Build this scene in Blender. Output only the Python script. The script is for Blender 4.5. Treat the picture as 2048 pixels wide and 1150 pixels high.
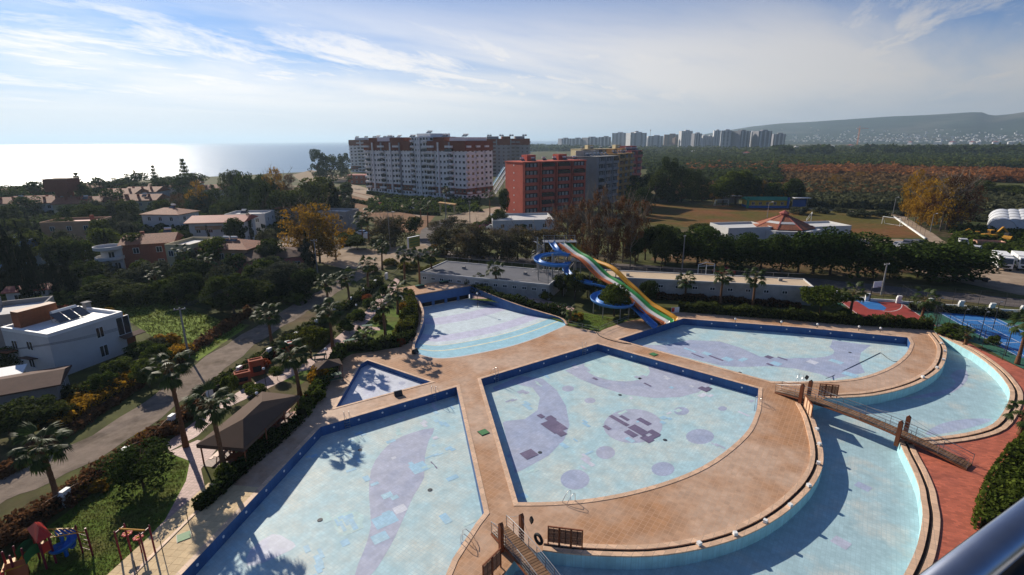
import bpy, bmesh, math, random
import numpy as np
from mathutils import Vector, Matrix, geometry

random.seed(7); RNG = np.random.default_rng(11)
for o in list(bpy.data.objects): bpy.data.objects.remove(o, do_unlink=True)
scene = bpy.context.scene
COL = scene.collection
PI = math.pi; R = math.radians

# ------------------------------------------------------------------ camera
FPX = 1034.0; PITCH = math.atan(295 / 1034.0); ROLL = R(0.42); CAM_H = 28.0
cam_d = bpy.data.cameras.new('camera'); cam = bpy.data.objects.new('camera', cam_d); COL.objects.link(cam)
cam_d.sensor_width = 36.0; cam_d.lens = 36.0 * FPX / 2048.0
cam_d.clip_start = 0.05; cam_d.clip_end = 120000.0
cam.matrix_world = Matrix.Translation((0, 0, CAM_H)) @ Matrix.Rotation(PI/2 - PITCH, 4, 'X') @ Matrix.Rotation(-ROLL, 4, 'Z')
scene.camera = cam

# ------------------------------------------------------------------ light
SUN_EL = R(27.5); SUN_AZ = R(-40.0)            # azimuth from +Y towards +X
sun_dir = Vector((math.sin(SUN_AZ)*math.cos(SUN_EL), math.cos(SUN_AZ)*math.cos(SUN_EL), math.sin(SUN_EL)))
sl = bpy.data.lights.new('sun', 'SUN'); sl.energy = 5.0; sl.angle = R(0.5); sl.color = (1.0, 0.90, 0.76)
so = bpy.data.objects.new('sun', sl); COL.objects.link(so)
so.rotation_euler = (-sun_dir).to_track_quat('-Z', 'Y').to_euler(); so.location = sun_dir * 400

world = bpy.data.worlds.new('World'); scene.world = world; world.use_nodes = True
wt = world.node_tree; wt.nodes.clear()
def wn(t, **kw):
    n = wt.nodes.new(t)
    for k, v in kw.items(): setattr(n, k, v)
    return n
wl = wt.links.new
sky = wn('ShaderNodeTexSky'); sky.sky_type = 'NISHITA'; sky.sun_disc = False
sky.sun_elevation = SUN_EL; sky.sun_rotation = SUN_AZ
sky.air_density = 0.9; sky.dust_density = 0.25; sky.ozone_density = 3.0; sky.altitude = 30
tc = wn('ShaderNodeTexCoord'); sep = wn('ShaderNodeSeparateXYZ'); wl(tc.outputs['Generated'], sep.inputs[0])
def wmath(op, a, b=None, c=None, clamp=False):
    n = wn('ShaderNodeMath', operation=op); n.use_clamp = clamp
    for i, v in enumerate((a, b, c)):
        if v is None: continue
        if isinstance(v, (int, float)): n.inputs[i].default_value = v
        else: wl(v, n.inputs[i])
    return n.outputs[0]
zz = wmath('MAXIMUM', sep.outputs[2], 0.0)
den = wmath('ADD', zz, 0.10)
cu = wmath('DIVIDE', sep.outputs[0], den); cv = wmath('DIVIDE', sep.outputs[1], den)
def cloud_layer(su, sv, rot, scale, detail, rough, lo, hi, off):
    comb = wn('ShaderNodeCombineXYZ')
    c, s = math.cos(rot), math.sin(rot)
    u = wmath('ADD', wmath('MULTIPLY', cu, c*su), wmath('MULTIPLY', cv, s*su))
    v = wmath('ADD', wmath('MULTIPLY', cu, -s*sv), wmath('MULTIPLY', cv, c*sv))
    wl(u, comb.inputs[0]); wl(v, comb.inputs[1]); comb.inputs[2].default_value = off
    n = wn('ShaderNodeTexNoise'); n.inputs['Scale'].default_value = scale; n.inputs['Detail'].default_value = detail
    n.inputs['Roughness'].default_value = rough; n.inputs['Distortion'].default_value = 0.35
    wl(comb.outputs[0], n.inputs['Vector'])
    mr = wn('ShaderNodeMapRange', interpolation_type='SMOOTHSTEP')
    mr.inputs[1].default_value = lo; mr.inputs[2].default_value = hi
    wl(n.outputs[0], mr.inputs[0])
    return mr.outputs[0]
puffs = cloud_layer(1.0, 0.42, R(-24), 1.9, 11, 0.66, 0.42, 0.64, 5.3)     # altocumulus sheet
cirrus = cloud_layer(0.42, 1.0, R(40), 0.55, 8, 0.56, 0.28, 0.60, 8.4)     # thin veil
cover = wmath('MAXIMUM', wmath('MULTIPLY', puffs, 0.82), wmath('MULTIPLY', cirrus, 0.80))
hz_fade = wn('ShaderNodeMapRange', interpolation_type='SMOOTHSTEP'); hz_fade.inputs[1].default_value = 0.01; hz_fade.inputs[2].default_value = 0.09
wl(zz, hz_fade.inputs[0])
hi_fade = wn('ShaderNodeMapRange', interpolation_type='SMOOTHSTEP'); hi_fade.inputs[1].default_value = 0.13; hi_fade.inputs[2].default_value = 0.27; hi_fade.inputs[3].default_value = 1.0; hi_fade.inputs[4].default_value = 0.10
wl(zz, hi_fade.inputs[0])
cover = wmath('MULTIPLY', wmath('MULTIPLY', cover, hz_fade.outputs[0]), hi_fade.outputs[0])
# clouds and low haze scatter sunlight forward: brighter towards the sun
dotn = wn('ShaderNodeVectorMath', operation='DOT_PRODUCT'); wl(tc.outputs['Generated'], dotn.inputs[0]); dotn.inputs[1].default_value = sun_dir
glow = wmath('POWER', wmath('MULTIPLY_ADD', dotn.outputs['Value'], 0.5, 0.5), 1.7)
def tinted(b, r_, g_, b_):
    c = wn('ShaderNodeCombineColor')
    for i, k in enumerate((r_, g_, b_)): wl(wmath('MULTIPLY', b, k), c.inputs[i])
    return c.outputs[0]
ccol = tinted(wmath('MULTIPLY_ADD', glow, 17.0, 2.6), 1.0, 0.945, 0.885)
hcol = tinted(wmath('MULTIPLY_ADD', glow, 11.0, 3.5), 0.91, 0.945, 1.01)
hzf = wn('ShaderNodeMapRange', interpolation_type='SMOOTHSTEP'); hzf.inputs[1].default_value = 0.0; hzf.inputs[2].default_value = 0.17; hzf.inputs[3].default_value = 0.96; hzf.inputs[4].default_value = 0.0
wl(zz, hzf.inputs[0])
skt = wn('ShaderNodeMix', data_type='RGBA', blend_type='MULTIPLY'); skt.inputs[0].default_value = 1.0; wl(sky.outputs[0], skt.inputs[6]); skt.inputs[7].default_value = (0.62, 0.98, 1.45, 1)
hmix = wn('ShaderNodeMix', data_type='RGBA'); wl(hzf.outputs[0], hmix.inputs[0]); wl(skt.outputs[2], hmix.inputs[6]); wl(hcol, hmix.inputs[7])
mix = wn('ShaderNodeMix', data_type='RGBA'); wl(cover, mix.inputs[0]); wl(hmix.outputs[2], mix.inputs[6]); wl(ccol, mix.inputs[7])
bg = wn('ShaderNodeBackground'); bg.inputs['Strength'].default_value = 0.05
wl(mix.outputs[2], bg.inputs[0])
wo = wn('ShaderNodeOutputWorld'); wl(bg.outputs[0], wo.inputs[0])

scene.view_settings.view_transform = 'Standard'; scene.view_settings.look = 'None'
scene.view_settings.exposure = 0.33; scene.view_settings.gamma = 1.0
try: scene.view_settings.use_curve_mapping = False
except Exception: pass
scene.cycles.max_bounces = 6; scene.cycles.diffuse_bounces = 2; scene.cycles.glossy_bounces = 3
scene.cycles.transparent_max_bounces = 6; scene.cycles.volume_bounces = 0

# ------------------------------------------------------------------ layout: surveyed point -> ground position
_c, _s = math.cos(ROLL), math.sin(ROLL); _ct, _st = math.cos(PITCH), math.sin(PITCH)
def ray(x, y):
    u, v = x - 1024.0, 575.0 - y
    u, v = u*_c + v*_s, -u*_s + v*_c
    return Vector((u, FPX*_ct + v*_st, -FPX*_st + v*_ct))
def P(x, y, z=0.0):
    d = ray(x, y); t = (z - CAM_H) / d.z
    return Vector((d.x*t, d.y*t, z))
def height_of(bx, by, ty, z=0.0):
    b = P(bx, by, z); d = ray(bx, ty)
    return CAM_H + d.z * b.xy.length / d.xy.length - z
def PP(pts, z=0.0): return [P(x, y, z) for x, y in pts]

# ------------------------------------------------------------------ mesh helpers
class MB:
    def __init__(s): s.v = []; s.f = []; s.m = []
    def add(s, vs, fs, mi=0):
        o = len(s.v); s.v += [tuple(v) for v in vs]; s.f += [tuple(i+o for i in f) for f in fs]; s.m += [mi]*len(fs); return s
    def box(s, c, d, rz=0.0, mi=0, M=None):
        x, y, z = d[0]/2, d[1]/2, d[2]/2; cs, sn = math.cos(rz), math.sin(rz)
        vs = []
        for sx, sy, sz in ((-1,-1,-1),(1,-1,-1),(1,1,-1),(-1,1,-1),(-1,-1,1),(1,-1,1),(1,1,1),(-1,1,1)):
            p = Vector((sx*x, sy*y, sz*z))
            if M is not None: p = M @ p
            vs.append((c[0]+p.x*cs-p.y*sn, c[1]+p.x*sn+p.y*cs, c[2]+p.z))
        return s.add(vs, [(0,3,2,1),(4,5,6,7),(0,1,5,4),(1,2,6,5),(2,3,7,6),(3,0,4,7)], mi)
    def bar(s, a, b, w, h=None, mi=0):
        a, b = Vector(a), Vector(b); h = h or w; d = b - a; L = d.length
        if L < 1e-6: return s
        d /= L; up = Vector((0,0,1)) if abs(d.z) < 0.95 else Vector((0,1,0))
        r = d.cross(up).normalized(); u = r.cross(d)
        vs = [p + r*(i*w/2) + u*(j*h/2) for p in (a, b) for i, j in ((-1,-1),(1,-1),(1,1),(-1,1))]
        return s.add(vs, [(0,1,2,3),(7,6,5,4),(0,4,5,1),(1,5,6,2),(2,6,7,3),(3,7,4,0)], mi)
    def tube(s, pts, r, n=8, cap=True, mi=0):
        pts = [Vector(p) for p in pts]; rs = r if isinstance(r, (list, tuple)) else [r]*len(pts)
        vs = []; fs = []
        for i, p in enumerate(pts):
            d = (pts[min(i+1, len(pts)-1)] - pts[max(i-1, 0)]).normalized()
            up = Vector((0,0,1)) if abs(d.z) < 0.9 else Vector((0,1,0))
            a = d.cross(up).normalized(); b = a.cross(d)
            for k in range(n):
                t = 2*PI*k/n; vs.append(p + (a*math.cos(t) + b*math.sin(t))*rs[i])
        for i in range(len(pts)-1):
            for k in range(n):
                fs.append((i*n+k, i*n+(k+1)%n, (i+1)*n+(k+1)%n, (i+1)*n+k))
        if cap:
            fs.append(tuple(range(n))[::-1]); fs.append(tuple(range((len(pts)-1)*n, len(pts)*n)))
        return s.add(vs, fs, mi)
    def lathe(s, prof, n=12, c=(0,0,0), mi=0):
        vs = []; fs = []
        for r, z in prof:
            for k in range(n):
                t = 2*PI*k/n; vs.append((c[0]+r*math.cos(t), c[1]+r*math.sin(t), c[2]+z))
        for i in range(len(prof)-1):
            for k in range(n): fs.append((i*n+k, i*n+(k+1)%n, (i+1)*n+(k+1)%n, (i+1)*n+k))
        fs.append(tuple(range(n))[::-1]); fs.append(tuple(range((len(prof)-1)*n, len(prof)*n)))
        return s.add(vs, fs, mi)
    def prism(s, poly, z0, z1, mi=0):
        poly = [Vector((p[0], p[1])) for p in poly]
        if area2(poly) < 0: poly = poly[::-1]
        n = len(poly); o = [(p.x, p.y, z0) for p in poly] + [(p.x, p.y, z1) for p in poly]
        tri = geometry.tessellate_polygon([[Vector((p.x, p.y, 0)) for p in poly]])
        fs = [tuple(i+n for i in up(poly, t)) for t in tri] + [up(poly, t)[::-1] for t in tri]
        fs += [(i, (i+1) % n, n+(i+1) % n, n+i) for i in range(n)]
        return s.add(o, fs, mi)
    def sheet(s, poly, holes=(), z=0.0, mi=0):
        loops = [[Vector((p[0], p[1], 0)) for p in poly]] + [[Vector((p[0], p[1], 0)) for p in h] for h in holes]
        flat = [p for l in loops for p in l]
        tri = geometry.tessellate_polygon(loops)
        return s.add([(p.x, p.y, z) for p in flat], [up(flat, t) for t in tri], mi)
    def strip(s, A, B, mi=0, close=False):
        n = len(A); vs = list(A) + list(B)
        rng = range(n if close else n-1)
        return s.add(vs, [(i, (i+1) % n, n+(i+1) % n, n+i) for i in rng], mi)
    def wall(s, pts, z0, z1, close=True, mi=0):
        A = [(p[0], p[1], z0) for p in pts]; B = [(p[0], p[1], z1) for p in pts]
        return s.strip(A, B, mi, close)
    def quad(s, a, b, c, d, mi=0): return s.add([a, b, c, d], [(0,1,2,3)], mi)
def area2(p): return sum(p[i].x*p[(i+1) % len(p)].y - p[(i+1) % len(p)].x*p[i].y for i in range(len(p)))
def up(pts, t):
    a, b, c = (pts[i] for i in t)
    return tuple(t) if (b.x-a.x)*(c.y-a.y)-(b.y-a.y)*(c.x-a.x) > 0 else tuple(t)[::-1]

def worldloc(o):
    p = Vector((0,0,0))
    while o is not None: p = p + o.location; o = o.parent
    return p
def mesh_of(name, mb, off=None, smooth=False):
    me = bpy.data.meshes.new(name)
    vs = mb.v if off is None else [(v[0]-off.x, v[1]-off.y, v[2]-off.z) for v in mb.v]
    me.from_pydata(vs, [], mb.f)
    if any(mb.m): me.polygons.foreach_set('material_index', mb.m)
    if smooth: me.polygons.foreach_set('use_smooth', [True]*len(me.polygons))
    me.update(); return me
def mk(name, mb, mats, parent=None, world=True, smooth=False, label=None, kind=None):
    """one mesh object; vertices of mb are world coordinates unless world=False (then local to the parent)"""
    me = mb if isinstance(mb, bpy.types.Mesh) else mesh_of(name, mb, worldloc(parent) if (parent is not None and world) else None, smooth)
    if not me.materials:
        for m in (mats if isinstance(mats, (list, tuple)) else [mats]): me.materials.append(m)
    o = bpy.data.objects.new(name, me); COL.objects.link(o); o.parent = parent
    if label: o['label'] = label
    if kind: o['kind'] = kind
    return o
def tag(o, label, cat, group=None):
    o['label'] = label; o['category'] = cat
    if group: o['group'] = group
    return o
def thing(name, label, cat, loc=(0,0,0), rz=0.0, group=None):
    o = bpy.data.objects.new(name, None); COL.objects.link(o); o.empty_display_size = 0.2
    o.location = loc; o.rotation_euler = (0, 0, rz); return tag(o, label, cat, group)
def struct(name, mb, m, smooth=False):
    o = mk(name, mb, m, None, True, smooth); o['kind'] = 'structure'; return o
def stuff(name, mb, m, label, cat, smooth=False):
    o = mk(name, mb, m, None, True, smooth); o['kind'] = 'stuff'; o['label'] = label; o['category'] = cat; return o
def copy_tree(o, parent=None):
    c = o.copy(); COL.objects.link(c); c.parent = parent
    for ch in list(o.children): copy_tree(ch, c)
    return c
def offset(pts, d, close=False):
    """polyline offset to its left by d (world metres)"""
    pts = [Vector((p[0], p[1])) for p in pts]; n = len(pts); out = []
    for i in range(n):
        a = pts[i-1] if (close or i > 0) else pts[i]; b = pts[(i+1) % n] if (close or i < n-1) else pts[i]
        d1 = (pts[i]-a); d2 = (b-pts[i])
        n1 = Vector((-d1.y, d1.x)); n2 = Vector((-d2.y, d2.x))
        if n1.length < 1e-9: n1 = n2
        if n2.length < 1e-9: n2 = n1
        n1.normalize(); n2.normalize(); m = n1+n2
        if m.length < 1e-6: m = n1
        m.normalize(); k = d / max(0.45, m.dot(n1)); out.append(pts[i] + m*k)
    return out
def smooth_line(pts, sub=4, close=False):
    pts = [Vector((p[0], p[1], p[2] if len(p) > 2 else 0)) for p in pts]; n = len(pts); out = []
    seg = n if close else n-1
    for i in range(seg):
        g = (lambda k: pts[k % n]) if close else (lambda k: pts[max(0, min(n-1, k))])
        p0, p1, p2, p3 = g(i-1), g(i), g(i+1), g(i+2)
        for k in range(sub):
            t = k/sub
            out.append(0.5*((2*p1)+(p2-p0)*t+(2*p0-5*p1+4*p2-p3)*t*t+(3*p1-p0-3*p2+p3)*t*t*t))
    if not close: out.append(pts[-1])
    return out

# ------------------------------------------------------------------ materials
def nodes_of(m):
    m.use_nodes = True; nt = m.node_tree; nt.nodes.clear()
    out = nt.nodes.new('ShaderNodeOutputMaterial'); b = nt.nodes.new('ShaderNodeBsdfPrincipled')
    nt.links.new(b.outputs[0], out.inputs[0]); return nt, b, out
def mat(name, col, rough=0.8, var=0.12, scale=1.5, bump=0.0, bscale=None, col2=None, mix=(0.45, 0.62), scale2=0.2, metal=0.0, spec=0.3, detail=5, obj_var=0.0, coord='pos'):
    """colour with noise variation; a second colour in large patches; fine relief"""
    m = bpy.data.materials.new(name); nt, b, out = nodes_of(m); L = nt.links.new
    b.inputs['Roughness'].default_value = rough; b.inputs['Metallic'].default_value = metal
    b.inputs['Specular IOR Level'].default_value = spec
    if coord == 'pos': src = nt.nodes.new('ShaderNodeNewGeometry').outputs['Position']
    else: src = nt.nodes.new('ShaderNodeTexCoord').outputs['Object']
    def noise(s, det=detail, r=0.6):
        n = nt.nodes.new('ShaderNodeTexNoise'); n.inputs['Scale'].default_value = s; n.inputs['Detail'].default_value = det; n.inputs['Roughness'].default_value = r
        L(src, n.inputs['Vector']); return n.outputs[0]
    c = None
    base = nt.nodes.new('ShaderNodeRGB'); base.outputs[0].default_value = (*col, 1); c = base.outputs[0]
    if col2:
        mr = nt.nodes.new('ShaderNodeMapRange'); mr.inputs[1].default_value, mr.inputs[2].default_value = mix; L(noise(scale2, 7, .65), mr.inputs[0])
        mx = nt.nodes.new('ShaderNodeMix'); mx.data_type = 'RGBA'; L(mr.outputs[0], mx.inputs[0]); L(c, mx.inputs[6]); mx.inputs[7].default_value = (*col2, 1); c = mx.outputs[2]
    if var > 0 or obj_var > 0:
        f = None
        if var > 0:
            mr = nt.nodes.new('ShaderNodeMapRange'); mr.inputs[1].default_value = 0.25; mr.inputs[2].default_value = 0.75
            mr.inputs[3].default_value = 1-var; mr.inputs[4].default_value = 1+var; L(noise(scale), mr.inputs[0]); f = mr.outputs[0]
        if obj_var > 0:
            oi = nt.nodes.new('ShaderNodeObjectInfo'); mr2 = nt.nodes.new('ShaderNodeMapRange'); mr2.inputs[3].default_value = 1-obj_var; mr2.inputs[4].default_value = 1+obj_var
            L(oi.outputs['Random'], mr2.inputs[0])
            if f is None: f = mr2.outputs[0]
            else:
                mm = nt.nodes.new('ShaderNodeMath'); mm.operation = 'MULTIPLY'; L(f, mm.inputs[0]); L(mr2.outputs[0], mm.inputs[1]); f = mm.outputs[0]
        vm = nt.nodes.new('ShaderNodeVectorMath'); vm.operation = 'SCALE'; L(c, vm.inputs[0]); L(f, vm.inputs['Scale']); c = vm.outputs[0]
    L(c, b.inputs['Base Color'])
    if bump > 0:
        bp = nt.nodes.new('ShaderNodeBump'); bp.inputs['Strength'].default_value = bump; bp.inputs['Distance'].default_value = 0.05
        L(noise(bscale or scale*4), bp.inputs['Height']); L(bp.outputs[0], b.inputs['Normal'])
    return m
def leaf_mat(name, col, col2, var=0.45, trans=0.30, rough=0.85, scale=1.2, spec=0.04):
    m = bpy.data.materials.new(name); nt, b, out = nodes_of(m); L = nt.links.new
    oi = nt.nodes.new('ShaderNodeObjectInfo'); g = nt.nodes.new('ShaderNodeNewGeometry')
    n = nt.nodes.new('ShaderNodeTexNoise'); n.inputs['Scale'].default_value = scale; n.inputs['Detail'].default_value = 3
    L(g.outputs['Position'], n.inputs['Vector'])
    ad = nt.nodes.new('ShaderNodeMath'); ad.operation = 'MULTIPLY_ADD'; L(oi.outputs['Random'], ad.inputs[0]); ad.inputs[1].default_value = 0.5; L(n.outputs[0], ad.inputs[2])
    mr = nt.nodes.new('ShaderNodeMapRange'); mr.inputs[1].default_value = 0.45; mr.inputs[2].default_value = 1.05; L(ad.outputs[0], mr.inputs[0])
    mx = nt.nodes.new('ShaderNodeMix'); mx.data_type = 'RGBA'; L(mr.outputs[0], mx.inputs[0]); mx.inputs[6].default_value = (*col, 1); mx.inputs[7].default_value = (*col2, 1)
    hs = nt.nodes.new('ShaderNodeHueSaturation'); L(mx.outputs[2], hs.inputs['Color'])
    rm = nt.nodes.new('ShaderNodeMapRange'); rm.inputs[3].default_value = 1-var; rm.inputs[4].default_value = 1+var; L(g.outputs['Random Per Island'], rm.inputs[0]); L(rm.outputs[0], hs.inputs['Value'])
    L(hs.outputs[0], b.inputs['Base Color']); b.inputs['Roughness'].default_value = rough; b.inputs['Specular IOR Level'].default_value = spec
    tr = nt.nodes.new('ShaderNodeBsdfTranslucent'); L(hs.outputs[0], tr.inputs[0])
    ms = nt.nodes.new('ShaderNodeMixShader'); ms.inputs[0].default_value = trans; L(b.outputs[0], ms.inputs[1]); L(tr.outputs[0], ms.inputs[2])
    L(ms.outputs[0], out.inputs[0]); return m
def tile_mat(name, col, grout, tile, ang=0.0, col2=None, mix=(0.45, 0.55), scale2=0.12, var=0.18, rough=0.6, gw=0.06, aspect=1.0, bump=0.3, spec=0.3, stain=0.0):
    """small set tiles laid at an angle, tone differing from tile to tile, bleached in patches"""
    m = bpy.data.materials.new(name); nt, b, out = nodes_of(m); L = nt.links.new
    g = nt.nodes.new('ShaderNodeNewGeometry'); mp = nt.nodes.new('ShaderNodeMapping'); mp.inputs['Rotation'].default_value = (0, 0, ang)
    L(g.outputs['Position'], mp.inputs[0])
    br = nt.nodes.new('ShaderNodeTexBrick'); br.offset = 0.0 if aspect == 1.0 else 0.5
    br.inputs['Scale'].default_value = 1.0; br.inputs['Brick Width'].default_value = tile*aspect; br.inputs['Row Height'].default_value = tile
    br.inputs['Mortar Size'].default_value = tile*gw; br.inputs['Mortar Smooth'].default_value = 0.3; br.inputs['Bias'].default_value = 0
    L(mp.outputs[0], br.inputs['Vector'])
    br.inputs['Color1'].default_value = (1-var, 1-var, 1-var, 1); br.inputs['Color2'].default_value = (1+var, 1+var, 1+var, 1); br.inputs['Mortar'].default_value = (1, 1, 1, 1)
    def noise(s, det=7, r=0.65):
        n = nt.nodes.new('ShaderNodeTexNoise'); n.inputs['Scale'].default_value = s; n.inputs['Detail'].default_value = det; n.inputs['Roughness'].default_value = r
        L(g.outputs['Position'], n.inputs['Vector']); return n.outputs[0]
    base = nt.nodes.new('ShaderNodeRGB'); base.outputs[0].default_value = (*col, 1); c = base.outputs[0]
    if col2:
        mr = nt.nodes.new('ShaderNodeMapRange'); mr.inputs[1].default_value, mr.inputs[2].default_value = mix; L(noise(scale2), mr.inputs[0])
        mx = nt.nodes.new('ShaderNodeMix'); mx.data_type = 'RGBA'; L(mr.outputs[0], mx.inputs[0]); L(c, mx.inputs[6]); mx.inputs[7].default_value = (*col2, 1); c = mx.outputs[2]
    ml = nt.nodes.new('ShaderNodeMix'); ml.data_type = 'RGBA'; ml.blend_type = 'MULTIPLY'; ml.inputs[0].default_value = 1; L(c, ml.inputs[6]); L(br.outputs[0], ml.inputs[7])
    st = nt.nodes.new('ShaderNodeMapRange'); st.inputs[1].default_value = 0.3; st.inputs[2].default_value = 0.7; st.inputs[3].default_value = 0.9-stain; st.inputs[4].default_value = 1.08; L(noise(0.9), st.inputs[0])
    vm = nt.nodes.new('ShaderNodeVectorMath'); vm.operation = 'SCALE'; L(ml.outputs[2], vm.inputs[0]); L(st.outputs[0], vm.inputs['Scale'])
    mg = nt.nodes.new('ShaderNodeMix'); mg.data_type = 'RGBA'; L(br.outputs['Fac'], mg.inputs[0]); L(vm.outputs[0], mg.inputs[6]); mg.inputs[7].default_value = (*grout, 1)
    L(mg.outputs[2], b.inputs['Base Color']); b.inputs['Roughness'].default_value = rough; b.inputs['Specular IOR Level'].default_value = spec
    if bump > 0:
        bp = nt.nodes.new('ShaderNodeBump'); bp.inputs['Strength'].default_value = bump; bp.inputs['Distance'].default_value = 0.02; bp.invert = True
        L(br.outputs['Fac'], bp.inputs['Height']); L(bp.outputs[0], b.inputs['Normal'])
    return m
# ================================================================== outlines of the pool garden (deck level = 0)
C_POOL = PP([(962,758),(1195,688),(1517,777),(1514,815)]) + smooth_line(PP([(1513,820),(1497,858),(1459,896),(1408,931),(1344,959),(1265,982),(1186,997),(1106,1004),(1036,1005)]), 3)
L_POOL = PP([(913,774),(968,1026),(952,1046),(905,1118),(870,1200),(840,1300),(250,1300),(300,1222),(363,1150),(476,1030),(641,854)])
K_POOL = PP([(735,721),(862,764),(672,815),(722,728)])
R_POOL = PP([(1236,679),(1367,637),(1400,640),(1600,655),(1815,675)]) + smooth_line(PP([(1821,686),(1811,708),(1780,733),(1732,752),(1685,760),(1621,763),(1542,763)]), 3)
W_FRONT = smooth_line(PP([(838,708),(858,714),(884,717),(923,713),(976,703),(1028,691),(1081,673),(1131,651)]), 3)     # zero-depth beach edge
STAGE_F = [P(812,593,1.2), P(939,571,1.2)]                    # front edge of the wave machine house
W_LEFT = smooth_line([STAGE_F[0]] + PP([(834,607),(847,628),(848,647),(842,666),(829,696),(836,707)]), 3)
W_RIGHT = smooth_line([STAGE_F[1]] + PP([(976,598),(1028,616),(1081,630),(1120,639),(1131,650)]), 3)
ARC1 = smooth_line(PP([(1871,667),(1889,689),(1893.6,708),(1884,736),(1855.7,758.5),(1811,777.5),(1748,792),(1685,796.5),(1650,798)]), 3)
ARC2 = smooth_line(PP([(1612,808),(1627,835),(1637.5,867),(1645.5,899.5),(1645.5,932),(1632,964),(1608,994),(1560,1035),(1490,1073),(1400,1100),(1300,1114),(1200,1113),(1130,1108),(1085,1102)]), 3)
ARC3 = smooth_line(PP([(1032,1118),(1008,1150),(985,1200),(960,1300)]), 3)
DECK_IN = ARC1 + ARC2 + ARC3                                  # right and lower rim of the deck, above the river
RIV1 = smooth_line(PP([(1876,670),(1938,701.5),(1985.5,736),(2011,765),(2020,787),(2011,815.5),(1985,849),(1931,867),(1861,876),(1800,879)]), 3)
RIV2 = smooth_line(PP([(1797,881),(1810,910),(1823.5,937),(1837,972),(1841,996.5),(1845,1030),(1838,1075),(1825,1115),(1795,1170),(1740,1240),(1660,1300)]), 3)
RIV_OUT = RIV1 + RIV2
DECK_LEFT = PP([(180,1300),(270,1150),(388,1030),(602,848),(661,750),(683,710),(733,705),(802,694),(812,669),(816,631),(811,605)])
DECK_TOP = PP([(1131,651),(1197,664),(1212,657),(1256,642),(1296,636),(1353,624),(1400,627),(1600,639),(1868,660)])
def v2(l): return [Vector((p[0], p[1])) for p in l]
STAGE_B = [P(852,567,1.2), P(915,558,1.2)]
W_OUT = v2(W_FRONT) + v2(W_RIGHT[::-1])[1:] + v2(W_LEFT)[:-1]
COMPLEX = v2(DECK_LEFT) + [Vector(STAGE_F[0].xy), Vector(STAGE_F[1].xy)] + v2(W_RIGHT)[1:-1] + v2(DECK_TOP) + v2(RIV_OUT)
# deck outline: garden side, then the wave pool front, then the top hedge line, then the river rim
DECK = v2(DECK_LEFT) + v2(W_LEFT)[1:-1] + v2(W_FRONT) + v2(DECK_TOP)[1:] + v2(DECK_IN)

# ------------------------------------------------------------------ ground, sea, hills
COAST = [(-9000,-5200),(-2500,-1500),(-900,-260),(-560,150),(-420,290),(-330,372),(-262,440),(-205,497),(-172,560),(-140,660),(-75,900),(105,1500),(255,2450),(420,3600),(700,5200),(1300,9000),(2600,16000)]
coast = smooth_line(COAST, 4)
LAND = v2(coast) + [Vector((30000,16000)), Vector((30000,-5200))]
m_ground = mat('dry_grass_earth', (0.070,0.075,0.022), 0.95, 0.5, 0.35, 0.5, 6.0, col2=(0.115,0.080,0.045), mix=(0.50,0.66), scale2=0.045, spec=0.1)
mb = MB().sheet(LAND, [COMPLEX], -0.012)
ground = struct('ground', mb, m_ground)
m_beach = mat('beach_sand', (0.26,0.19,0.12), 0.95, 0.15, 0.5, 0.3, spec=0.1)
inner = offset(coast, -16)
mb = MB().strip([(p.x,p.y,-1.25) for p in offset(coast, 8)], [(p[0],p[1],0.03) for p in inner])
struct('beach', mb, m_beach)

m_sea = bpy.data.materials.new('sea_water'); nt, b, out = nodes_of(m_sea); L = nt.links.new
b.inputs['Base Color'].default_value = (0.015,0.10,0.20,1); b.inputs['Roughness'].default_value = 0.29; b.inputs['IOR'].default_value = 1.33
g = nt.nodes.new('ShaderNodeNewGeometry'); mp = nt.nodes.new('ShaderNodeMapping'); mp.inputs['Rotation'].default_value = (0,0,R(-38)); mp.inputs['Scale'].default_value = (0.35,1,1)
L(g.outputs['Position'], mp.inputs[0]); hgt = None
for sc, st in ((0.022,1.0),(0.11,0.6),(0.45,0.22)):
    n = nt.nodes.new('ShaderNodeTexNoise'); n.inputs['Scale'].default_value = sc; n.inputs['Detail'].default_value = 4; L(mp.outputs[0], n.inputs['Vector'])
    mm = nt.nodes.new('ShaderNodeMath'); mm.operation = 'MULTIPLY_ADD'; L(n.outputs[0], mm.inputs[0]); mm.inputs[1].default_value = st
    if hgt is not None: L(hgt, mm.inputs[2])
    else: mm.inputs[2].default_value = 0
    hgt = mm.outputs[0]
bp = nt.nodes.new('ShaderNodeBump'); bp.inputs['Strength'].default_value = 1.0; bp.inputs['Distance'].default_value = 2.2; L(hgt, bp.inputs['Height']); L(bp.outputs[0], b.inputs['Normal'])
FAR = 46000
mb = MB().sheet([p for p in offset(coast, -3)] + [Vector((FAR*0.9,FAR)), Vector((-FAR,FAR)), Vector((-FAR,-5200))], [], -1.0)
struct('sea', mb, m_sea)

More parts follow.
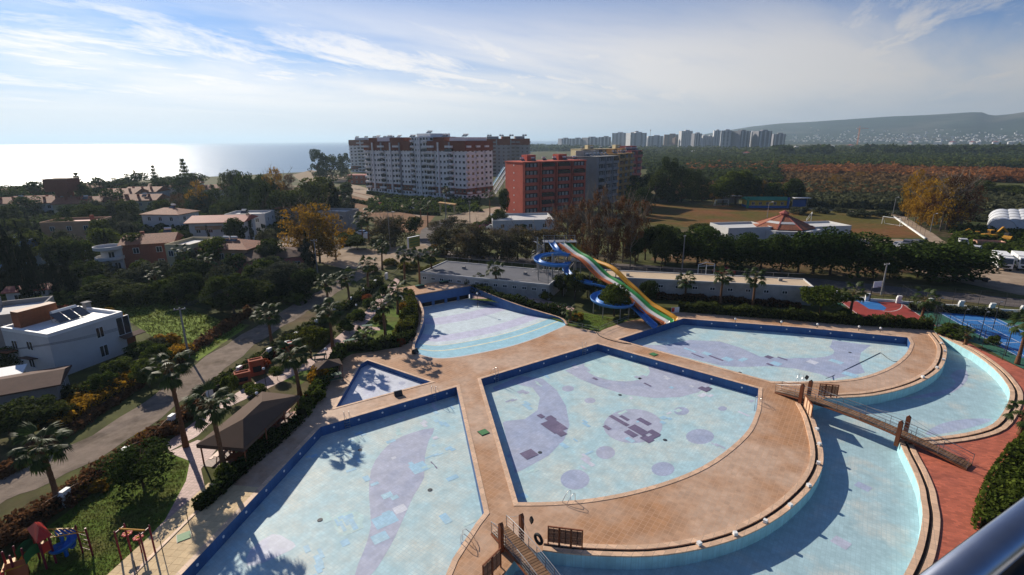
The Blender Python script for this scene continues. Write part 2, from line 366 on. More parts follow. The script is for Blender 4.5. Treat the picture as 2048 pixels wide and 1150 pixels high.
# hills inland, to the right
m_hill = mat('hill_scrub', (0.032,0.048,0.036), 0.95, 0.5, 0.004, 0, col2=(0.085,0.085,0.07), mix=(0.52,0.66), scale2=0.0016, spec=0.05)
def ridge_height(az_px):
    pts = [(1250,276),(1400,269),(1500,252),(1560,245),(1650,240),(1750,234),(1850,229),(1930,223),(1955,223),(1970,230),(2010,226),(2048,220),(2200,214),(2500,212),(3200,225),(4500,240)]
    for (x0,y0),(x1,y1) in zip(pts, pts[1:]):
        if x0 <= az_px <= x1: return y0 + (y1-y0)*(az_px-x0)/(x1-x0)
    return pts[-1][1]
NU, NV = 220, 26
vs = []; fs = []
for i in range(NU):
    xp = 1250 + (4400-1250)*(i/(NU-1))**1.35
    d = ray(xp, 281); az = math.atan2(d.x, d.y)
    yr = ridge_height(xp); dr = ray(xp, yr); slope = dr.z/dr.xy.length
    D1 = 5600 - 900*min(1, (xp-1250)/800); hh = CAM_H + slope*D1
    for j in range(NV):
        t = j/(NV-1); D = 2700 + (D1+900-2700)*t
        tt = min(1, (D-2700)/(D1-2700))
        prof = 0.22*tt + 0.78*(tt**2.6)
        if D > D1: prof = 1 - (D-D1)/3000
        n = math.sin(az*61+D*0.0011)*0.5 + math.sin(az*133+D*0.0023)*0.3 + math.sin(az*31-D*0.0017)*0.4
        z = hh*prof*(1 + 0.10*n*(1-tt)) - 1
        if j == 0: z = -6
        vs.append((math.sin(az)*D, math.cos(az)*D, z))
for i in range(NU-1):
    for j in range(NV-1):
        fs.append((i*NV+j, (i+1)*NV+j, (i+1)*NV+j+1, i*NV+j+1))
hills_mb = MB().add(vs, fs); hills = struct('hills', hills_mb, m_hill, True)

# ------------------------------------------------------------------ roads, yards, fields
m_dirt = mat('gravel_track', (0.215,0.168,0.132), 0.95, 0.32, 0.8, 0.9, 5, col2=(0.11,0.082,0.058), mix=(0.5,0.7), scale2=0.25, spec=0.1)
m_sand = mat('sandy_lane', (0.33,0.25,0.18), 0.95, 0.2, 0.5, 0.5, 4, col2=(0.20,0.14,0.09), mix=(0.5,0.7), scale2=0.12, spec=0.1)
m_red_earth = mat('reddish_earth', (0.20,0.105,0.055), 0.95, 0.3, 0.3, 0.5, 3, col2=(0.10,0.085,0.035), mix=(0.5,0.68), scale2=0.07, spec=0.1)
m_asphalt = mat('worn_asphalt', (0.105,0.090,0.085), 0.9, 0.2, 0.6, 0.3, 8, col2=(0.16,0.13,0.11), mix=(0.5,0.7), scale2=0.15, spec=0.2)
m_lawn = mat('lawn_turf', (0.088,0.140,0.018), 0.95, 0.45, 1.2, 0.8, 14, col2=(0.13,0.11,0.035), mix=(0.50,0.72), scale2=0.22, spec=0.1)
m_meadow = mat('green_meadow', (0.15,0.21,0.03), 0.95, 0.4, 0.7, 0.8, 9, col2=(0.13,0.11,0.04), mix=(0.52,0.72), scale2=0.16, spec=0.1)
def ribbon(name, px, width, m, z, sub=5):
    c = smooth_line(PP(px), sub); w = width/2
    jit = [w*(1+0.10*math.sin(i*1.7)+0.07*math.sin(i*0.61+1)) for i in range(len(c))]
    A = [offset(c, jit[i])[i] for i in range(len(c))]; B = [offset(c, -jit[i])[i] for i in range(len(c))]
    return struct(name, MB().strip([(p.x,p.y,z) for p in B], [(p.x,p.y,z) for p in A]), m)
ribbon('road', [(-260,1110),(-40,1000),(100,937),(250,856),(395,752),(480,690),(560,640),(640,593),(720,548),(800,512)], 4.5, m_dirt, 0.006)
def patch(name, px, m, z=0.004): return struct(name, MB().sheet(v2(PP(px)), [], z), m)
patch('sandy_lane', [(495,505),(560,505),(640,525),(690,538),(760,536),(830,520),(870,500),(850,488),(760,497),(700,500),(640,495),(560,485),(500,487)], m_sand, 0.012)
ribbon('side_road', [(830,508),(855,478),(880,452),(930,432),(1010,415),(1060,395)], 8.0, m_asphalt, 0.010)
patch('apartment_forecourt', [(895,432),(1012,410),(1012,445),(985,452),(905,446)], m_sand, 0.018)
patch('bare_field', [(640,388),(700,378),(870,432),(840,468),(770,460),(700,420)], m_red_earth, 0.004)
ribbon('beach_track', [(560,372),(640,374),(700,386),(780,408),(850,432)], 5.0, m_sand, 0.011)
patch('beach_strip', [(585,350),(622,340),(640,343),(700,352),(690,365),(600,362)], m_beach, 0.05)
patch('promenade', [(700,366),(745,380),(745,392),(690,380)], m_sand, 0.012)
patch('meadow', [(20,625),(80,598),(200,590),(330,600),(440,640),(500,650),(395,722),(330,690),(255,640),(60,690)], m_meadow, 0.003)
m_plot = mat('garden_soil', (0.035,0.045,0.014), 0.95, 0.5, 0.5, 0.6, 5, col2=(0.075,0.055,0.03), mix=(0.45,0.6), scale2=0.1, spec=0.05)
patch('garden_ground', [(-400,640),(-100,480),(100,400),(480,380),(640,400),(700,470),(600,480),(480,520),(600,560),(500,640),(330,600),(200,588),(80,596),(0,660),(0,800),(-200,900)], m_plot, 0.0)
# long road behind the slides, with the dark verge and the sandy truck yard beyond
ribbon('back_road', [(560,470),(700,500),(850,505),(960,515),(1150,528),(1400,545),(1600,562),(1800,582),(2100,612),(2400,645)], 6.5, m_asphalt, 0.008)
patch('truck_yard', [(1700,478),(1800,478),(1850,490),(1940,520),(2048,540),(2150,555),(2150,600),(2040,590),(1900,560),(1830,545),(1760,520)], m_sand, 0.005)
patch('park_ground', [(1330,490),(1420,480),(1500,490),(1700,500),(1830,545),(1640,548),(1400,530),(1300,520)], mat('park_earth', (0.14,0.085,0.045), 0.95, 0.4, 0.4, 0.5, 4, col2=(0.05,0.06,0.02), mix=(0.45,0.62), scale2=0.08, spec=0.05), 0.003)
patch('park_path', [(1310,510),(1345,512),(1400,480),(1440,468),(1560,478),(1700,482),(1700,472),(1560,468),(1440,458),(1380,470)], m_sand, 0.010)
m_pitch = mat('football_turf', (0.095,0.082,0.022), 0.95, 0.3, 0.6, 0.5, 8, col2=(0.165,0.078,0.032), mix=(0.44,0.60), scale2=0.035, spec=0.05)
patch('football_pitch', [(1240,422),(1290,407),(1480,411),(1620,419),(1785,433),(1848,476),(1700,474),(1500,462),(1240,446)], m_pitch, 0.006)
ribbon('pitch_track', [(1560,413),(1640,419),(1720,424),(1790,430),(1815,445),(1870,480),(1905,505)], 4.0, m_sand, 0.014)
patch('weedy_lot', [(1850,476),(1830,440),(2048,440),(2300,470),(2300,560),(2048,540),(1930,512)], m_plot, 0.002)

# ------------------------------------------------------------------ pool deck
DANG = R(35)
m_deck = tile_mat('deck_paving', (0.44,0.235,0.118), (0.53,0.325,0.205), 0.42, DANG, col2=(0.55,0.385,0.275), mix=(0.43,0.57), scale2=0.075, var=0.08, gw=0.04, stain=0.12)
m_coping = tile_mat('coping_stone', (0.66,0.44,0.29), (0.42,0.31,0.23), 0.6, DANG, var=0.14, gw=0.03, bump=0.1)
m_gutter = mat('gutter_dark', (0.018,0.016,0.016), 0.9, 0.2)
m_redpav = tile_mat('red_pavers', (0.50,0.135,0.075), (0.33,0.12,0.08), 0.22, R(20), col2=(0.40,0.11,0.065), mix=(0.5,0.64), scale2=0.3, var=0.22, gw=0.06, aspect=2.0, stain=0.12)
deck = struct('pool_deck', MB().sheet(DECK, [v2(C_POOL), v2(L_POOL), v2(K_POOL), v2(R_POOL)], 0.0), m_deck)

# pale slabs set one by one along the near left deck strip
m_slab = mat('deck_slab_stone', (0.62,0.46,0.26), 0.8, 0.14, 3.0, 0.2, obj_var=0.10)
a0, a1 = P(476,1030), P(330,1187); n0 = P(388,1030)
ax = (a1-a0).normalized(); ay = Vector((-ax.y, ax.x, 0)); ay = -ay if ay.dot(n0-a0) < 0 else ay
slab_me = mesh_of('deck_slab', MB().box((0,0,0.012),(0.585,0.585,0.024)))
for i in range(26):
    for j in range(8):
        c = a0 + ax*(i*0.60-3.0) + ay*(0.55+j*0.60)
        o = mk('deck_slab', slab_me, m_slab, deck); o.location = c; o.rotation_euler = (0,0,math.atan2(ax.y,ax.x)+random.uniform(-.01,.01))
        o.location.z = random.uniform(-0.004, 0.003)

# ------------------------------------------------------------------ pools
def pool_tile(name, col, col2=None, var=0.05, mixr=(0.50,0.62), sc=0.35): return tile_mat(name, col, tuple(c*0.80 for c in col), 0.30, DANG, col2=col2, mix=mixr, scale2=sc, var=var, gw=0.04, rough=0.55, bump=0.08, spec=0.2, stain=0.10)
m_pw = pool_tile('pool_wall_blue', (0.048,0.125,0.30), (0.036,0.095,0.24))
m_cy = pool_tile('pool_floor_pale', (0.44,0.63,0.675), (0.59,0.655,0.61), mixr=(0.40,0.64), sc=0.28)
m_lil = pool_tile('mosaic_lilac', (0.37,0.43,0.58), (0.45,0.49,0.61), mixr=(0.38,0.66))
m_lil2 = pool_tile('mosaic_violet', (0.46,0.49,0.60), (0.38,0.42,0.55))
m_dk = pool_tile('mosaic_dark', (0.17,0.145,0.23), (0.24,0.20,0.29))
m_sky = pool_tile('mosaic_skyblue', (0.38,0.60,0.75), (0.44,0.63,0.72))
m_teal = pool_tile('mosaic_palegreen', (0.48,0.67,0.67), (0.58,0.68,0.64))
m_pool_white = pool_tile('mosaic_white', (0.64,0.67,0.74), (0.56,0.58,0.70))
m_rivwall = pool_tile('river_wall_turquoise', (0.40,0.68,0.72))
m_rivfloor = pool_tile('river_floor', (0.38,0.54,0.585), (0.51,0.57,0.55), sc=0.2)
m_white = mat('white_paint', (0.78,0.78,0.76), 0.6, 0.05, 3)
m_steel = mat('stainless_steel', (0.62,0.62,0.62), 0.28, 0.05, 5, metal=1.0)
m_dark_metal = mat('dark_metal', (0.035,0.035,0.038), 0.5, 0.1, 5)

def clip_poly(poly, region):
    """keep the part of poly inside the convex-ish region (Sutherland-Hodgman against region edges)"""
    out = v2(poly); reg = v2(region)
    if area2(reg) < 0: reg = reg[::-1]
    for i in range(len(reg)):
        a, b_ = reg[i], reg[(i+1) % len(reg)]; e = b_-a; res = []
        for k in range(len(out)):
            p, q = out[k], out[(k+1) % len(out)]
            sp = e.x*(p.y-a.y)-e.y*(p.x-a.x); sq = e.x*(q.y-a.y)-e.y*(q.x-a.x)
            if sp >= 0: res.append(p)
            if sp*sq < 0: res.append(p+(q-p)*(sp/(sp-sq)))
        out = res
        if len(out) < 3: return []
    return out
def inset(poly, d):
    p = v2(poly); s_ = 1 if area2(p) > 0 else -1
    return offset(p, d*s_, True)
def make_pool(poly, depth, label, fm, wm, coping=0.42):
    poly = v2(poly)
    if area2(poly) < 0: poly = poly[::-1]
    c = sum(poly, Vector((0,0)))/len(poly)
    t = thing('swimming_pool', label, 'pool', (c.x, c.y, -depth))
    fl = mk('floor', MB().sheet(poly, [], -depth), fm, t)
    mk('wall', MB().wall(poly, -depth, -0.001), wm, t)
    # coping: pale rim stones, slightly raised
    o1 = inset(poly, -coping); o0 = inset(poly, -0.004)
    cp = MB(); n = len(poly); zt = 0.035
    cp.strip([(p.x,p.y,zt) for p in o0], [(p.x,p.y,zt) for p in o1], close=True)
    cp.strip([(p.x,p.y,-0.02) for p in o0], [(p.x,p.y,zt) for p in o0], close=True); cp.strip([(p.x,p.y,zt) for p in o1], [(p.x,p.y,-0.02) for p in o1], close=True)
    mk('coping', cp, m_coping, t)
    return t, fl, poly
def curve_px(px, z, sub=4, close=True): return [Vector((p.x,p.y)) for p in smooth_line(PP(px, z), sub, close)]
def ellipse_px(cx, cy, rx, ry, z, n=28, tilt=0.0):
    ct, st_ = math.cos(tilt), math.sin(tilt)
    return [P(cx+rx*math.cos(a)*ct-ry*math.sin(a)*st_, cy+rx*math.cos(a)*st_+ry*math.sin(a)*ct, z).xy for a in [2*PI*k/n for k in range(n)]]
def motif(t, name, poly, z, m, region=None):
    poly = v2(poly)
    if region is not None: poly = clip_poly(poly, region)
    if len(poly) < 3: return None
    return mk(name, MB().sheet(poly, [], z), m, t)
def rect_world(cx, cy, w, h, z, ang=None):
    c = P(cx, cy, z); a = DANG+R(90) if ang is None else ang
    e = Vector((math.cos(a), math.sin(a))); f_ = Vector((-e.y, e.x)); c = Vector((c.x, c.y))
    return [c-e*w/2-f_*h/2, c+e*w/2-f_*h/2, c+e*w/2+f_*h/2, c-e*w/2+f_*h/2]
def wall_lights(t, poly, a, b, n, depth):
    """round white underwater lamps let into one wall (edge a-b of the outline)"""
    a, b = Vector(a), Vector(b); d = (b-a).normalized(); nr = Vector((-d.y, d.x, 0))
    c = worldloc(t); 
    if nr.xy.dot(Vector((c.x,c.y))-a.xy) < 0: nr = -nr
    for i in range(n):
        p = a + (b-a)*((i+0.5)/n); mbx = MB(); pr = []
        q = Vector((p.x, p.y, -depth*0.42))
        mbx.tube([q+nr*0.002, q+nr*0.05], 0.11, 10); mk('wall_lamp', mbx, m_white, t)
def scatter_patches(t, region, z, n, mats, seed, smin=0.4, smax=1.6):
    rr = random.Random(seed); xs = [p.x for p in region]; ys = [p.y for p in region]
    for i in range(n):
        x, y = rr.uniform(min(xs), max(xs)), rr.uniform(min(ys), max(ys))
        w, h = rr.uniform(smin, smax), rr.uniform(0.2, 0.7); a = DANG+(PI/2 if rr.random() < .5 else 0)
        e = Vector((math.cos(a), math.sin(a))); f_ = Vector((-e.y, e.x)); c = Vector((x, y))
        q = [c-e*w/2-f_*h/2, c+e*w/2-f_*h/2, c+e*w/2+f_*h/2, c-e*w/2+f_*h/2]
        if all(geometry.intersect_point_tri_2d is not None and inside(p, region) for p in q):
            mm = rr.choice(mats); motif(t, 'tile_patch', q, z+0.0004*(i % 9), mm)
            if rr.random() < .5:
                sh = e*w*rr.uniform(.3,.6)+f_*h*rr.choice((-.9,.9)); q2 = [p_*.7+c*.3+sh for p_ in q]
                if all(inside(p_, region) for p_ in q2): motif(t, 'tile_patch', q2, z+0.0004*(i % 9)+.0002, mm)
def inside(p, poly):
    r_ = False; n = len(poly); j = n-1
    for i in range(n):
        a, b_ = poly[i], poly[j]
        if (a.y > p.y) != (b_.y > p.y) and p.x < (b_.x-a.x)*(p.y-a.y)/(b_.y-a.y)+a.x: r_ = not r_
        j = i
    return r_
DEP = 1.05; Z1 = -DEP+0.004; Z2 = -DEP+0.008; Z3 = -DEP+0.013
# centre pool
tC, _, pC = make_pool(C_POOL, DEP, 'empty fan-shaped pool with lilac circles and dark patched disc on its floor', m_cy, m_pw)
bandA = curve_px([(985,775),(1040,752),(1085,757),(1113,780),(1132,812),(1139,850),(1128,880),(1096,912),(1048,938),(1030,946),(1018,900),(1005,845),(1012,842),(1050,838),(1075,820),(1080,795),(1065,775),(1030,768),(990,782)], Z1, 1)
motif(tC, 'lilac_band', bandA, Z1, m_lil, pC)
bandB = curve_px([(1130,741),(1168,727),(1180,745),(1205,757),(1240,760),(1275,752),(1297,735),(1300,722),(1430,766),(1395,785),(1360,794),(1310,796),(1250,789),(1195,772),(1160,758)], Z1, 1)
motif(tC, 'lilac_band', bandB, Z1, m_lil2, pC)
motif(tC, 'white_disc', ellipse_px(1234,737,66,25,Z2,30,0.1), Z2, m_teal, pC)
for nme, cx, cy, rx, ry, mm in (('tile_disc',1266,852,59,34,m_lil2),('tile_disc',1400,873,28,15,m_lil),('tile_disc',1326,938,23,14,m_lil),('tile_disc',1150,959,29,20,m_lil),('tile_disc',1136,777,12,6,m_lil2),('tile_disc',1180,801,11,5.5,m_lil2),('tile_disc',1363,822,15,8,m_lil),('tile_disc',1445,817,9,4.5,m_lil),('tile_disc',1211,905,19,13,m_lil2)):
    motif(tC, nme, ellipse_px(cx,cy,rx,ry,Z1), Z1, mm, pC)
for cx, cy, w, h in ((1238,841,2.6,.55),(1249,836,1.2,.5),(1288,843,1.6,.7),(1277,860,2.0,1.1),(1262,867,1.3,.8),(1308,866,1.2,.8),(1294,878,1.2,.9),(1214,855,.9,.5),(1309,872,.6,1.2),(1108,852,2.4,1.8),(1122,866,1.0,.9),(1103,836,1.0,.7),(1082,832,.8,.6),(1058,908,1.2,1.4),(1110,845,2.6,.8),(1408,778,1.2,.9),(1295,769,1.1,.25),(1418,776,.6,.5),(1190,757,.7,.4)):
    Z3 += 0.0012; motif(tC, 'dark_tile_patch', rect_world(cx,cy,w,h,Z3), Z3, m_dk)
Z3 = -DEP+0.013
scatter_patches(tC, pC, Z2+0.001, 64, [m_sky, m_teal, m_sky, m_pool_white, m_lil2], 5)
for a, b_, n in ((C_POOL[0],C_POOL[1],5),(C_POOL[1],C_POOL[2],6)): wall_lights(tC, pC, a, b_, n, DEP)
# lower left pool
tL, _, pL = make_pool(L_POOL, DEP, 'largest empty pool beside the tent pavilion with palm shadow on its floor', m_cy, m_pw)
motif(tL, 'violet_leaf', curve_px([(868,856),(858,880),(850,912),(848,955),(828,990),(812,1025),(792,1070),(770,1110),(742,1150),(710,1150),(728,1100),(742,1050),(738,990),(742,940),(762,905),(790,880),(825,865)], Z1, 2), Z1, m_lil2)
for cx, cy, w, h, mm in ((878,900,1.6,1.2,m_cy),(838,935,1.5,1.5,m_sky),(800,1018,.9,1.0,m_pool_white),(770,1040,1.4,1.8,m_sky),(702,1046,2.2,1.4,m_teal),(690,1085,.7,.6,m_sky),(760,1075,1.0,1.2,m_sky),(868,930,1.3,.12,m_dk)): motif(tL, 'tile_patch', rect_world(cx,cy,w,h,Z2), Z2, mm)
motif(tL, 'violet_leaf', curve_px([(545,1068),(575,1078),(592,1092),(565,1108),(530,1124),(495,1132),(500,1100)], Z1, 2), Z1, m_pool_white)
motif(tL, 'violet_leaf', curve_px([(668,1035),(700,1022),(728,1030),(720,1052),(690,1072),(672,1060)], Z1, 2), Z1, m_teal)
scatter_patches(tL, pL, Z2+0.001, 90, [m_sky, m_teal, m_sky, m_pool_white, m_sky], 9)
wall_lights(tL, pL, L_POOL[10], L_POOL[0], 6, DEP); wall_lights(tL, pL, L_POOL[8], L_POOL[10], 7, DEP)
# children's pool
tK, _, pK = make_pool(K_POOL, 0.58, 'small empty triangular paddling pool', m_pool_white, m_pw, 0.3)
for cx, cy, rx, ry in ((804,766,7,3.4),(774,754,4,2),(735,751,4,2)): motif(tK, 'tile_disc', ellipse_px(cx,cy,rx,ry,-0.576), -0.576, m_lil2, pK)
# right pool
tR, _, pR = make_pool(R_POOL, DEP, 'empty pool below the water slides with wide lilac swirls', m_cy, m_pw)
motif(tR, 'lilac_swirl', curve_px([(1330,690),(1380,680),(1440,683),(1480,695),(1520,713),(1580,717),(1620,713),(1650,702),(1662,690),(1665,680),(1720,688),(1742,690),(1722,705),(1718,722),(1730,745),(1665,758),(1640,748),(1590,737),(1540,732),(1480,734),(1440,731),(1380,716),(1330,705)], Z1, 1), Z1, m_lil)
motif(tR, 'lilac_swirl', curve_px([(1262,690),(1330,690),(1345,712),(1300,702)], Z1, 1), Z1+.002, m_lil2)
motif(tR, 'white_disc', ellipse_px(1585,697,84,18,Z2,30,0.08), Z2, m_cy)
for cx, cy, w, h, mm in ((1413,707,1.2,1.0,m_sky),(1455,718,1.2,1.3,m_sky),(1486,719,.7,1.6,m_sky),(1552,727,1.2,1.2,m_sky),(1672,723,1.6,1.1,m_sky),(1700,749,1.6,1.2,m_sky),(1625,724,1.2,1.2,m_pool_white),(1538,714,.9,1.0,m_dk),(1540,729,.9,.5,m_dk),(1565,717,1.4,.35,m_dk),(1432,716,2.2,.4,m_dk),(1395,711,2.0,.3,m_dk),(1380,700,2.0,.5,m_sky)): motif(tR, 'tile_patch', rect_world(cx,cy,w,h,Z3), Z3, mm)
wall_lights(tR, pR, R_POOL[2], R_POOL[3], 4, DEP); wall_lights(tR, pR, R_POOL[3], R_POOL[4], 5, DEP)

m_grate = mat('drain_grate', (0.05,0.06,0.07), .6, .2, 8)
for t_, pts_ in ((tC,((1080,905),(1330,880),(1240,790))),(tL,((640,1040),(860,980),(720,900))),(tR,((1480,745),(1700,705)))):
    for x_, y_ in pts_:
        q_ = P(x_, y_, -DEP); mk('floor_drain', MB().lathe([(.22,.016),(.20,.03),(.05,.032)], 12, (q_.x,q_.y,-DEP)), m_grate, t_)
# wave pool: floor rising from the machine house to the beach edge, in coloured bands
cW = sum(v2(W_FRONT), Vector((0,0)))/len(W_FRONT)
tW = thing('wave_pool', 'empty wave pool with curved walls and striped sloping floor', 'pool', (cW.x, cW.y, 0))
NB = 24
def lerp(a, b_, t): return a+(b_-a)*t
fa = [Vector((STAGE_F[0].x, STAGE_F[0].y))]
front = v2(W_FRONT); 
def resample(pl, n):
    pl = v2(pl); ds = [0]
    for p, q in zip(pl, pl[1:]): ds.append(ds[-1]+(q-p).length)
    out = []; k = 0
    for i in range(n):
        t = ds[-1]*i/(n-1)
        while k < len(ds)-2 and ds[k+1] < t: k += 1
        u = (t-ds[k])/max(1e-9, ds[k+1]-ds[k]); out.append(lerp(pl[k], pl[k+1], u))
    return out
NW = 25
Fr = resample(front, NW); Bk = resample([STAGE_F[0].xy, STAGE_F[1].xy], NW); Le = resample(W_LEFT, 33); Ri = resample(W_RIGHT, 33)
W_DEEP = -1.35
def wpt(u, v):
    """Coons patch: u along the front, v from front (0) to the machine house (1)"""
    i = u*(NW-1); a = lerp(Fr[int(min(NW-2, i))], Fr[int(min(NW-2, i))+1], i-int(min(NW-2, i)))
    b_ = lerp(Bk[0], Bk[-1], u)
    k = (1-v)*32; k0 = int(min(31, k)); l = lerp(Le[k0], Le[k0+1], k-k0); r_ = lerp(Ri[k0], Ri[k0+1], k-k0)
    s1 = lerp(a, b_, v); s2 = lerp(l, r_, u)
    s3 = lerp(lerp(Fr[0], Fr[-1], u), lerp(Bk[0], Bk[-1], u), v)
    p = s1+s2-s3
    return Vector((p.x, p.y, 0.012 + (W_DEEP-0.012)*max(0, v)**0.9))
def wband(name, v0, v1, m, n=3, skew=0.0):
    mbw = MB(); 
    for j in range(n):
        va, vb = lerp(v0, v1, j/n), lerp(v0, v1, (j+1)/n)
        A = [wpt(i/48, min(1, max(0, va+skew*(i/48-.5)*min(1, va*4)*(1 if va < 1 else 0)))) for i in range(49)]; B = [wpt(i/48, min(1, max(0, vb+skew*(i/48-.5)*min(1, vb*4)*(1 if vb < 1 else 0)))) for i in range(49)]
        mbw.strip(A, B)
    return mk(name, mbw, m, tW)
m_wcy = pool_tile('wave_floor_turquoise', (0.34,0.58,0.68)); m_wyl = pool_tile('wave_floor_cream', (0.74,0.72,0.52))
m_wli = pool_tile('wave_floor_lilac', (0.55,0.56,0.70)); m_wwh = pool_tile('wave_floor_white', (0.60,0.69,0.73))
for nme, a, b_, m, n in (('floor_band',0,.10,m_wcy,3),('floor_stripe',.10,.112,m_wyl,1),('floor_band',.112,.185,m_wcy,2),('floor_stripe',.185,.193,m_wyl,1),('floor_band',.193,.25,m_wwh,2),('floor_band',.25,.36,m_wli,3),('floor_band',.36,.56,m_wwh,4),('floor_band',.56,.70,m_wli,4),('floor_band',.70,1.0,m_wwh,6)): wband(nme, a, b_, m, n)
m_bluepaint = mat('blue_painted_concrete', (0.075,0.17,0.36), 0.6, 0.12, 1.2)
def wave_wall(line, v_end, side):
    """tapering curved side wall, highest at the machine house"""
    pts = resample(line, 33); mbi = MB(); off = offset(pts, 0.35*side)
    top = [lerp(1.2, 0.12, (i/32)**1.6) for i in range(33)]; bot = [wpt(0 if side > 0 else 1, 1-i/32).z-0.1 for i in range(33)]
    mbi.strip([(p.x,p.y,z) for p, z in zip(pts, bot)], [(p.x,p.y,z) for p, z in zip(pts, top)])
    w = mk('side_wall', mbi, m_pw, tW)
    mo = MB(); mo.strip([(p.x,p.y,-0.05) for p in off], [(p.x,p.y,z) for p, z in zip(off, top)]); mk('outer_face', mo, m_coping, w)
    mt = MB(); mt.strip([(p.x,p.y,z+.003) for p, z in zip(pts, top)], [(p.x,p.y,z+.003) for p, z in zip(off, top)]); mk('wall_cap', mt, m_coping, w)
    return w
wave_wall(W_LEFT, 0, -1); wave_wall(W_RIGHT, 1, 1)
# machine house at the deep end: tan flat roof, blue front with dark outlet slots
fA, fB = Vector(STAGE_F[0].xy), Vector(STAGE_F[1].xy); bA, bB = Vector(STAGE_B[0].xy), Vector(STAGE_B[1].xy)
bA = fA + (bB-fB)
tS = thing('wave_machine_house', 'low flat-roofed wave machine house with blue front wall and dark outlet slots', 'building', ((fA.x+fB.x)/2, (fA.y+fB.y)/2, 0))
mk('body', MB().prism([fA, fB, bB, bA], -0.05, 1.15), m_white, tS)
fw = MB(); nn = (bB-fB).normalized()*-0.02
fw.quad((fA.x+nn.x,fA.y+nn.y,-0.55),(fB.x+nn.x,fB.y+nn.y,-0.55),(fB.x+nn.x,fB.y+nn.y,1.15),(fA.x+nn.x,fA.y+nn.y,1.15)); mk('front_wall', fw, m_bluepaint, tS)
gr = (fB-fA).normalized()
mk('roof_slab', MB().prism([fA-gr*.25+nn*12, fB+gr*.25+nn*12, bB+gr*.25, bA-gr*.25], 1.15, 1.32), m_deck, tS)
for k in range(5):
    q0 = lerp(fA, fB, (k+.08)/5); q1 = lerp(fA, fB, (k+.92)/5)
    mk('outlet_slot', MB().quad((q0.x,q0.y,-1.34),(q1.x,q1.y,-1.34),(q1.x,q1.y,-.55),(q0.x,q0.y,-.55)), m_gutter, tS)
    if k: 
        q = lerp(fA, fB, k/5); mk('slot_pier', MB().box((q.x+nn.x,q.y+nn.y,-.95),(.5,.3,.8), math.atan2(gr.y,gr.x)), m_bluepaint, tS)
m_hatch = mat('green_hatch_paint', (0.03,0.14,0.08), 0.5, 0.15, 4)
for i, (hx, hy) in enumerate(((840,574),(888,566))):
    p = P(hx, hy, 1.32); h = thing('roof_hatch', 'green box hatch on the wave machine house roof', 'hatch', (p.x,p.y,1.32), math.atan2(gr.y,gr.x), 'green hatches on the wave machine house')
    mk('hatch_frame', MB().box((0,0,.15),(1.5,1.0,.3)), m_dark_metal, h, False); mk('lid', MB().box((0,.05,.36),(1.6,1.1,.1), M=Matrix.Rotation(R(-10),3,'X')), m_hatch, h, False)

# lazy river
rc = P(1740,900,-DEP)
tV = thing('lazy_river_channel', 'empty curved river channel winding outside the deck under two footbridges', 'pool', rc)
RIV_POLY = v2(DECK_IN) + v2(RIV_OUT)[::-1]
mk('floor', MB().sheet(RIV_POLY, [], -DEP), m_rivfloor, tV)
mk('inner_wall', MB().wall(v2(DECK_IN), -DEP, -0.001, False), m_rivwall, tV)
mk('outer_wall', MB().wall(v2(RIV_OUT), -DEP, -0.001, False), m_rivwall, tV)
def rim(parent, line, side):
    """double stone rim with a dark overflow gutter between (side: +1 left of the line)"""
    l0 = offset(line, 0.003*side); l1 = offset(line, 0.40*side); l2 = offset(line, 0.66*side); l3 = offset(line, 1.06*side)
    h = 0.10
    for nme, a, b_ in (('coping_inner', l0, l1), ('coping_outer', l2, l3)):
        m_ = MB(); m_.strip([(p.x,p.y,h) for p in a], [(p.x,p.y,h) for p in b_]); m_.strip([(p.x,p.y,-.02) for p in a], [(p.x,p.y,h) for p in a]); m_.strip([(p.x,p.y,h) for p in b_], [(p.x,p.y,-.02) for p in b_]); mk(nme, m_, m_coping, parent)
    m_ = MB(); m_.strip([(p.x,p.y,.006) for p in l1], [(p.x,p.y,.006) for p in l2]); mk('gutter', m_, m_gutter, parent)
rim(tV, v2(ARC1), -1 if True else 1); rim(tV, v2(ARC2), -1); rim(tV, v2(RIV1), 1); rim(tV, v2(RIV2), 1)
motif(tV, 'lilac_swirl', curve_px([(1790,800),(1850,795),(1905,785),(1935,760),(1932,740),(1915,740),(1900,752),(1912,765),(1895,778),(1850,788),(1760,805)], Z1, 2), Z1, m_lil2)
motif(tV, 'lilac_swirl', curve_px([(1850,868),(1880,848),(1930,838),(1985,838),(1960,850),(1920,860),(1880,868)], Z1, 2), Z1, m_lil)
motif(tV, 'tile_patch', rect_world(1726,973,1.1,.9,Z2), Z2, m_lil); motif(tV, 'tile_patch', rect_world(1682,1085,1.1,1.0,Z2), Z2, m_lil2)
# red pavers outside the river
RP = v2(RIV_OUT)[::-1] + v2(PP([(1871,662),(1900,668),(1990,712),(2060,745),(2300,900),(2400,1300)]))
struct('red_paving', MB().sheet(RP, [], 0.0), m_redpav)
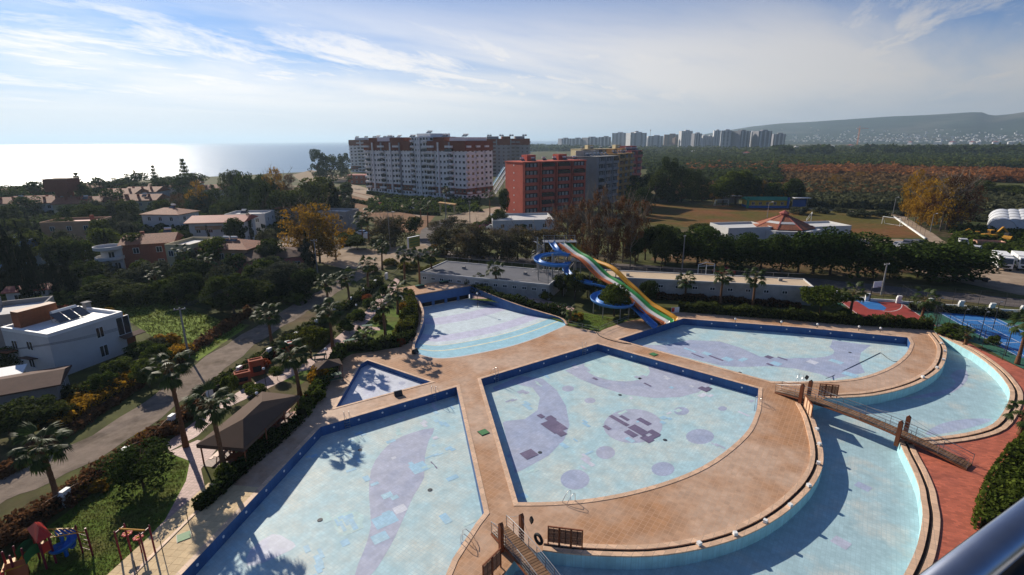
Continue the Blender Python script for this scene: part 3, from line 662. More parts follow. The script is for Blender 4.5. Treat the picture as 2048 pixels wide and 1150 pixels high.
# ================================================================== plants
def leaf_cloud(pts, nrm, size, rng, jitter=0.9, aspect=0.6):
    """numpy: one bent-free quad per point, facing roughly along nrm"""
    n = len(pts); r = rng.normal(size=(n,3)); d = nrm + r*jitter; d /= np.linalg.norm(d, axis=1)[:,None]+1e-9
    a = np.cross(d, rng.normal(size=(n,3))); a /= np.linalg.norm(a, axis=1)[:,None]+1e-9
    b = np.cross(d, a); s = (size*rng.uniform(0.6,1.35,size=n))[:,None]
    a = a*s; b = b*s*aspect
    v = np.stack([pts-a-b*0.3, pts-b, pts+a+b*0.3, pts+b], axis=1).reshape(-1,3)
    return v
def quads_mesh(name, v, m):
    n = len(v)//4; me = bpy.data.meshes.new(name)
    me.vertices.add(len(v)); me.vertices.foreach_set('co', np.ascontiguousarray(v, dtype=np.float32).ravel())
    me.loops.add(len(v)); me.loops.foreach_set('vertex_index', np.arange(len(v), dtype=np.int32))
    me.polygons.add(n); me.polygons.foreach_set('loop_start', np.arange(0, len(v), 4, dtype=np.int32))
    me.update(calc_edges=True); me.materials.append(m); return me
def blob_points(centers, radii, n, rng, squash=1.0, hollow=0.35):
    w = np.array([r[0]*r[1] for r in radii]); w = w/w.sum()
    idx = rng.choice(len(centers), size=n, p=w); d = rng.normal(size=(n,3)); d /= np.linalg.norm(d, axis=1)[:,None]
    rad = 1-hollow*rng.random(n)**2.0
    c = np.array(centers)[idx]; rr = np.array(radii)[idx]
    return c + d*rr*rad[:,None], d
def crown(name, m, kind, n, seed, leaf):
    """unit tree: height 1, crown diameter 1"""
    rng = np.random.default_rng(seed); C = []; Rr = []
    if kind == 'broad':
        C.append((0,0,.60)); Rr.append((.30,.30,.26))
        for k in range(26):
            a = rng.uniform(0,2*PI); t = rng.uniform(-.75,1); r = .34*math.sqrt(max(0,1-t*t*0.9))*rng.uniform(.75,1.15)
            C.append((r*math.cos(a), r*math.sin(a), .60+t*.29)); q = rng.uniform(.09,.16); Rr.append((q,q,q*.85))
    elif kind == 'pine':
        for k in range(40):
            a = rng.uniform(0,2*PI); r = .40*math.sqrt(rng.random()); z = rng.uniform(.30,.86)-.14*(r/.4)**3
            C.append((r*math.cos(a), r*math.sin(a), z)); q = rng.uniform(.10,.16); Rr.append((q,q,q*.8))
    elif kind == 'cypress':
        for k in range(40):
            z = rng.uniform(.06,.97); r = .36*(1-abs(z-.32)/.75)**.8 if z > .32 else .36*(z/.32)**.5
            a = rng.uniform(0,2*PI); C.append((r*.6*math.cos(a), r*.6*math.sin(a), z)); q = max(.04, r*.55); Rr.append((q,q,.07))
    elif kind == 'norfolk':
        for L_ in range(9):
            z = .22+.74*L_/9; r = .46*(1-L_/9.5)
            for k in range(6):
                a = k*PI/3+L_*.5
                for q in (.35,.7,1): C.append((r*q*math.cos(a), r*q*math.sin(a), z+.02*q)); Rr.append((.06+.05*q*(1-L_/10),)*2+(.03,))
    elif kind == 'poplar':
        for k in range(46):
            z = rng.uniform(.14,1.0); r = .42*math.sin(PI*min(1,(z-.04)/1.02))**.6; a = rng.uniform(0,2*PI); s_ = rng.uniform(.4,1)
            C.append((r*s_*math.cos(a), r*s_*math.sin(a), z)); q = rng.uniform(.05,.11); Rr.append((q,q,q*.9))
    elif kind == 'full':
        for k in range(44):
            z = rng.uniform(.08,.92); r = .42*math.sin(PI*min(1,.22+z*.74))**.6; a = rng.uniform(0,2*PI); s_ = rng.uniform(.35,1)
            C.append((r*s_*math.cos(a), r*s_*math.sin(a), z)); q = rng.uniform(.08,.14); Rr.append((q,q,q*.8))
    elif kind == 'shrub':
        for k in range(18):
            a = rng.uniform(0,2*PI); r = .36*math.sqrt(rng.random()); z = .55*math.sqrt(max(.05,1-(r/.42)**2))*rng.uniform(.5,1.15)
            C.append((r*math.cos(a), r*math.sin(a), z)); q = rng.uniform(.11,.19); Rr.append((q,q,q*1.3))
    elif kind == 'ball':
        C.append((0,0,.66)); Rr.append((.44,.44,.30))
        for k in range(9):
            a = rng.uniform(0,2*PI); t = rng.uniform(-.6,.9); r = .30*math.sqrt(1-t*t); C.append((r*math.cos(a), r*math.sin(a), .66+t*.22)); Rr.append((.17,.17,.13))
    p, d = blob_points(C, Rr, n, rng)
    if kind == 'norfolk': d = d*0.3+np.array([0,0,.8])
    v = leaf_cloud(p, d, leaf, rng)
    return quads_mesh(name, v, m)
def trunk_mesh(name, m, h, r, branches, seed, spread=.3, top=.75):
    rr = random.Random(seed); mb = MB(); pts = [(rr.uniform(-.012,.012)*k, rr.uniform(-.012,.012)*k, -0.01+h*k/6) for k in range(7)]
    mb.tube(pts, [r*(1.25-.85*k/6) for k in range(7)], 7)
    for k in range(branches):
        z = h*rr.uniform(.35,.98); a = rr.uniform(0,2*PI); l = spread*rr.uniform(.6,1.1); e = Vector((l*math.cos(a), l*math.sin(a), z+l*rr.uniform(.5,1.1)))
        mid = Vector((e.x*.45, e.y*.45, z+(e.z-z)*.38)); mb.tube([(0,0,z), mid, e], [r*.45, r*.3, r*.1], 5)
        if branches > 14:
            for j in range(3):
                b2 = mid.lerp(e, rr.uniform(.2,.9)); f2 = b2+Vector((rr.uniform(-.1,.1), rr.uniform(-.1,.1), rr.uniform(.05,.16))); mb.tube([b2, f2], [r*.14, r*.04], 4)
    me = mesh_of(name, mb, None, True); me.materials.append(m); return me
m_bark = mat('bark', (0.085,0.058,0.040), 0.95, 0.3, 6, 0.5, coord='obj', spec=0.1)
m_bark_pale = mat('pale_bark', (0.20,0.16,0.12), 0.95, 0.3, 6, 0.4, coord='obj', spec=0.1)
m_palm_bark = mat('palm_bark', (0.17,0.085,0.045), 0.95, 0.4, 8, 0.8, coord='obj', spec=0.1)
G_DARK = leaf_mat('leaf_dark_green', (0.022,0.038,0.009), (0.066,0.080,0.017), trans=.40)
G_PINE = leaf_mat('leaf_pine', (0.020,0.040,0.008), (0.052,0.076,0.014), trans=.32)
G_MID = leaf_mat('leaf_mid_green', (0.040,0.068,0.011), (0.092,0.116,0.018), trans=.40)
G_LIME = leaf_mat('leaf_yellow_green', (0.075,0.090,0.010), (0.150,0.125,0.016), trans=.35)
G_OLIVE = leaf_mat('leaf_olive', (0.045,0.055,0.028), (0.080,0.085,0.048), trans=.25)
G_BROWN = leaf_mat('leaf_brown', (0.095,0.046,0.022), (0.150,0.070,0.030), trans=.40)
G_GOLD = leaf_mat('leaf_gold', (0.21,0.125,0.012), (0.33,0.180,0.014), trans=.42)
G_RED = leaf_mat('leaf_red', (0.20,0.035,0.012), (0.28,0.085,0.02), trans=.35)
G_PINK = leaf_mat('blossom_magenta', (0.35,0.03,0.16), (0.45,0.06,0.25), trans=.35)
G_CYP = leaf_mat('leaf_cypress', (0.006,0.011,0.005), (0.014,0.021,0.008), trans=.12)
G_WILL = leaf_mat('leaf_grey_brown', (0.055,0.052,0.022), (0.105,0.078,0.032), trans=.38)
CROWN = {}
def cm(key, kind, m, n, seed, leaf):
    CROWN[key] = [crown('crown_'+key, m, kind, n, seed+k, leaf) for k in range(2)]
cm('broad','broad',G_DARK,3600,1,.030); cm('mid','broad',G_MID,3600,5,.030); cm('lime','broad',G_LIME,3000,9,.034)
cm('pine','pine',G_PINE,4200,13,.026); cm('cypress','cypress',G_CYP,2600,17,.030); cm('norfolk','norfolk',G_DARK,1600,21,.030)
cm('gold','poplar',G_GOLD,2600,25,.020); cm('brown','poplar',G_BROWN,3300,29,.016); cm('olive','broad',G_OLIVE,3000,33,.030)
cm('shrub','shrub',G_MID,1500,37,.055); cm('shrub_lime','shrub',G_LIME,1400,41,.055); cm('shrub_dark','shrub',G_DARK,1600,45,.055)
cm('shrub_red','shrub',G_RED,1200,49,.055); cm('shrub_gold','shrub',G_GOLD,1200,53,.055); cm('shrub_olive','shrub',G_OLIVE,1400,57,.055); cm('shrub_pink','shrub',G_PINK,1000,61,.05); cm('shrub_brown','shrub',G_BROWN,1300,65,.05)
cm('willow','full',G_WILL,3800,73,.022); cm('dense','full',G_DARK,4200,77,.024); cm('ball','ball',G_MID,1500,69,.050)
TRUNK = {'t': trunk_mesh('trunk_broad', m_bark, .55, .026, 9, 3), 'pine': trunk_mesh('trunk_pine', m_bark, .70, .022, 10, 4, .25), 'thin': trunk_mesh('trunk_thin', m_bark, .9, .014, 4, 5, .1),
         'bare': trunk_mesh('trunk_bare', m_bark_pale, .95, .020, 34, 6, .34), 'gold': trunk_mesh('trunk_pale', m_bark_pale, .9, .016, 22, 7, .30), 'stem': trunk_mesh('stem', m_bark, .5, .03, 5, 8, .25)}
TK = {'broad':'t','mid':'t','lime':'t','pine':'pine','cypress':'thin','norfolk':'thin','gold':'gold','brown':'bare','olive':'t','ball':'thin','willow':'bare','dense':'t'}
NAMES = {'broad':'leafy_tree','mid':'leafy_tree','lime':'leafy_tree','pine':'pine_tree','cypress':'cypress_tree','norfolk':'conifer_tree','gold':'golden_tree','brown':'bare_tree','olive':'olive_tree','ball':'topiary_tree','willow':'willow_tree','dense':'leafy_tree'}
_tn = [0]
def tree_at(p, kind, h, w, label, group):
    _tn[0] += 1; k = _tn[0] % 2
    shrub = kind.startswith('shrub')
    t = thing('shrub' if shrub else NAMES[kind], label, 'shrub' if shrub else 'tree', (p[0], p[1], 0), random.uniform(0, 6.28), group)
    c = mk('foliage' if shrub else 'crown', CROWN[kind][k], None, t); c.scale = (w, w, h)
    s_ = mk('stem' if shrub else 'trunk', TRUNK['stem' if shrub else TK[kind]], None, t); s_.scale = (min(w, h*1.1), min(w, h*1.1), h)
    return t
VR = random.Random(99)
def trees(kind, rows, label, group):
    """rows: (base x, base y, top y, width m) of surveyed trees"""
    for bx, by, ty, w in rows:
        h = max(0.6, height_of(bx, by, ty))*VR.uniform(.90,1.10); tree_at(P(bx, by), kind, h, w*VR.uniform(.82,1.14), label, group)
def leaf_strip(name, px, width, height, m, label, cat='hedge', dens=42, leaf=.16, z=0.0, seed=1, group=None, uneven=.18):
    """clipped or loose hedge along a line"""
    rng = np.random.default_rng(seed); line = smooth_line(PP(px), 4); base = line[0]; allv = []
    dark_core = MB()
    for a, b_ in zip(line, line[1:]):
        L_ = (b_-a).length; n = int(L_*(width+2*height)*dens)
        if n < 1: continue
        d = np.array((b_-a).normalized()); s_ = np.array((-d[1], d[0], 0)); t = rng.random(n)*L_; hh = height*(1+uneven*np.sin(t*1.3+a.x)+uneven*.7*np.sin(t*3.1+a.y))
        w = (rng.random(n)-.5)*2; zz_ = rng.random(n); face = rng.random(n) < .55
        w = np.where(face, w, np.sign(w)*(.85+.2*rng.random(n))); zz_ = np.where(face, .8+.28*rng.random(n), zz_)
        p = np.array(a)[None]+d[None]*t[:,None]+s_[None]*(w*width/2*(1-.15*zz_))[:,None]; p[:,2] = z+zz_*hh
        nr = s_[None]*w[:,None]*(~face)[:,None]+np.array([0,0,1.])[None]*face[:,None]
        allv.append(leaf_cloud(p-np.array([base.x,base.y,0]), nr, leaf, rng))
        dark_core.box(((a.x+b_.x)/2-base.x,(a.y+b_.y)/2-base.y,z+height*.38),(L_*1.02,width*.62,height*.76), math.atan2(d[1],d[0]))
    t = thing('hedge', label, cat, (base.x, base.y, 0), 0, group)
    mk('foliage', quads_mesh('foliage', np.concatenate(allv), m), None, t)
    mk('branches', dark_core, M_CORE, t, False)  # solid near-black box filling the foliage, the hedge's inner shade as colour
    return t
M_CORE = mat('hedge_dark_core', (0.012,0.014,0.006), 1.0, 0.3, 3, spec=0.0)

# ------------------------------------------------------------------ fan palms
G_PALM = leaf_mat('palm_leaf', (0.030,0.056,0.012), (0.062,0.084,0.018), var=.4, trans=.35, rough=.55, spec=.16)
G_SKIRT = leaf_mat('dry_palm_leaf', (0.10,0.065,0.03), (0.16,0.10,0.045), trans=.25)
m_petiole = mat('palm_stalk', (0.16,0.13,0.05), 0.45, 0.2, 8, coord='obj', spec=0.3)
def frond_mesh(name, m, seed, L_=1.0, fan=0.95, n=15, droop=.75):
    rr = random.Random(seed); mb = MB()
    st = [(0,0,0),(L_*.35,0,L_*.10),(L_*.7,0,L_*.12),(L_,0,L_*.06)]; mb.tube(st, [.035,.03,.024,.016], 5, mi=1)
    for k in range(n):
        a = (k/(n-1)-.5)*2.5; l = fan*(1-.28*abs(a)/1.25)*rr.uniform(.88,1.1); w = .055; dx, dy = math.cos(a), math.sin(a); o = Vector((L_,0,L_*.06))
        tilt = -.22-.25*abs(a)
        p1 = o+Vector((dx*l*.55, dy*l*.55, tilt*l*.35)); p2 = o+Vector((dx*l*.92, dy*l*.92, tilt*l*.8-droop*l*.35*rr.uniform(.6,1.2)))
        s_ = Vector((-dy, dx, 0))*w
        mb.add([o, p1-s_*1.25, p1+s_*1.25, p2], [(0,1,2),(1,3,2)])
        if rr.random() < .8: mb.add([p1-s_*.6, p1+s_*.9, p2+s_*rr.uniform(-3,3)-Vector((0,0,.22*l))], [(0,2,1)])
    me = mesh_of(name, mb); me.materials.append(m); me.materials.append(m_petiole); return me
FROND = [frond_mesh('frond', G_PALM, s, L_=l) for s, l in ((1,1.0),(2,1.15),(3,.85))]
def palm_trunk(h):
    mb = MB(); n = max(6, int(h/.32)); pts = []; rs = []
    bend = random.uniform(-.25,.25)
    for k in range(n+1):
        t = k/n; pts.append((bend*t*t, bend*.5*t*t, h*t-.02)); rs.append((.30-.11*min(1,t*3)+.02*(k % 2))*(1-.12*t))
    mb.tube(pts, rs, 9)
    for k in range(int(h*7)):               # stubs of cut leaf bases
        t = random.uniform(.18,1); a = random.uniform(0,2*PI); r = .19; x, y = bend*t*t, bend*.5*t*t
        d = Vector((math.cos(a), math.sin(a), 0)); q = Vector((x,y,h*t))+d*r*.7; e = q+d*.16+Vector((0,0,.10)); s_ = Vector((-d.y,d.x,0))*.06
        mb.add([q-s_, q+s_, e], [(0,1,2)])
    return mb, Vector((bend, bend*.5, h))
def palm(bx, by, cy, label, group, scale=1.0, nf=17, name='palm_tree'):
    h = max(1.5, height_of(bx, by, cy)-0.2)
    p = P(bx, by); t = thing(name, label, 'palm', (p.x, p.y, 0), 0, group)
    mb, top = palm_trunk(h); mk('trunk', mb, m_palm_bark, t, False, True)
    _q, _d = blob_points([(0,0,-.35)], [(.36,.36,.5)], 60, RNG)
    sk = mk('dry_skirt', quads_mesh('dry_skirt', leaf_cloud(_q, _d, .22, RNG, .6, .3), G_SKIRT), None, t); sk.location = top
    a = random.uniform(0,6)
    for k in range(nf):
        a += 2.39996+random.uniform(-.25,.25); e = 1.15-1.95*(k/nf)**.9+random.uniform(-.12,.12)
        f_ = mk('frond', FROND[k % 3], None, t); s_ = scale*random.uniform(.9,1.12); f_.scale = (s_, s_, s_); f_.location = top+Vector((0,0,.1))
        f_.rotation_euler = (Matrix.Rotation(a,3,'Z') @ Matrix.Rotation(-e,3,'Y')).to_euler()
    return t
# ================================================================== things of the pool garden
m_wood = mat('weathered_boards', (0.19,0.105,0.055), 0.8, 0.3, 5, 0.3, obj_var=0.25)
m_redwood = mat('red_brown_wood', (0.20,0.060,0.022), 0.65, 0.25, 4, 0.2)
m_slat = mat('dark_slat_wood', (0.085,0.040,0.026), 0.7, 0.25, 6, obj_var=.2)
m_cream_rail_slats = mat('cream_rail_and_lit_slats', (0.62,0.42,0.27), 0.8, 0.12, 3)  # cream rail paint; on the screens it stands for slats lit by the sun
m_grey_steel = mat('galvanised_steel', (0.30,0.30,0.31), 0.5, 0.12, 4, metal=0.75)
m_green = mat('green_cover', (0.06,0.20,0.07), 0.6, 0.15, 4)
m_black = mat('black_plastic', (0.012,0.012,0.013), 0.45, 0.1, 5)
m_tyre = mat('black_rubber', (0.02,0.02,0.02), 0.7, 0.15, 6)

def footbridge(A, B, T1, T2, W, zt, label):
    """board walk from A to B over the river, pylons at fractions T1 T2, rails on both sides"""
    A, B = Vector(A), Vector(B); d = (B-A); L_ = d.xy.length; ang = math.atan2(d.y, d.x)
    t = thing('footbridge', label, 'bridge', (A.x, A.y, 0), ang)
    def zb(s_): return 0.12 + zt*math.sin(PI*min(1, max(0, s_/L_)))**0.8
    n = int(L_/0.235)
    pl = mesh_of('plank', MB().box((0,0,0),(0.20,W,0.05)))
    for k in range(n):
        s_ = (k+.5)*L_/n; o = mk('plank', pl, m_wood, t); o.location = (s_, 0, zb(s_)+.03+random.uniform(-.004,.004))
        o.rotation_euler = (0, -math.atan2(zb(s_+.1)-zb(s_-.1), .2), random.uniform(-.008,.008))
    N = 16
    for sd in (-1, 1):
        y = sd*(W/2-.03)
        mk('beam', MB().tube([(L_*k/N, y, zb(L_*k/N)-.09) for k in range(N+1)], .085, 6), m_redwood if sd < 0 else m_slat, t, False)
        r = MB()
        for hh, rr in ((1.0,.03),(.72,.016),(.45,.016),(.2,.016)): r.tube([(L_*k/N, y, zb(L_*k/N)+hh) for k in range(N+1)], rr, 6)
        mk('handrail', r, m_grey_steel, t, False, True)
        for k in range(0, N+1, 2):
            s_ = L_*k/N; mk('rail_post', MB().tube([(s_,y,zb(s_)-.05),(s_,y,zb(s_)+1.0)], .024, 6), m_grey_steel, t, False)
        for T in (T1, T2):
            if T is None: continue
            s_ = L_*T; py = sd*(W/2+.17)
            pm = MB(); pm.box((s_,py,1.0),(.34,.26,2.5)); pm.add([(s_-.17,py-.13,2.25),(s_+.17,py-.13,2.25),(s_+.17,py+.13,2.25),(s_-.17,py+.13,2.25),(s_,py-.13,2.42),(s_,py+.13,2.42)], [(0,1,4),(1,2,5,4),(2,3,5),(3,0,4,5)])
            mk('pylon', pm, m_redwood, t, False)
            ends = [s_-L_*.30, s_+L_*.22]
            cb = MB()
            for e in ends:
                e = min(max(0, e), L_); cb.tube([(s_,py,2.3), ((s_+e)/2,sd*(W/2+.05),1.45+zb((s_+e)/2)*.5), (e,y,zb(e)+.95)], .014, 4)
            mk('cable', cb, m_grey_steel, t, False)
    return t
bA = P(1556,783); bB = P(1938,936)
footbridge(bA, bB, .17, .70, 1.35, .75, 'long plank footbridge on pylons between the curved deck and the red paving')
b2A = P(998,1062); b2B = P(1130,1225)
footbridge(b2A, b2B, .22, None, 1.35, .35, 'plank footbridge with white rails hung with a black tyre')
# tyre and floodlight on the nearer bridge
p = P(1077,1078, 1.0)
mb = MB(); N = 18
tp = [Vector((0, .34*math.cos(2*PI*k/N), .34*math.sin(2*PI*k/N))) for k in range(N)]
vs = []; fs = []
for k in range(N):
    c = tp[k]; o_ = c.normalized()
    for j in range(8):
        a = 2*PI*j/8; vs.append(c+o_*.11*math.cos(a)+Vector((1,0,0))*.11*math.sin(a))
for k in range(N):
    for j in range(8): fs.append((k*8+j, k*8+(j+1) % 8, ((k+1) % N)*8+(j+1) % 8, ((k+1) % N)*8+j))
mb.add(vs, fs); ty = mk('tyre', mb, m_tyre, None, True, True); ty.location = p; ty.rotation_euler = (0,0,R(40)); tag(ty, 'black rubber tyre hanging from the footbridge pylon', 'tyre')
for px_, lab in (((1063,1046),'black floodlight on the pylon of the bridge with white rails'), ((1613,759),'black floodlight on the pylon of the long footbridge')):
    p = P(*px_, 2.5); t = thing('floodlight', lab, 'floodlight', (p.x,p.y,2.4))
    mk('bracket', MB().tube([(0,0,0),(0,0,.15)], .03, 6), m_dark_metal, t, False); mk('lamp_housing', MB().box((0,0,.35),(.16,.30,.42), .4, M=Matrix.Rotation(R(20),3,'X')), m_black, t, False)

def screen(a, b, h, label, group, face=None, n=3):
    """row of framed slat panels standing on the rim"""
    a, b = Vector(a), Vector(b); L_ = (b-a).length; ang = math.atan2(b.y-a.y, b.x-a.x)
    for i in range(n):
        p = a.lerp(b, i/n); w = L_/n*.92
        t = thing('slat_screen', label, 'screen', (p.x,p.y,0), ang, group)
        for x in (0, w): mk('post', MB().box((x,0,h/2),(.08,.08,h)), m_redwood, t, False)
        mk('top_rail', MB().box((w/2,0,h-.04),(w-.08,.09,.08)), m_redwood, t, False)
        if face is None:
            sm = mesh_of('slat', MB().box((0,0,0),(w-.09,.03,.055)))
            for k in range(15):
                o = mk('slat', sm, m_slat, t); o.location = (w/2, random.uniform(-.006,.006), .28+k*(h-.5)/14)
            mk('mullion', MB().box((w/2,.03,h/2),(.04,.03,h-.3)), m_slat, t, False)
        else:
            mk('panel', MB().box((w/2,0,h/2+.05),(w-.09,.03,h-.3)), face, t, False)
screen(P(1636,794), P(1674,797), 1.65, 'dark slatted screen panel beside the far pylons of the long footbridge', 'slat screens by the long footbridge')
screen(P(1607,815), P(1622,838), 1.5, 'red-framed screen, sunlit slats painted as a cream panel, at the deck end of the long footbridge', 'screens painted sunlit cream by the long footbridge', m_cream_rail_slats)  # slat screens in sunlight, their brightness put into a plain cream colour
screen(P(1096,1089), P(1166,1098), 1.6, 'dark slatted screen panel on the rim beside the bridge with the tyre', 'slat screens by the tyre bridge')
screen(P(967,1170), P(1003,1133), 1.6, 'brown slatted screen panel along the deck edge left of the white-railed bridge', 'slat screens along the lower deck', None, 2)

def ladder(px_, inward, label, group):
    p = P(*px_); a = math.atan2(inward.y, inward.x)
    t = thing('pool_ladder', label, 'ladder', (p.x,p.y,0), a, group)
    for y in (-.25,.25):
        mk('rail', MB().tube([(-.75,y,.02),(-.75,y,.12),(-.45,y,.55),(-.1,y,.85),(.12,y,.75),(.16,y,.3),(.16,y,-.95)], .025, 6), m_steel, t, False, True)
    for k in range(3): mk('rung', MB().box((.16,0,-.22-k*.28),(.07,.48,.03)), m_steel, t, False)
def toward(pool, px_): 
    c = worldloc(pool); p = P(*px_); return Vector((c.x-p.x, c.y-p.y))
for px_, pool, lab in (((992,749),tC,'steel ladder at the top left wall of the fan-shaped pool'),((1168,696),tC,'steel ladder near the far corner of the fan-shaped pool'),((1516,808),tC,'steel ladder at the right end of the curved rim'),((1143,1001),tC,'steel ladder in the middle of the curved rim'),
                 ((694,838),tL,'steel ladder on the far wall of the largest pool'),((868,786),tL,'steel ladder near the far right corner of the largest pool'),((928,1082),tL,'steel ladder at the right side of the largest pool'),((1601,762),tR,'steel ladder on the curved rim of the pool under the slides')):
    ladder(px_, toward(pool, px_), lab, 'steel pool ladders')
for px_, lab in (((967,865),'green square drain cover on the walkway between two pools'),((1307,709),'green square drain cover on the walkway below the slides'),((368,1074),'green square drain cover on the pale slabs by the swing frame')):
    p = P(*px_); t = thing('drain_cover', lab, 'drain cover', (p.x,p.y,0.03), DANG); mk('lid', MB().box((0,0,.02),(.85,.85,.04)), m_green, t, False); mk('frame', MB().box((0,0,.008),(.95,.95,.016)), m_dark_metal, t, False)
for px_, a, lab in (((797,791),.5,'black wedge loudspeaker on the walkway beside the paddling pool'),((831,706),1.1,'black wedge loudspeaker at the tip of the wave pool wall')):
    p = P(*px_); t = thing('loudspeaker', lab, 'speaker', (p.x,p.y,0), a)
    mk('cabinet', MB().add([(-.45,-.3,0),(.45,-.3,0),(.45,.3,0),(-.45,.3,0),(-.45,.05,.55),(.45,.05,.55),(.45,.3,.5),(-.45,.3,.5)], [(0,3,2,1),(0,1,5,4),(1,2,6,5),(2,3,7,6),(3,0,4,7),(4,5,6,7)]), m_black, t, False)
    mk('grille', MB().box((0,-.16,.27),(.8,.02,.5), M=Matrix.Rotation(R(-32),3,'X')), m_dark_metal, t, False)
# white lamp boxes standing on the river rim
for px_ in ((1882,689),(1889,705),(1886,722),(1873,738),(1845,757),(1633,862),(1638,892),(1636,930),(1617,975),(1580,1015),(1530,1047),(1470,1072),(1398,1092)):
    p = P(*px_); t = thing('rim_lamp', 'small white lamp box on the deck rim above the river', 'lamp', (p.x,p.y,.08), random.uniform(0,1), 'lamp boxes along the deck rim')
    mk('base', MB().box((0,0,.03),(.34,.34,.06)), m_coping, t, False); mk('cap', MB().box((0,0,.17),(.28,.28,.22)), m_white, t, False)
# hose lying in the right pool
hz = -DEP+.03
hp = smooth_line([P(1652,757,0.06), P(1665,752,hz), P(1700,735,hz), P(1735,718,hz), P(1757,707,hz), P(1762,706,hz), P(1775,716,hz), P(1788,723,hz), P(1797,722,hz)], 4)
tag(mk('hose', MB().tube(hp, .035, 6), m_black, None), 'thin black hose lying bent across the pool floor', 'hose')
hp = smooth_line([P(1193,664,.03), P(1200,672,.03), P(1220,680,.03), P(1245,686,.03), P(1262,688,.03)], 4)
tag(mk('hose', MB().tube(hp, .07, 6), m_black, None), 'black hose curving over the deck by the low fence', 'hose')
# low pipe fence by the wave pool tip
def rail_fence(px, h, gap, label, m, bars=2, name='low_fence', cat='fence', r=.025, group=None):
    line = PP(px); t = thing(name, label, cat, (line[0].x, line[0].y, 0), 0, group)
    for a, b_ in zip(line, line[1:]):
        L_ = (b_-a).length; n = max(1, int(L_/gap))
        for k in range(n+1): 
            p = a.lerp(b_, k/n); mk('post', MB().tube([p, p+Vector((0,0,h))], r*1.3, 6), m, t)
        rm = MB()
        for q in range(bars): rm.tube([a+Vector((0,0,h-.03-q*h*.42)), b_+Vector((0,0,h-.03-q*h*.42))], r, 5)
        mk('rail', rm, m, t)
    return t
rail_fence([(1133,651),(1197,665),(1212,658),(1256,642)], .85, 2.0, 'low grey pipe fence around the lawn below the slides', m_grey_steel)
for px_ in ((378,1050),(327,1110),(275,1150)):
    p = P(*px_); o = mk('fence_stake', MB().tube([p, p+Vector((0,0,1.25))], .03, 6), m_dark_metal, None); o.data.transform(Matrix.Translation(-p)); o.location = p
    tag(o, 'bare dark stake on the kerb between pink path and deck slabs', 'stake', 'stakes along the kerb')

# ------------------------------------------------------------------ water slides
def gel(name, c): 
    return mat(name, c, 0.42, 0.10, 1.0, col2=tuple(x*.75 for x in c), mix=(.5,.7), scale2=.8, spec=0.3)
m_sblue, m_sgreen, m_sorange, m_syel = gel('slide_blue', (0.06,0.23,0.58)), gel('slide_green', (0.03,0.27,0.06)), gel('slide_orange', (0.42,0.10,0.02)), gel('slide_yellow', (0.58,0.28,0.015))
m_swhite = mat('slide_white', (0.72,0.70,0.68), 0.3, 0.06, 1.5, col2=(0.5,0.42,0.36), mix=(.56,.70), scale2=.9, spec=.5)
def on_plane(px, A, B):
    A, B = Vector(A), Vector(B); n = Vector((-(B.y-A.y), B.x-A.x, 0)); d = ray(*px); c = Vector((0,0,CAM_H)); t = n.dot(A-c)/n.dot(d); return c+d*t
def channel(path, w, h, side_off=0.0, flat=True, closed_profile=True):
    """swept trough with thickness"""
    path = [Vector(p) for p in path]; mb = MB(); prof = []
    if flat: prof = [(-w/2-.05,h),(-w/2,h),(-w/2+.06,.08),(-w/2+.16,0),(w/2-.16,0),(w/2-.06,.08),(w/2,h),(w/2+.05,h),(w/2+.05,h-.08),(w/2-.02,-.05),(-w/2+.02,-.05),(-w/2-.05,h-.08)]
    else:
        k = 7; prof = [(-w/2*math.cos(PI*i/(k-1)), h*(1-math.sin(PI*i/(k-1)))) for i in range(k)]
        prof = prof+[(x*1.10, z-.07) for x, z in prof[::-1]]
    np_ = len(prof); vs = []
    for i, p in enumerate(path):
        d = path[min(i+1, len(path)-1)]-path[max(0, i-1)]; d.z = 0; d.normalize(); s_ = Vector((-d.y, d.x, 0))
        for x, z in prof: vs.append(p+s_*(x+side_off)+Vector((0,0,z)))
    fs = [(i*np_+j, i*np_+(j+1) % np_, (i+1)*np_+(j+1) % np_, (i+1)*np_+j) for i in range(len(path)-1) for j in range(np_)]
    fs += [tuple(range(np_)), tuple(range((len(path)-1)*np_, len(path)*np_))[::-1]]
    return mb.add(vs, fs)
def crop2(l): return [(1040+x/5.75, 460+y/5.75) for x, y in l]
gA = P(*crop2([(490,140)])[0], 8.9); gB = P(1335,646,.35)
gpx = crop2([(470,150),(520,185),(600,250),(650,285),(730,325),(810,390),(880,465),(960,540),(1010,572),(1080,612),(1190,690),(1300,775),(1450,915),(1560,990),(1650,1040),(1700,1070)])
gpath = smooth_line([on_plane(p, gA, gB) for p in gpx], 3)
tg = thing('multi_lane_slide', 'straight three-lane water slide in orange, white and green with humps', 'water slide', (gB.x,gB.y,0))
for off, m, nm in ((-.95,m_sorange,'orange_lane'),(0,m_swhite,'white_lane'),(.95,m_sgreen,'green_lane')):
    mk(nm, channel(gpath, .92, .26, off*1.0), m, tg, True, True, label={'orange_lane':'orange lane','white_lane':'white lane','green_lane':'green lane'}[nm])
yA = P(*crop2([(565,120)])[0], 9.3); yB = P(1352,640,.4)
yA = Vector((gA.x+2.0, gA.y+1.9, 9.0)); yB = Vector((gB.x+1.6, gB.y+1.2, .4))
ypx = crop2([(560,130),(600,155),(650,205),(720,285),(800,345),(900,388),(1000,425),(1080,470),(1150,535),(1230,615),(1320,695),(1400,775),(1500,865),(1600,925),(1720,995),(1790,1045)])
ypath = smooth_line([on_plane(p, yA, yB) for p in ypx], 3)
tyw = thing('yellow_slide', 'narrow yellow water slide running beside the three-lane slide', 'water slide', (yB.x,yB.y,0))
mk('trough', channel(ypath, 1.0, .5, 0, False), m_syel, tyw, True, True)
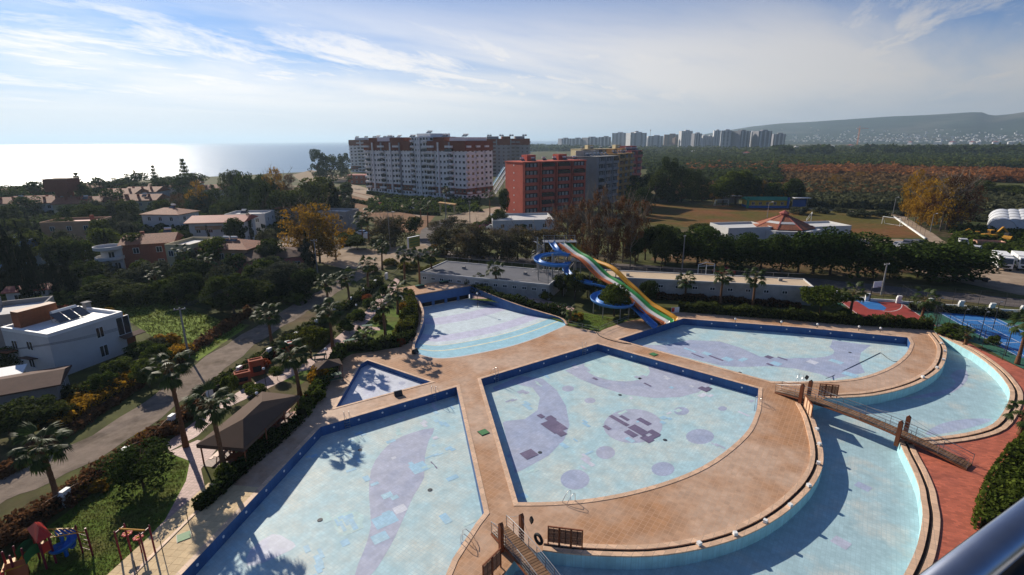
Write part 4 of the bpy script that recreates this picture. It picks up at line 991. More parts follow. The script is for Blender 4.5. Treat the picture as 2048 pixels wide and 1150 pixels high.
def supports(t, path, idx, m, off=0.0, r=.09):
    for i in idx:
        p = path[min(i, len(path)-1)]
        if p.z < .5: continue
        for s_ in ((-.7,.7) if off else (0,)):
            mk('support_column', MB().tube([(p.x+s_*.7,p.y+s_*.7,0),(p.x+s_*.7,p.y+s_*.7,p.z-.06)], r, 8), m, t)
supports(tg, gpath, (4,10,16,22,28,34,40), m_grey_steel, 1); supports(tyw, ypath, (6,14,22,30,38), m_grey_steel)
# blue spiral slide
def ring(c, r, z0, z1, a0, a1, n=22): return [Vector((c.x+r*math.cos(lerp(a0,a1,k/n)), c.y+r*math.sin(lerp(a0,a1,k/n)), lerp(z0,z1,k/n))) for k in range(n+1)]
rc1 = P(1105,521,6.3); rc2 = P(1224,606,1.9)
bs = [Vector((gA.x-2.2, gA.y+.2, 8.7)), P(1113,503,7.9), P(1127,510,7.3)]
bs += ring(rc1, 2.9, 6.9, 5.4, R(15), R(15+345))
bs += [P(1131,543,4.4), P(1143,556,3.9), P(1162,565,3.5), P(1195,573,3.1), P(1222,579,2.8)]
bs += ring(rc2, 3.0, 2.6, 1.5, R(95), R(95+300))
bs += [P(1270,620,1.1), P(1290,640,.6), P(1308,656,.3)]
bpath = smooth_line(bs, 2)
tb = thing('spiral_slide', 'blue spiral water slide looping round two turns', 'water slide', (rc2.x,rc2.y,0))
mk('trough', channel(bpath, 1.15, .62, 0, False), m_sblue, tb, True, True)
for i in (6,12,18,24,30,36,44,52,58,66,74,82,90,96):
    if i < len(bpath) and bpath[i].z > .8: mk('support_column', MB().tube([(bpath[i].x,bpath[i].y,0),(bpath[i].x,bpath[i].y,bpath[i].z-.05)], .08, 8), m_grey_steel, tb)
mk('mast', MB().tube([(rc1.x,rc1.y,0),(rc1.x,rc1.y,7.6)], .16, 10), m_grey_steel, tb)
for k in range(5):
    a = 2*PI*k/5; mk('brace', MB().bar((rc1.x,rc1.y,5.2),(rc1.x+2.8*math.cos(a),rc1.y+2.8*math.sin(a),5.7), .08), m_grey_steel, tb)
# start tower with platform and spiral stair
tt = thing('slide_tower', 'grey steel start tower with spiral stair above the slides', 'tower', (gA.x-1.2,gA.y+1.6,0))
X, Y = gA.x-.4, gA.y+1.7
mk('platform', MB().box((X,Y,8.75),(6.6,2.4,.12)), m_grey_steel, tt)
for x in (-3.1,-1.0,1.0,3.1):
    for y in (-1.1,1.1): mk('column', MB().tube([(X+x,Y+y,0),(X+x,Y+y,8.7+ (1.1 if y > 0 else .5))], .07, 8), m_grey_steel, tt)
for z in (3.0,6.0):
    b_ = MB()
    for x0, x1 in ((-3.1,-1.0),(-1.0,1.0),(1.0,3.1)): b_.bar((X+x0,Y+1.1,z-1.5),(X+x1,Y+1.1,z+1.3), .06); b_.bar((X+x0,Y-1.1,z),(X+x1,Y-1.1,z), .08)
    mk('brace', b_, m_grey_steel, tt)
for y in (1.1,):
    r_ = MB()
    for z in (9.2,9.7): r_.tube([(X-3.1,Y+y,z),(X+3.1,Y+y,z)], .03, 6)
    mk('guard_rail', r_, m_grey_steel, tt)
sx, sy = X-4.4, Y
mk('stair_post', MB().tube([(sx,sy,0),(sx,sy,9.6)], .11, 8), m_grey_steel, tt)
stp = mesh_of('stair_tread', MB().add([(.1,-.05,0),(1.15,-.22,0),(1.15,.22,0),(.1,.05,0),(.1,-.05,.05),(1.15,-.22,.05),(1.15,.22,.05),(.1,.05,.05)], [(0,3,2,1),(4,5,6,7),(0,1,5,4),(1,2,6,5),(2,3,7,6),(3,0,4,7)]))
for k in range(42):
    o = mk('stair_tread', stp, m_grey_steel, tt); wl_ = worldloc(tt); o.location = (sx-wl_.x, sy-wl_.y, .2+k*.205); o.rotation_euler = (0,0,k*.36)
for hh in (.5,1.0): mk('stair_rail', MB().tube([(sx+1.15*math.cos(k*.18), sy+1.15*math.sin(k*.18), .2+k*.1025+hh) for k in range(84)], .025, 5), m_grey_steel, tt)

# ------------------------------------------------------------------ tent pavilion
m_tent = mat('brown_canvas', (0.105,0.070,0.052), 0.85, 0.10, .8, .1, spec=.1)
ez, rz_ = 2.2, 3.5
eA, eB, eC, eD = P(524,783,ez), P(600,791,ez), P(487,897,ez), P(392,889,ez)
r1, r2 = P(524,803,rz_), P(486,838,rz_)
tp_ = thing('tent_pavilion', 'open pavilion with brown canvas hip roof beside the largest pool', 'pavilion', ((eA.x+eC.x)/2,(eA.y+eC.y)/2,0))
for nm, vs in (('roof_panel',(eA,eB,r1)),('roof_panel',(eB,eC,r2,r1)),('roof_panel',(eC,eD,r2)),('roof_panel',(eD,eA,r1,r2))):
    m_ = MB(); n = len(vs); dn = Vector((0,0,.05)); m_.add(list(vs)+[v-dn for v in vs], [tuple(range(n)), tuple(range(n,2*n))[::-1]]+[(i,(i+1) % n,n+(i+1) % n,n+i) for i in range(n)]); mk(nm, m_, m_tent, tp_)
for a, b_ in ((eA,eB),(eB,eC),(eC,eD),(eD,eA)): mk('valance', MB().strip([a,b_],[a-Vector((0,0,.35)),b_-Vector((0,0,.35))]), m_tent, tp_)
for q in [eA.lerp(r1,.08),eB.lerp(r1,.08),eC.lerp(r2,.08),eD.lerp(r2,.08),eB.lerp(eC,.33),eB.lerp(eC,.66),eA.lerp(eD,.33),eA.lerp(eD,.66)]: mk('post', MB().tube([(q.x,q.y,0),(q.x,q.y,ez)], .07, 8), m_redwood, tp_)
m_ptile = tile_mat('pavilion_floor_tiles', (0.16,0.075,0.05), (.1,.06,.05), .3, R(40), var=.15)
mk('floor', MB().sheet([q.xy for q in (eA,eB,eC,eD)], [], .02), m_ptile, tp_)
def table_set(p, rz0, m, lab, grp):
    t = thing('picnic_table', lab, 'table', (p.x,p.y,.02), rz0, grp)
    mk('table_top', MB().box((0,0,.74),(1.6,.75,.06)), m, t, False)
    for s_ in (-1,1):
        mk('bench', MB().box((0,s_*.75,.44),(1.6,.28,.05)), m, t, False)
        mk('leg_frame', MB().bar((s_*.6,-.75,.42),(s_*.6,.75,.42), .06).bar((s_*.6,-.35,0),(s_*.6,-.15,.72), .06).bar((s_*.6,.35,0),(s_*.6,.15,.72), .06), m, t, False)
m_orange_wood = mat('orange_varnished_wood', (0.30,0.075,0.02), 0.5, 0.2, 5)
for k in range(4):
    for q in (.3,.68):
        c = eB.lerp(eC,(k+.5)/4).lerp(eA.lerp(eD,(k+.5)/4), q); table_set(c, math.atan2((eC-eB).y,(eC-eB).x), m_orange_wood, 'orange wooden picnic table with benches under the tent roof', 'tables under the tent pavilion')
p = P(481,912); t = thing('drinks_barrel', 'green barrel with red top standing at the pavilion end', 'barrel', (p.x,p.y,0))
mk('body', MB().lathe([(.28,0),(.34,.4),(.34,.8),(.28,1.1)], 12), mat('pale_green_paint',(.45,.5,.2),.5), t, False); mk('lid', MB().lathe([(.3,1.1),(.2,1.3),(.05,1.35)], 12), gel('red_gel',(.5,.05,.03)), t, False)
for i, px_ in enumerate(((470,905),(500,890),(528,868))):
    p = P(*px_); t = thing('kiosk_board', 'orange red menu board leaning at the pavilion edge', 'board', (p.x,p.y,0), 1.0+i*.3, 'boards at the pavilion edge'); mk('panel', MB().box((0,0,.75),(.6,.05,1.1), M=Matrix.Rotation(R(12),3,'X')), m_sorange, t, False); mk('stand', MB().bar((0,.35,0),(0,0,1.1),.05), m_redwood, t, False)

# ------------------------------------------------------------------ playground
m_pred, m_pmar, m_pgrn, m_pblu, m_pyel = gel('play_red',(.50,.035,.025)), mat('play_maroon',(.18,.012,.03),.45,.1,4), gel('play_green',(.02,.14,.04)), gel('play_blue',(.02,.14,.48)), mat('play_yellow',(.62,.30,.03),.45,.1,4)
po = P(113,1126); pl = thing('playset', 'red-roofed climbing playset with green bridge and blue spiral slide', 'playground', (po.x,po.y,0))
def pw(x, y, z=0.0): return P(x, y, z)
def post(t, x, y, h, m=m_pmar): p = P(x,y); mk('post', MB().tube([(p.x,p.y,0),(p.x,p.y,h)], .07, 8).lathe([(.08,0),(.05,.09),(.01,.1)], 8, (p.x,p.y,h)), m, t)
tw = [P(94,1138), P(113,1126), P(80,1118), P(99,1108)]
for q, h in zip(tw, (2.5,2.5,2.5,2.5)): mk('post', MB().tube([(q.x,q.y,0),(q.x,q.y,h)], .07, 8), m_pmar, pl)
tcx = sum((q for q in tw), Vector())/4
mk('platform', MB().prism([tw[0].xy,tw[1].xy,tw[3].xy,tw[2].xy], 1.15, 1.23), m_pyel, pl)
e0 = [tcx+(q-tcx)*1.5 for q in (tw[0],tw[1],tw[3],tw[2])]; ra, rb = (tw[0]+tw[1])/2, (tw[2]+tw[3])/2
rf = MB(); z0, z1 = 2.45, 3.05
E4 = [(q.x,q.y,z0) for q in e0]; ra2 = tcx+(ra-tcx)*.6; rb2 = tcx+(rb-tcx)*.6
rf.add(E4+[(ra2.x,ra2.y,z1),(rb2.x,rb2.y,z1)]+[(x,y,z-.05) for x,y,z in E4], [(0,1,4),(1,2,5,4),(2,3,5),(3,0,4,5),(9,8,7,6),(0,6,7,1),(1,7,8,2),(2,8,9,3),(3,9,6,0)]); mk('roof', rf, m_pred, pl)
mk('rail_panel', MB().bar((tw[0].x,tw[0].y,1.6),(tw[1].x,tw[1].y,1.6),.05,.7), m_pred, pl); mk('rail_panel', MB().bar((tw[0].x,tw[0].y,1.6),(tw[2].x,tw[2].y,1.6),.05,.7), m_pred, pl)
# green arched bridge to the second low tower
q0, q1 = (tw[0]+tw[2])/2, P(52,1150); N = 10
for sd in (-.45,.45):
    dd = (q1-q0).normalized(); sv = Vector((-dd.y,dd.x,0))*sd; A_ = []; B_ = []
    for k in range(N+1):
        c = q0.lerp(q1,k/N)+sv; zc = 1.2+.25*math.sin(PI*k/N)-.2*k/N; A_.append(Vector((c.x,c.y,zc))); B_.append(Vector((c.x,c.y,zc+.75)))
    mk('bridge_side', MB().strip(A_, B_).strip([a+sv.normalized()*.03 for a in B_],[a+sv.normalized()*.03 for a in A_]), m_pgrn, pl)
dk = MB().strip([q0.lerp(q1,k/N)+Vector((0,0,1.2+.25*math.sin(PI*k/N)-.2*k/N))+Vector((-(q1-q0).normalized().y,(q1-q0).normalized().x,0))*.45 for k in range(N+1)],[q0.lerp(q1,k/N)+Vector((0,0,1.2+.25*math.sin(PI*k/N)-.2*k/N))-Vector((-(q1-q0).normalized().y,(q1-q0).normalized().x,0))*.45 for k in range(N+1)]); mk('bridge_floor', dk, m_pyel, pl)
for x, y in ((58,1145),(42,1140),(35,1160),(20,1152)): post(pl, x, y, 1.9)
q2 = P(38,1150); mk('platform', MB().box((q2.x,q2.y,1.0),(1.2,1.2,.08), .6), m_pyel, pl)
mk('climb_panel', MB().box((q2.x+.5,q2.y-.45,.75),(1.1,.06,1.3), .5, M=Matrix.Rotation(R(-25),3,'X')), m_sorange, pl)
sl_ = [Vector((q2.x-.4+.35*k, q2.y-.7-.45*k, 1.0-.18*k)) for k in range(6)]; mk('slide_trough', channel(smooth_line(sl_,3), .6, .3, 0, False), m_pred, pl, True, True)
sl_ = [Vector((q2.x-.9-.25*k, q2.y-.1-.2*k, 1.1-.2*k)) for k in range(5)]; mk('slide_trough', channel(smooth_line(sl_,3), .6, .35, 0, False), m_sorange, pl, True, True)
# blue spiral chute
bc = P(134,1112); hel = [Vector((bc.x+.55*math.cos(a), bc.y+.55*math.sin(a), lerp(1.5,.25,k/20))) for k in range(21) for a in [R(160)-k*R(22)]]
mk('spiral_chute', channel(hel, .55, .35, 0, False), m_pblu, pl, True, True); mk('chute_post', MB().tube([(bc.x,bc.y,0),(bc.x,bc.y,1.9)], .12, 10), m_pblu, pl)
# monkey bars
mbp = [P(166,1106), P(186,1112)]; lad = thing('monkey_bars', 'maroon and yellow overhead ladder beside the playset', 'playground', (mbp[0].x,mbp[0].y,0))
for q in mbp: mk('post', MB().tube([(q.x,q.y,0),(q.x,q.y,2.35)], .06, 8), m_pmar, lad)
e1 = [tw[3], tw[1]]
for a, b_ in zip(mbp, (tw[3], tw[1])): mk('side_rail', MB().tube([(a.x,a.y,2.1),(b_.x,b_.y,2.1)], .04, 6), m_pyel, lad)
for k in range(1,7):
    a = mbp[0].lerp(tw[3],k/7); b_ = mbp[1].lerp(tw[1],k/7); mk('rung', MB().tube([(a.x,a.y,2.1),(b_.x,b_.y,2.1)], .025, 6), m_pyel, lad)
for k in range(4):
    z = .5+k*.4; mk('rung', MB().tube([(mbp[0].x,mbp[0].y,z),(mbp[1].x,mbp[1].y,z)], .022, 6), m_pmar, lad)
# swing frame
sw = [P(243,1119), P(262,1103), P(293,1123), P(311,1106)]; sf = thing('swing_frame', 'maroon swing frame with yellow top beam by the pink path', 'swing frame', (sw[0].x,sw[0].y,0))
for q in sw: mk('post', MB().tube([(q.x,q.y,0),(q.x,q.y,2.3)], .06, 8).lathe([(.07,0),(.04,.08),(.01,.09)], 8, (q.x,q.y,2.3)), m_pmar, sf)
for a, b_ in ((sw[0],sw[1]),(sw[2],sw[3])): mk('end_rail', MB().tube([(a.x,a.y,2.2),(b_.x,b_.y,2.2)], .045, 6), m_pmar, sf)
a, b_ = (sw[0]+sw[1])/2, (sw[2]+sw[3])/2; mk('top_beam', MB().tube([(a.x,a.y,2.26),(b_.x,b_.y,2.26)], .06, 8), m_pyel, sf)
for i, px_ in enumerate(((262,1098),(284,1106))):
    p = P(*px_); t = thing('flower_spinner', 'red flower-shaped spinner on a dark post at the swing frame', 'playground toy', (p.x,p.y,0), i*.4, 'red flower spinners'); mk('post', MB().tube([(0,0,0),(0,0,1.25)], .05, 8), m_pmar, t, False)
    for k in range(8):
        a = k*PI/4; mk('petal', MB().lathe([(.01,-.03),(.11,0),(.09,.04),(.01,.06)], 8, (.24*math.cos(a),.24*math.sin(a),1.32)), m_pred, t, False)
    mk('hub', MB().lathe([(.16,1.24),(.17,1.34),(.02,1.42)], 10), m_pyel, t, False)

# ------------------------------------------------------------------ garden paths, lawn, barbecue
m_pink = tile_mat('pink_stamped_paving', (0.50,0.335,0.29), (0.36,0.24,0.20), .33, R(10), col2=(.40,.25,.21), mix=(.5,.65), scale2=.3, var=.15, rough=.65, gw=.08, spec=.25)
patch('garden_path', [(200,1180),(268,1148),(386,1032),(412,985),(402,938),(440,890),(395,880),(336,905),(380,922),(372,962),(330,1040),(225,1150)], m_pink, 0.008)
patch('garden_path', [(340,902),(395,872),(455,815),(540,775),(600,745),(560,742),(500,770),(440,805),(330,888)], m_pink, 0.0105)
patch('garden_path', [(590,745),(640,735),(660,712),(700,675),(740,640),(780,600),(800,560),(790,556),(765,585),(725,630),(690,660),(655,690),(625,715),(560,740)], m_pink, 0.008)
patch('garden_path', [(662,678),(730,682),(735,690),(660,690)], m_pink, 0.012); patch('garden_path', [(680,648),(760,655),(760,661),(676,656)], m_pink, 0.012)
patch('garden_path', [(945,590),(1060,592),(1150,615),(1145,622),(1050,600),(945,597)], m_pink, 0.008)
patch('lawn', [(60,1220),(0,1180),(60,1080),(180,990),(330,905),(382,922),(372,962),(330,1040),(225,1150),(190,1200)], m_lawn, 0.004)
patch('lawn', [(600,770),(640,740),(720,700),(800,690),(812,650),(800,600),(760,620),(700,670),(640,720),(560,760)], m_lawn, 0.003)
patch('lawn', [(935,598),(1000,596),(1100,610),(1180,628),(1256,640),(1212,655),(1197,662),(1135,648),(1060,620),(985,603)], m_lawn, 0.004)
patch('kerb_strip', [(268,1152),(388,1032),(604,849),(600,846),(384,1030),(262,1150)], m_coping, 0.07)
m_brick = mat('red_rendered_brick', (0.34,0.075,0.03), 0.85, 0.2, 3, .3)
for (x, y, w, d, h, a, lab) in ((487,765,1.7,.9,1.3,.6,'low red brick barbecue counter with white top on the garden path'),(515,748,1.6,1.0,1.9,.6,'taller red brick oven with square open chimney beside the counter'),(585,700,1.5,1.2,1.2,.6,'red brick planter box by the bushy green tree')):
    p = P(x,y); t = thing('brick_barbecue', lab, 'barbecue', (p.x,p.y,0), a)
    mk('base', MB().box((0,0,h/2),(w,d,h)), m_brick, t, False)
    r_ = MB()
    for sx_, sy_, lw, ld in ((0,d/2-.06,w+.1,.14),(0,-d/2+.06,w+.1,.14),(w/2-.06,0,.14,d-.16),(-w/2+.06,0,.14,d-.16)): r_.box((sx_,sy_,h+.06),(lw,ld,.12))
    mk('rim', r_, m_white if h < 1.25 else m_brick, t, False); mk('recess', MB().box((0,-d/2-.002,h*.45),(w*.6,.02,h*.4)), m_gutter, t, False)
# lamp posts and benches in the garden
def globe_lamp(x, y, h, lab, grp):
    p = P(x,y); t = thing('garden_lamp', lab, 'lamp', (p.x,p.y,0), 0, grp)
    mk('pole', MB().tube([(0,0,0),(0,0,h)], [.05,.035], 8), m_dark_metal, t, False); mk('globe', MB().lathe([(.06,0),(.15,.08),(.17,.18),(.13,.28),(.03,.33)], 12, (0,0,h)), m_white, t, False, True)
for x, y in ((533,777),(715,640),(655,735),(955,615),(1073,590),(520,830)): globe_lamp(x, y, 2.4, 'dark garden lamp post with white globe among the shrubs', 'globe lamps in the garden')
for x, y in ((1470,645),(1562,651),(1634,656),(1717,661),(1760,664)): globe_lamp(x, y, .45, 'short white bollard lamp along the hedge behind the pool', 'bollard lamps along the hedge')
for x, y, a in ((670,760,.5),(640,720,.2),(700,690,.6),(735,660,.3)):
    table_set(P(x,y), a, mat('green_garden_furniture',(.03,.09,.05),.6) if 'green_garden_furniture' not in bpy.data.materials else bpy.data.materials['green_garden_furniture'], 'dark green garden table with benches between the palms', 'garden tables')
p = P(660,760); t = thing('small_awning', 'small brown awning roof over a garden table', 'awning', (p.x,p.y,0), .5); mk('roof', MB().add([(-1.5,-1.1,2.1),(1.5,-1.1,2.1),(1.5,1.1,2.1),(-1.5,1.1,2.1),(0,0,2.7)], [(0,1,4),(1,2,4),(2,3,4),(3,0,4),(3,2,1,0)]), m_tent, t, False)
for x in (-1.4,1.4):
    for y in (-1,1): mk('post', MB().tube([(x,y,0),(x,y,2.1)], .04, 6), m_redwood, t, False)
# white fence pillars with curved wings and iron bars along the road
pil = MB().prism([(-.35,-.2),(.35,-.2),(.35,.2),(-.35,.2)], 0, 1.1); pil.prism([(-.25,-.2),(.2,-.2),(.45,-.2),(.45,.2),(-.25,.2)], 1.1, 1.35); pil_me = mesh_of('pillar', pil)
fl = resample(smooth_line(PP([(-60,1110),(20,1075),(150,1000),(230,940),(345,855),(420,800),(470,760),(540,715),(620,665),(700,610),(770,560),(800,545)]), 3), 15)
for a, b_ in zip(fl, fl[1:]):
    L_ = (b_-a).length; ang = math.atan2((b_-a).y,(b_-a).x)
    t = thing('road_fence', 'white pillar with wrought iron fence section along the gravel road', 'fence', (a.x,a.y,0), ang, 'fence sections along the gravel road')
    mk('pillar', pil_me, m_white, t); r_ = MB()
    for k in range(int((L_-.8)/.16)): r_.bar((.4+k*.16,0,.15),(.4+k*.16,0,.95+.25*math.cos(PI*(k*.16)/L_*2)), .02)
    r_.bar((.3,0,.2),(L_-.3,0,.2), .04); mk('bars', r_, m_dark_metal, t, False)
    pts_ = [(lerp(.3,L_-.3,k/8),0,1.0+.25*math.cos(2*PI*k/8)) for k in range(9)]; mk('top_rail', MB().tube(pts_, .03, 5), m_cream_rail_slats, t, False)
# ================================================================== buildings
m_glass = mat('window_glass', (0.020,0.026,0.035), 0.12, 0.15, 2, spec=0.6)
m_frame = mat('window_frame_white', (0.70,0.70,0.69), 0.5, 0.05, 3)
m_wht = mat('white_render', (0.56,0.555,0.54), 0.85, 0.08, .7, .1, col2=(.55,.54,.52), mix=(.5,.72), scale2=.5, spec=.15)
m_cream = mat('cream_render', (0.50,0.42,0.26), 0.85, 0.08, .7, .1, spec=.15)
m_peach = mat('peach_render', (0.44,0.26,0.155), 0.85, 0.10, .7, .1, spec=.15)
m_pinkr = mat('pink_render', (0.52,0.17,0.16), 0.85, 0.10, .7, .1, spec=.15)
m_brickw = mat('brick_wall', (0.27,0.10,0.065), 0.9, 0.18, 2.5, .3, spec=.1)
m_greyr = mat('grey_concrete', (0.30,0.285,0.27), 0.9, 0.14, .6, .15, col2=(.22,.21,.20), mix=(.5,.7), scale2=.3, spec=.15)
m_tile_roof = tile_mat('terracotta_roof', (0.36,0.125,0.06), (0.18,0.07,0.04), .34, 0, col2=(.26,.10,.055), mix=(.5,.65), scale2=.5, var=.2, rough=.8, gw=.12)
m_red_metal = mat('red_metal_roof', (0.36,0.105,0.085), 0.7, 0.1, .8, col2=(.27,.08,.065), mix=(.5,.7), scale2=.4, spec=.15)
m_brown_roof = mat('brown_roof_felt', (0.11,0.062,0.045), 0.9, 0.2, 1, .2)
m_roofdeck = mat('pale_roof_screed', (0.58,0.56,0.54), 0.8, 0.12, .8, col2=(.45,.43,.41), mix=(.5,.7), scale2=.3, spec=.2)
m_solar = mat('solar_panel', (0.03,0.035,0.05), 0.15, 0.1, 3, spec=.6)
WIN = {}
def win_mesh(w, h):
    k = (round(w,2), round(h,2))
    if k not in WIN:
        f_ = MB(); t_ = .07
        for x in (-w/2+t_/2, 0, w/2-t_/2): f_.box((x,0,0),(t_,.10,h))
        for z in (-h/2+t_/2, h/2-t_/2): f_.box((0,0,z),(w-.002,.104,t_))
        WIN[k] = (mesh_of('window', f_), mesh_of('pane', MB().box((0,.012,0),(w-.02,.05,h-.02))))
    return WIN[k]
def window(t, x, y, z, w, h, a, sill=True):
    f_, g_ = win_mesh(w, h); o = mk('window', f_, m_frame, t); o.location = (x,y,z); o.rotation_euler = (0,0,a)
    mk('pane', g_, m_glass, o)
def face_windows(t, W, D, faces, floors, z0=0.0, fh=2.9, w=1.2, h=1.3, skip=()):
    """faces: dict F(ront -y) B R L -> number of columns"""
    for f_, n in faces.items():
        for fl_ in range(floors):
            for k in range(n):
                if (f_, fl_, k) in skip: continue
                u = (k+.5)/n-.5; z = z0+fl_*fh+fh*.55
                if f_ == 'F': window(t, u*W*.9, -D/2-.01, z, w, h, 0)
                if f_ == 'B': window(t, u*W*.9, D/2+.01, z, w, h, PI)
                if f_ == 'R': window(t, W/2+.01, u*D*.9, z, w, h, PI/2)
                if f_ == 'L': window(t, -W/2-.01, u*D*.9, z, w, h, -PI/2)
def pitched(t, W, D, h, rise, m, over=.5, hip=True, name='roof', z=None, cx=0, cy=0):
    z = h if z is None else z; a, b_ = W/2+over, D/2+over; mb = MB(); ins = b_ if hip else 0; th = .16
    if W >= D: r0, r1 = (-a+ins,0), (a-ins,0)
    else: ins = a if hip else 0; r0, r1 = (0,-b_+ins), (0,b_-ins)
    E4 = [(-a,-b_),(a,-b_),(a,b_),(-a,b_)]
    vs = [(cx+x,cy+y,z+th) for x, y in E4]+[(cx+r0[0],cy+r0[1],z+rise+th),(cx+r1[0],cy+r1[1],z+rise+th)]+[(cx+x,cy+y,z+.002) for x, y in E4]
    if W >= D: fs = [(0,1,5,4),(1,2,5),(2,3,4,5),(3,0,4)]
    else: fs = [(0,1,4),(1,2,5,4),(2,3,5),(3,0,4,5)]
    fs += [(9,8,7,6),(0,6,7,1),(1,7,8,2),(2,8,9,3),(3,9,6,0)]
    return mk(name, mb.add(vs, fs), m, t, False)
def parapet(t, W, D, z, hgt, m, th=.22, name='parapet', cx=0, cy=0):
    r_ = MB(); o = .004
    for x, y, lw, ld in ((0,-D/2+th/2-o,W+2*o,th),(0,D/2-th/2+o,W+2*o,th),(W/2-th/2+o,0,th,D-2*th),(-W/2+th/2-o,0,th,D-2*th)): r_.box((cx+x,cy+y,z+hgt/2),(lw,ld,hgt))
    return mk(name, r_, m, t, False)
def solar_heater(t, x, y, z, a=0.0, n=1):
    for k in range(n):
        s_ = MB(); M_ = Matrix.Rotation(a,3,'Z')
        c = Vector((x,y,z))+M_ @ Vector((k*1.9,0,0))
        o = mk('solar_panel', MB().box((0,0,.55),(1.7,1.2,.08), 0, M=Matrix.Rotation(R(35),3,'X')), m_solar, t, False); o.location = c; o.rotation_euler = (0,0,a)
        q = mk('water_tank', MB().tube([(-.7,.75,1.25),(.7,.75,1.25)], .28, 9), m_frame, t, False); q.location = c; q.rotation_euler = (0,0,a)
        f_ = mk('heater_frame', MB().bar((-.6,.75,0),(-.6,.75,1.0),.05).bar((.6,.75,0),(.6,.75,1.0),.05).bar((-.6,-.4,0),(-.6,-.4,.3),.05).bar((.6,-.4,0),(.6,-.4,.3),.05), m_grey_steel, t, False); f_.location = c; f_.rotation_euler = (0,0,a)

# -- white cube house by the road
fl_, fr_, bl_ = P(118,757), P(262,702), P(42,737)
ang = math.atan2((fr_-fl_).y,(fr_-fl_).x); W = (fr_-fl_).length; D = 8.6; c = fl_+Vector((math.cos(ang),math.sin(ang),0))*W/2+Vector((-math.sin(ang),math.cos(ang),0))*D/2
t = thing('white_house', 'white flat-roofed two-storey house with solar panels on its roof beside the gravel road', 'house', c, ang)
mk('wall', MB().box((0,0,2.7),(W,D,5.4)), m_wht, t, False); mk('roof_deck', MB().box((0,0,5.43),(W-.5,D-.5,.06)), m_white, t, False); parapet(t, W, D, 5.4, .45, m_white, .28)
for x, z, w, h in ((1.2,4.0,1.0,1.5),(1.2,1.4,1.1,1.6),(4.3,3.9,1.8,2.6),(-W/2+2.0,0,0,0)):
    if w: window(t, x, -D/2-.01, z, w, h, 0)
for y, z in ((-.5,3.9),(2.4,3.7),(0,1.5)): window(t, -W/2-.01, y, z, 1.1, 1.2, -PI/2)
window(t, W/2+.01, 0, 3.8, 1.4, 1.3, PI/2)
mk('porch_roof', MB().box((4.9,-D/2-.55,2.45),(3.0,1.1,.10), M=Matrix.Rotation(R(14),3,'X')), m_brown_roof, t, False); d_ = mk('door', MB().box((4.9,-D/2-.03,1.1),(1.2,.08,2.2)), m_redwood, t, False); mk('handle', MB().box((5.3,-D/2-.09,1.1),(.05,.05,.15)), m_steel, d_, False)
mk('window_awning', MB().box((-W/2-.45,-.3,2.4),(.9,2.2,.10), M=Matrix.Rotation(R(12),3,'Y')), m_brown_roof, t, False)
mk('balcony_screen', MB().box((-W/2-.6,3.2,3.0),(1.2,2.2,.1)), m_redwood, t, False)
mk('roof_box', MB().box((-W/2+3.4,D/2-1.0,6.5),(4.4,1.4,2.1)), m_redwood, t, False)
for k in range(3): o = mk('solar_panel', MB().box((0,0,0),(1.15,2.0,.06), M=Matrix.Rotation(R(28),3,'X')), m_solar, t, False); o.location = (-.2+k*1.3,.4,6.1)
mk('panel_frame', MB().box((1.1,.4,5.75),(3.8,.1,.08)).bar((-.7,1.2,5.46),(-.7,1.2,6.5),.05).bar((2.9,1.2,5.46),(2.9,1.2,6.5),.05), m_grey_steel, t, False)
mk('water_tank', MB().tube([(-.4,1.5,6.6),(2.6,1.5,6.6)], .28, 9), m_frame, t, False)
mk('chimney', MB().box((4.6,2.6,5.9),(.7,.7,.9)).box((4.6,2.6,6.5),(.9,.9,.12)), m_greyr, t, False)

def simple_house(name, label, px_near, ang, W, D, floors, wall_m, roof, roof_m, faces, fh=2.9, rise=1.6, extra=None, cat='house'):
    """px_near: surveyed near (front-left) ground corner; local x along the front"""
    p = P(*px_near); c = p+Vector((math.cos(ang),math.sin(ang),0))*W/2+Vector((-math.sin(ang),math.cos(ang),0))*D/2
    t = thing(name, label, cat, c, ang); h = floors*fh
    mk('wall', MB().box((0,0,h/2),(W,D,h)), wall_m, t, False)
    if roof == 'flat': mk('roof_deck', MB().box((0,0,h+.02),(W-.4,D-.4,.06)), roof_m, t, False); parapet(t, W, D, h, .7, wall_m)
    else: pitched(t, W, D, h, rise, roof_m, .5, roof == 'hip')
    face_windows(t, W, D, faces, floors, fh=fh)
    return t, h
RD = math.atan2((P(640,593)-P(250,838)).y, (P(640,593)-P(250,838)).x)
t, h = simple_house('villa', 'white villa with curved balconies and brick side under a red tiled roof', (252,542), R(20), 10, 9, 2, m_brickw, 'gable', m_tile_roof, {'F':2,'R':2})
mk('white_wing', MB().box((-6.8,-1.2,2.6),(3.9,8,5.2)), m_wht, t, False)
for z in (2.9,5.2): mk('curved_balcony', MB().lathe([(2.6,0),(2.8,.1),(2.8,.8),(2.65,.8),(2.6,.2),(.1,.2)], 22, (-7.4,-4.4,z)), m_wht, t, False)
for x, z in ((-7.6,1.5),(-6.0,1.5),(-6.8,4.0)): window(t, x, -5.21, z, 1.2, 1.5, 0)
solar_heater(t, 3, 1.5, 7.0); mk('chimney', MB().box((-2,1,7.2),(.8,.8,1.6)), m_brickw, t, False)
t, h = simple_house('villa', 'tall white villa with long red metal roof behind the yellow house', (385,494), R(8), 14, 10, 2, m_wht, 'flat', m_roofdeck, {'F':4,'R':2})
o = pitched(t, 14, 10, h, 1.3, m_red_metal, .9, False, z=h+.8); mk('orange_band', MB().box((-2,-5.03,h-.6),(7,.06,1.1)), m_peach, t, False)
for x in (-6.7,-2.4,2.4,6.7): mk('roof_post', MB().box((x,-4.8,h+.5),(.2,.2,1.3)), m_wht, t, False)
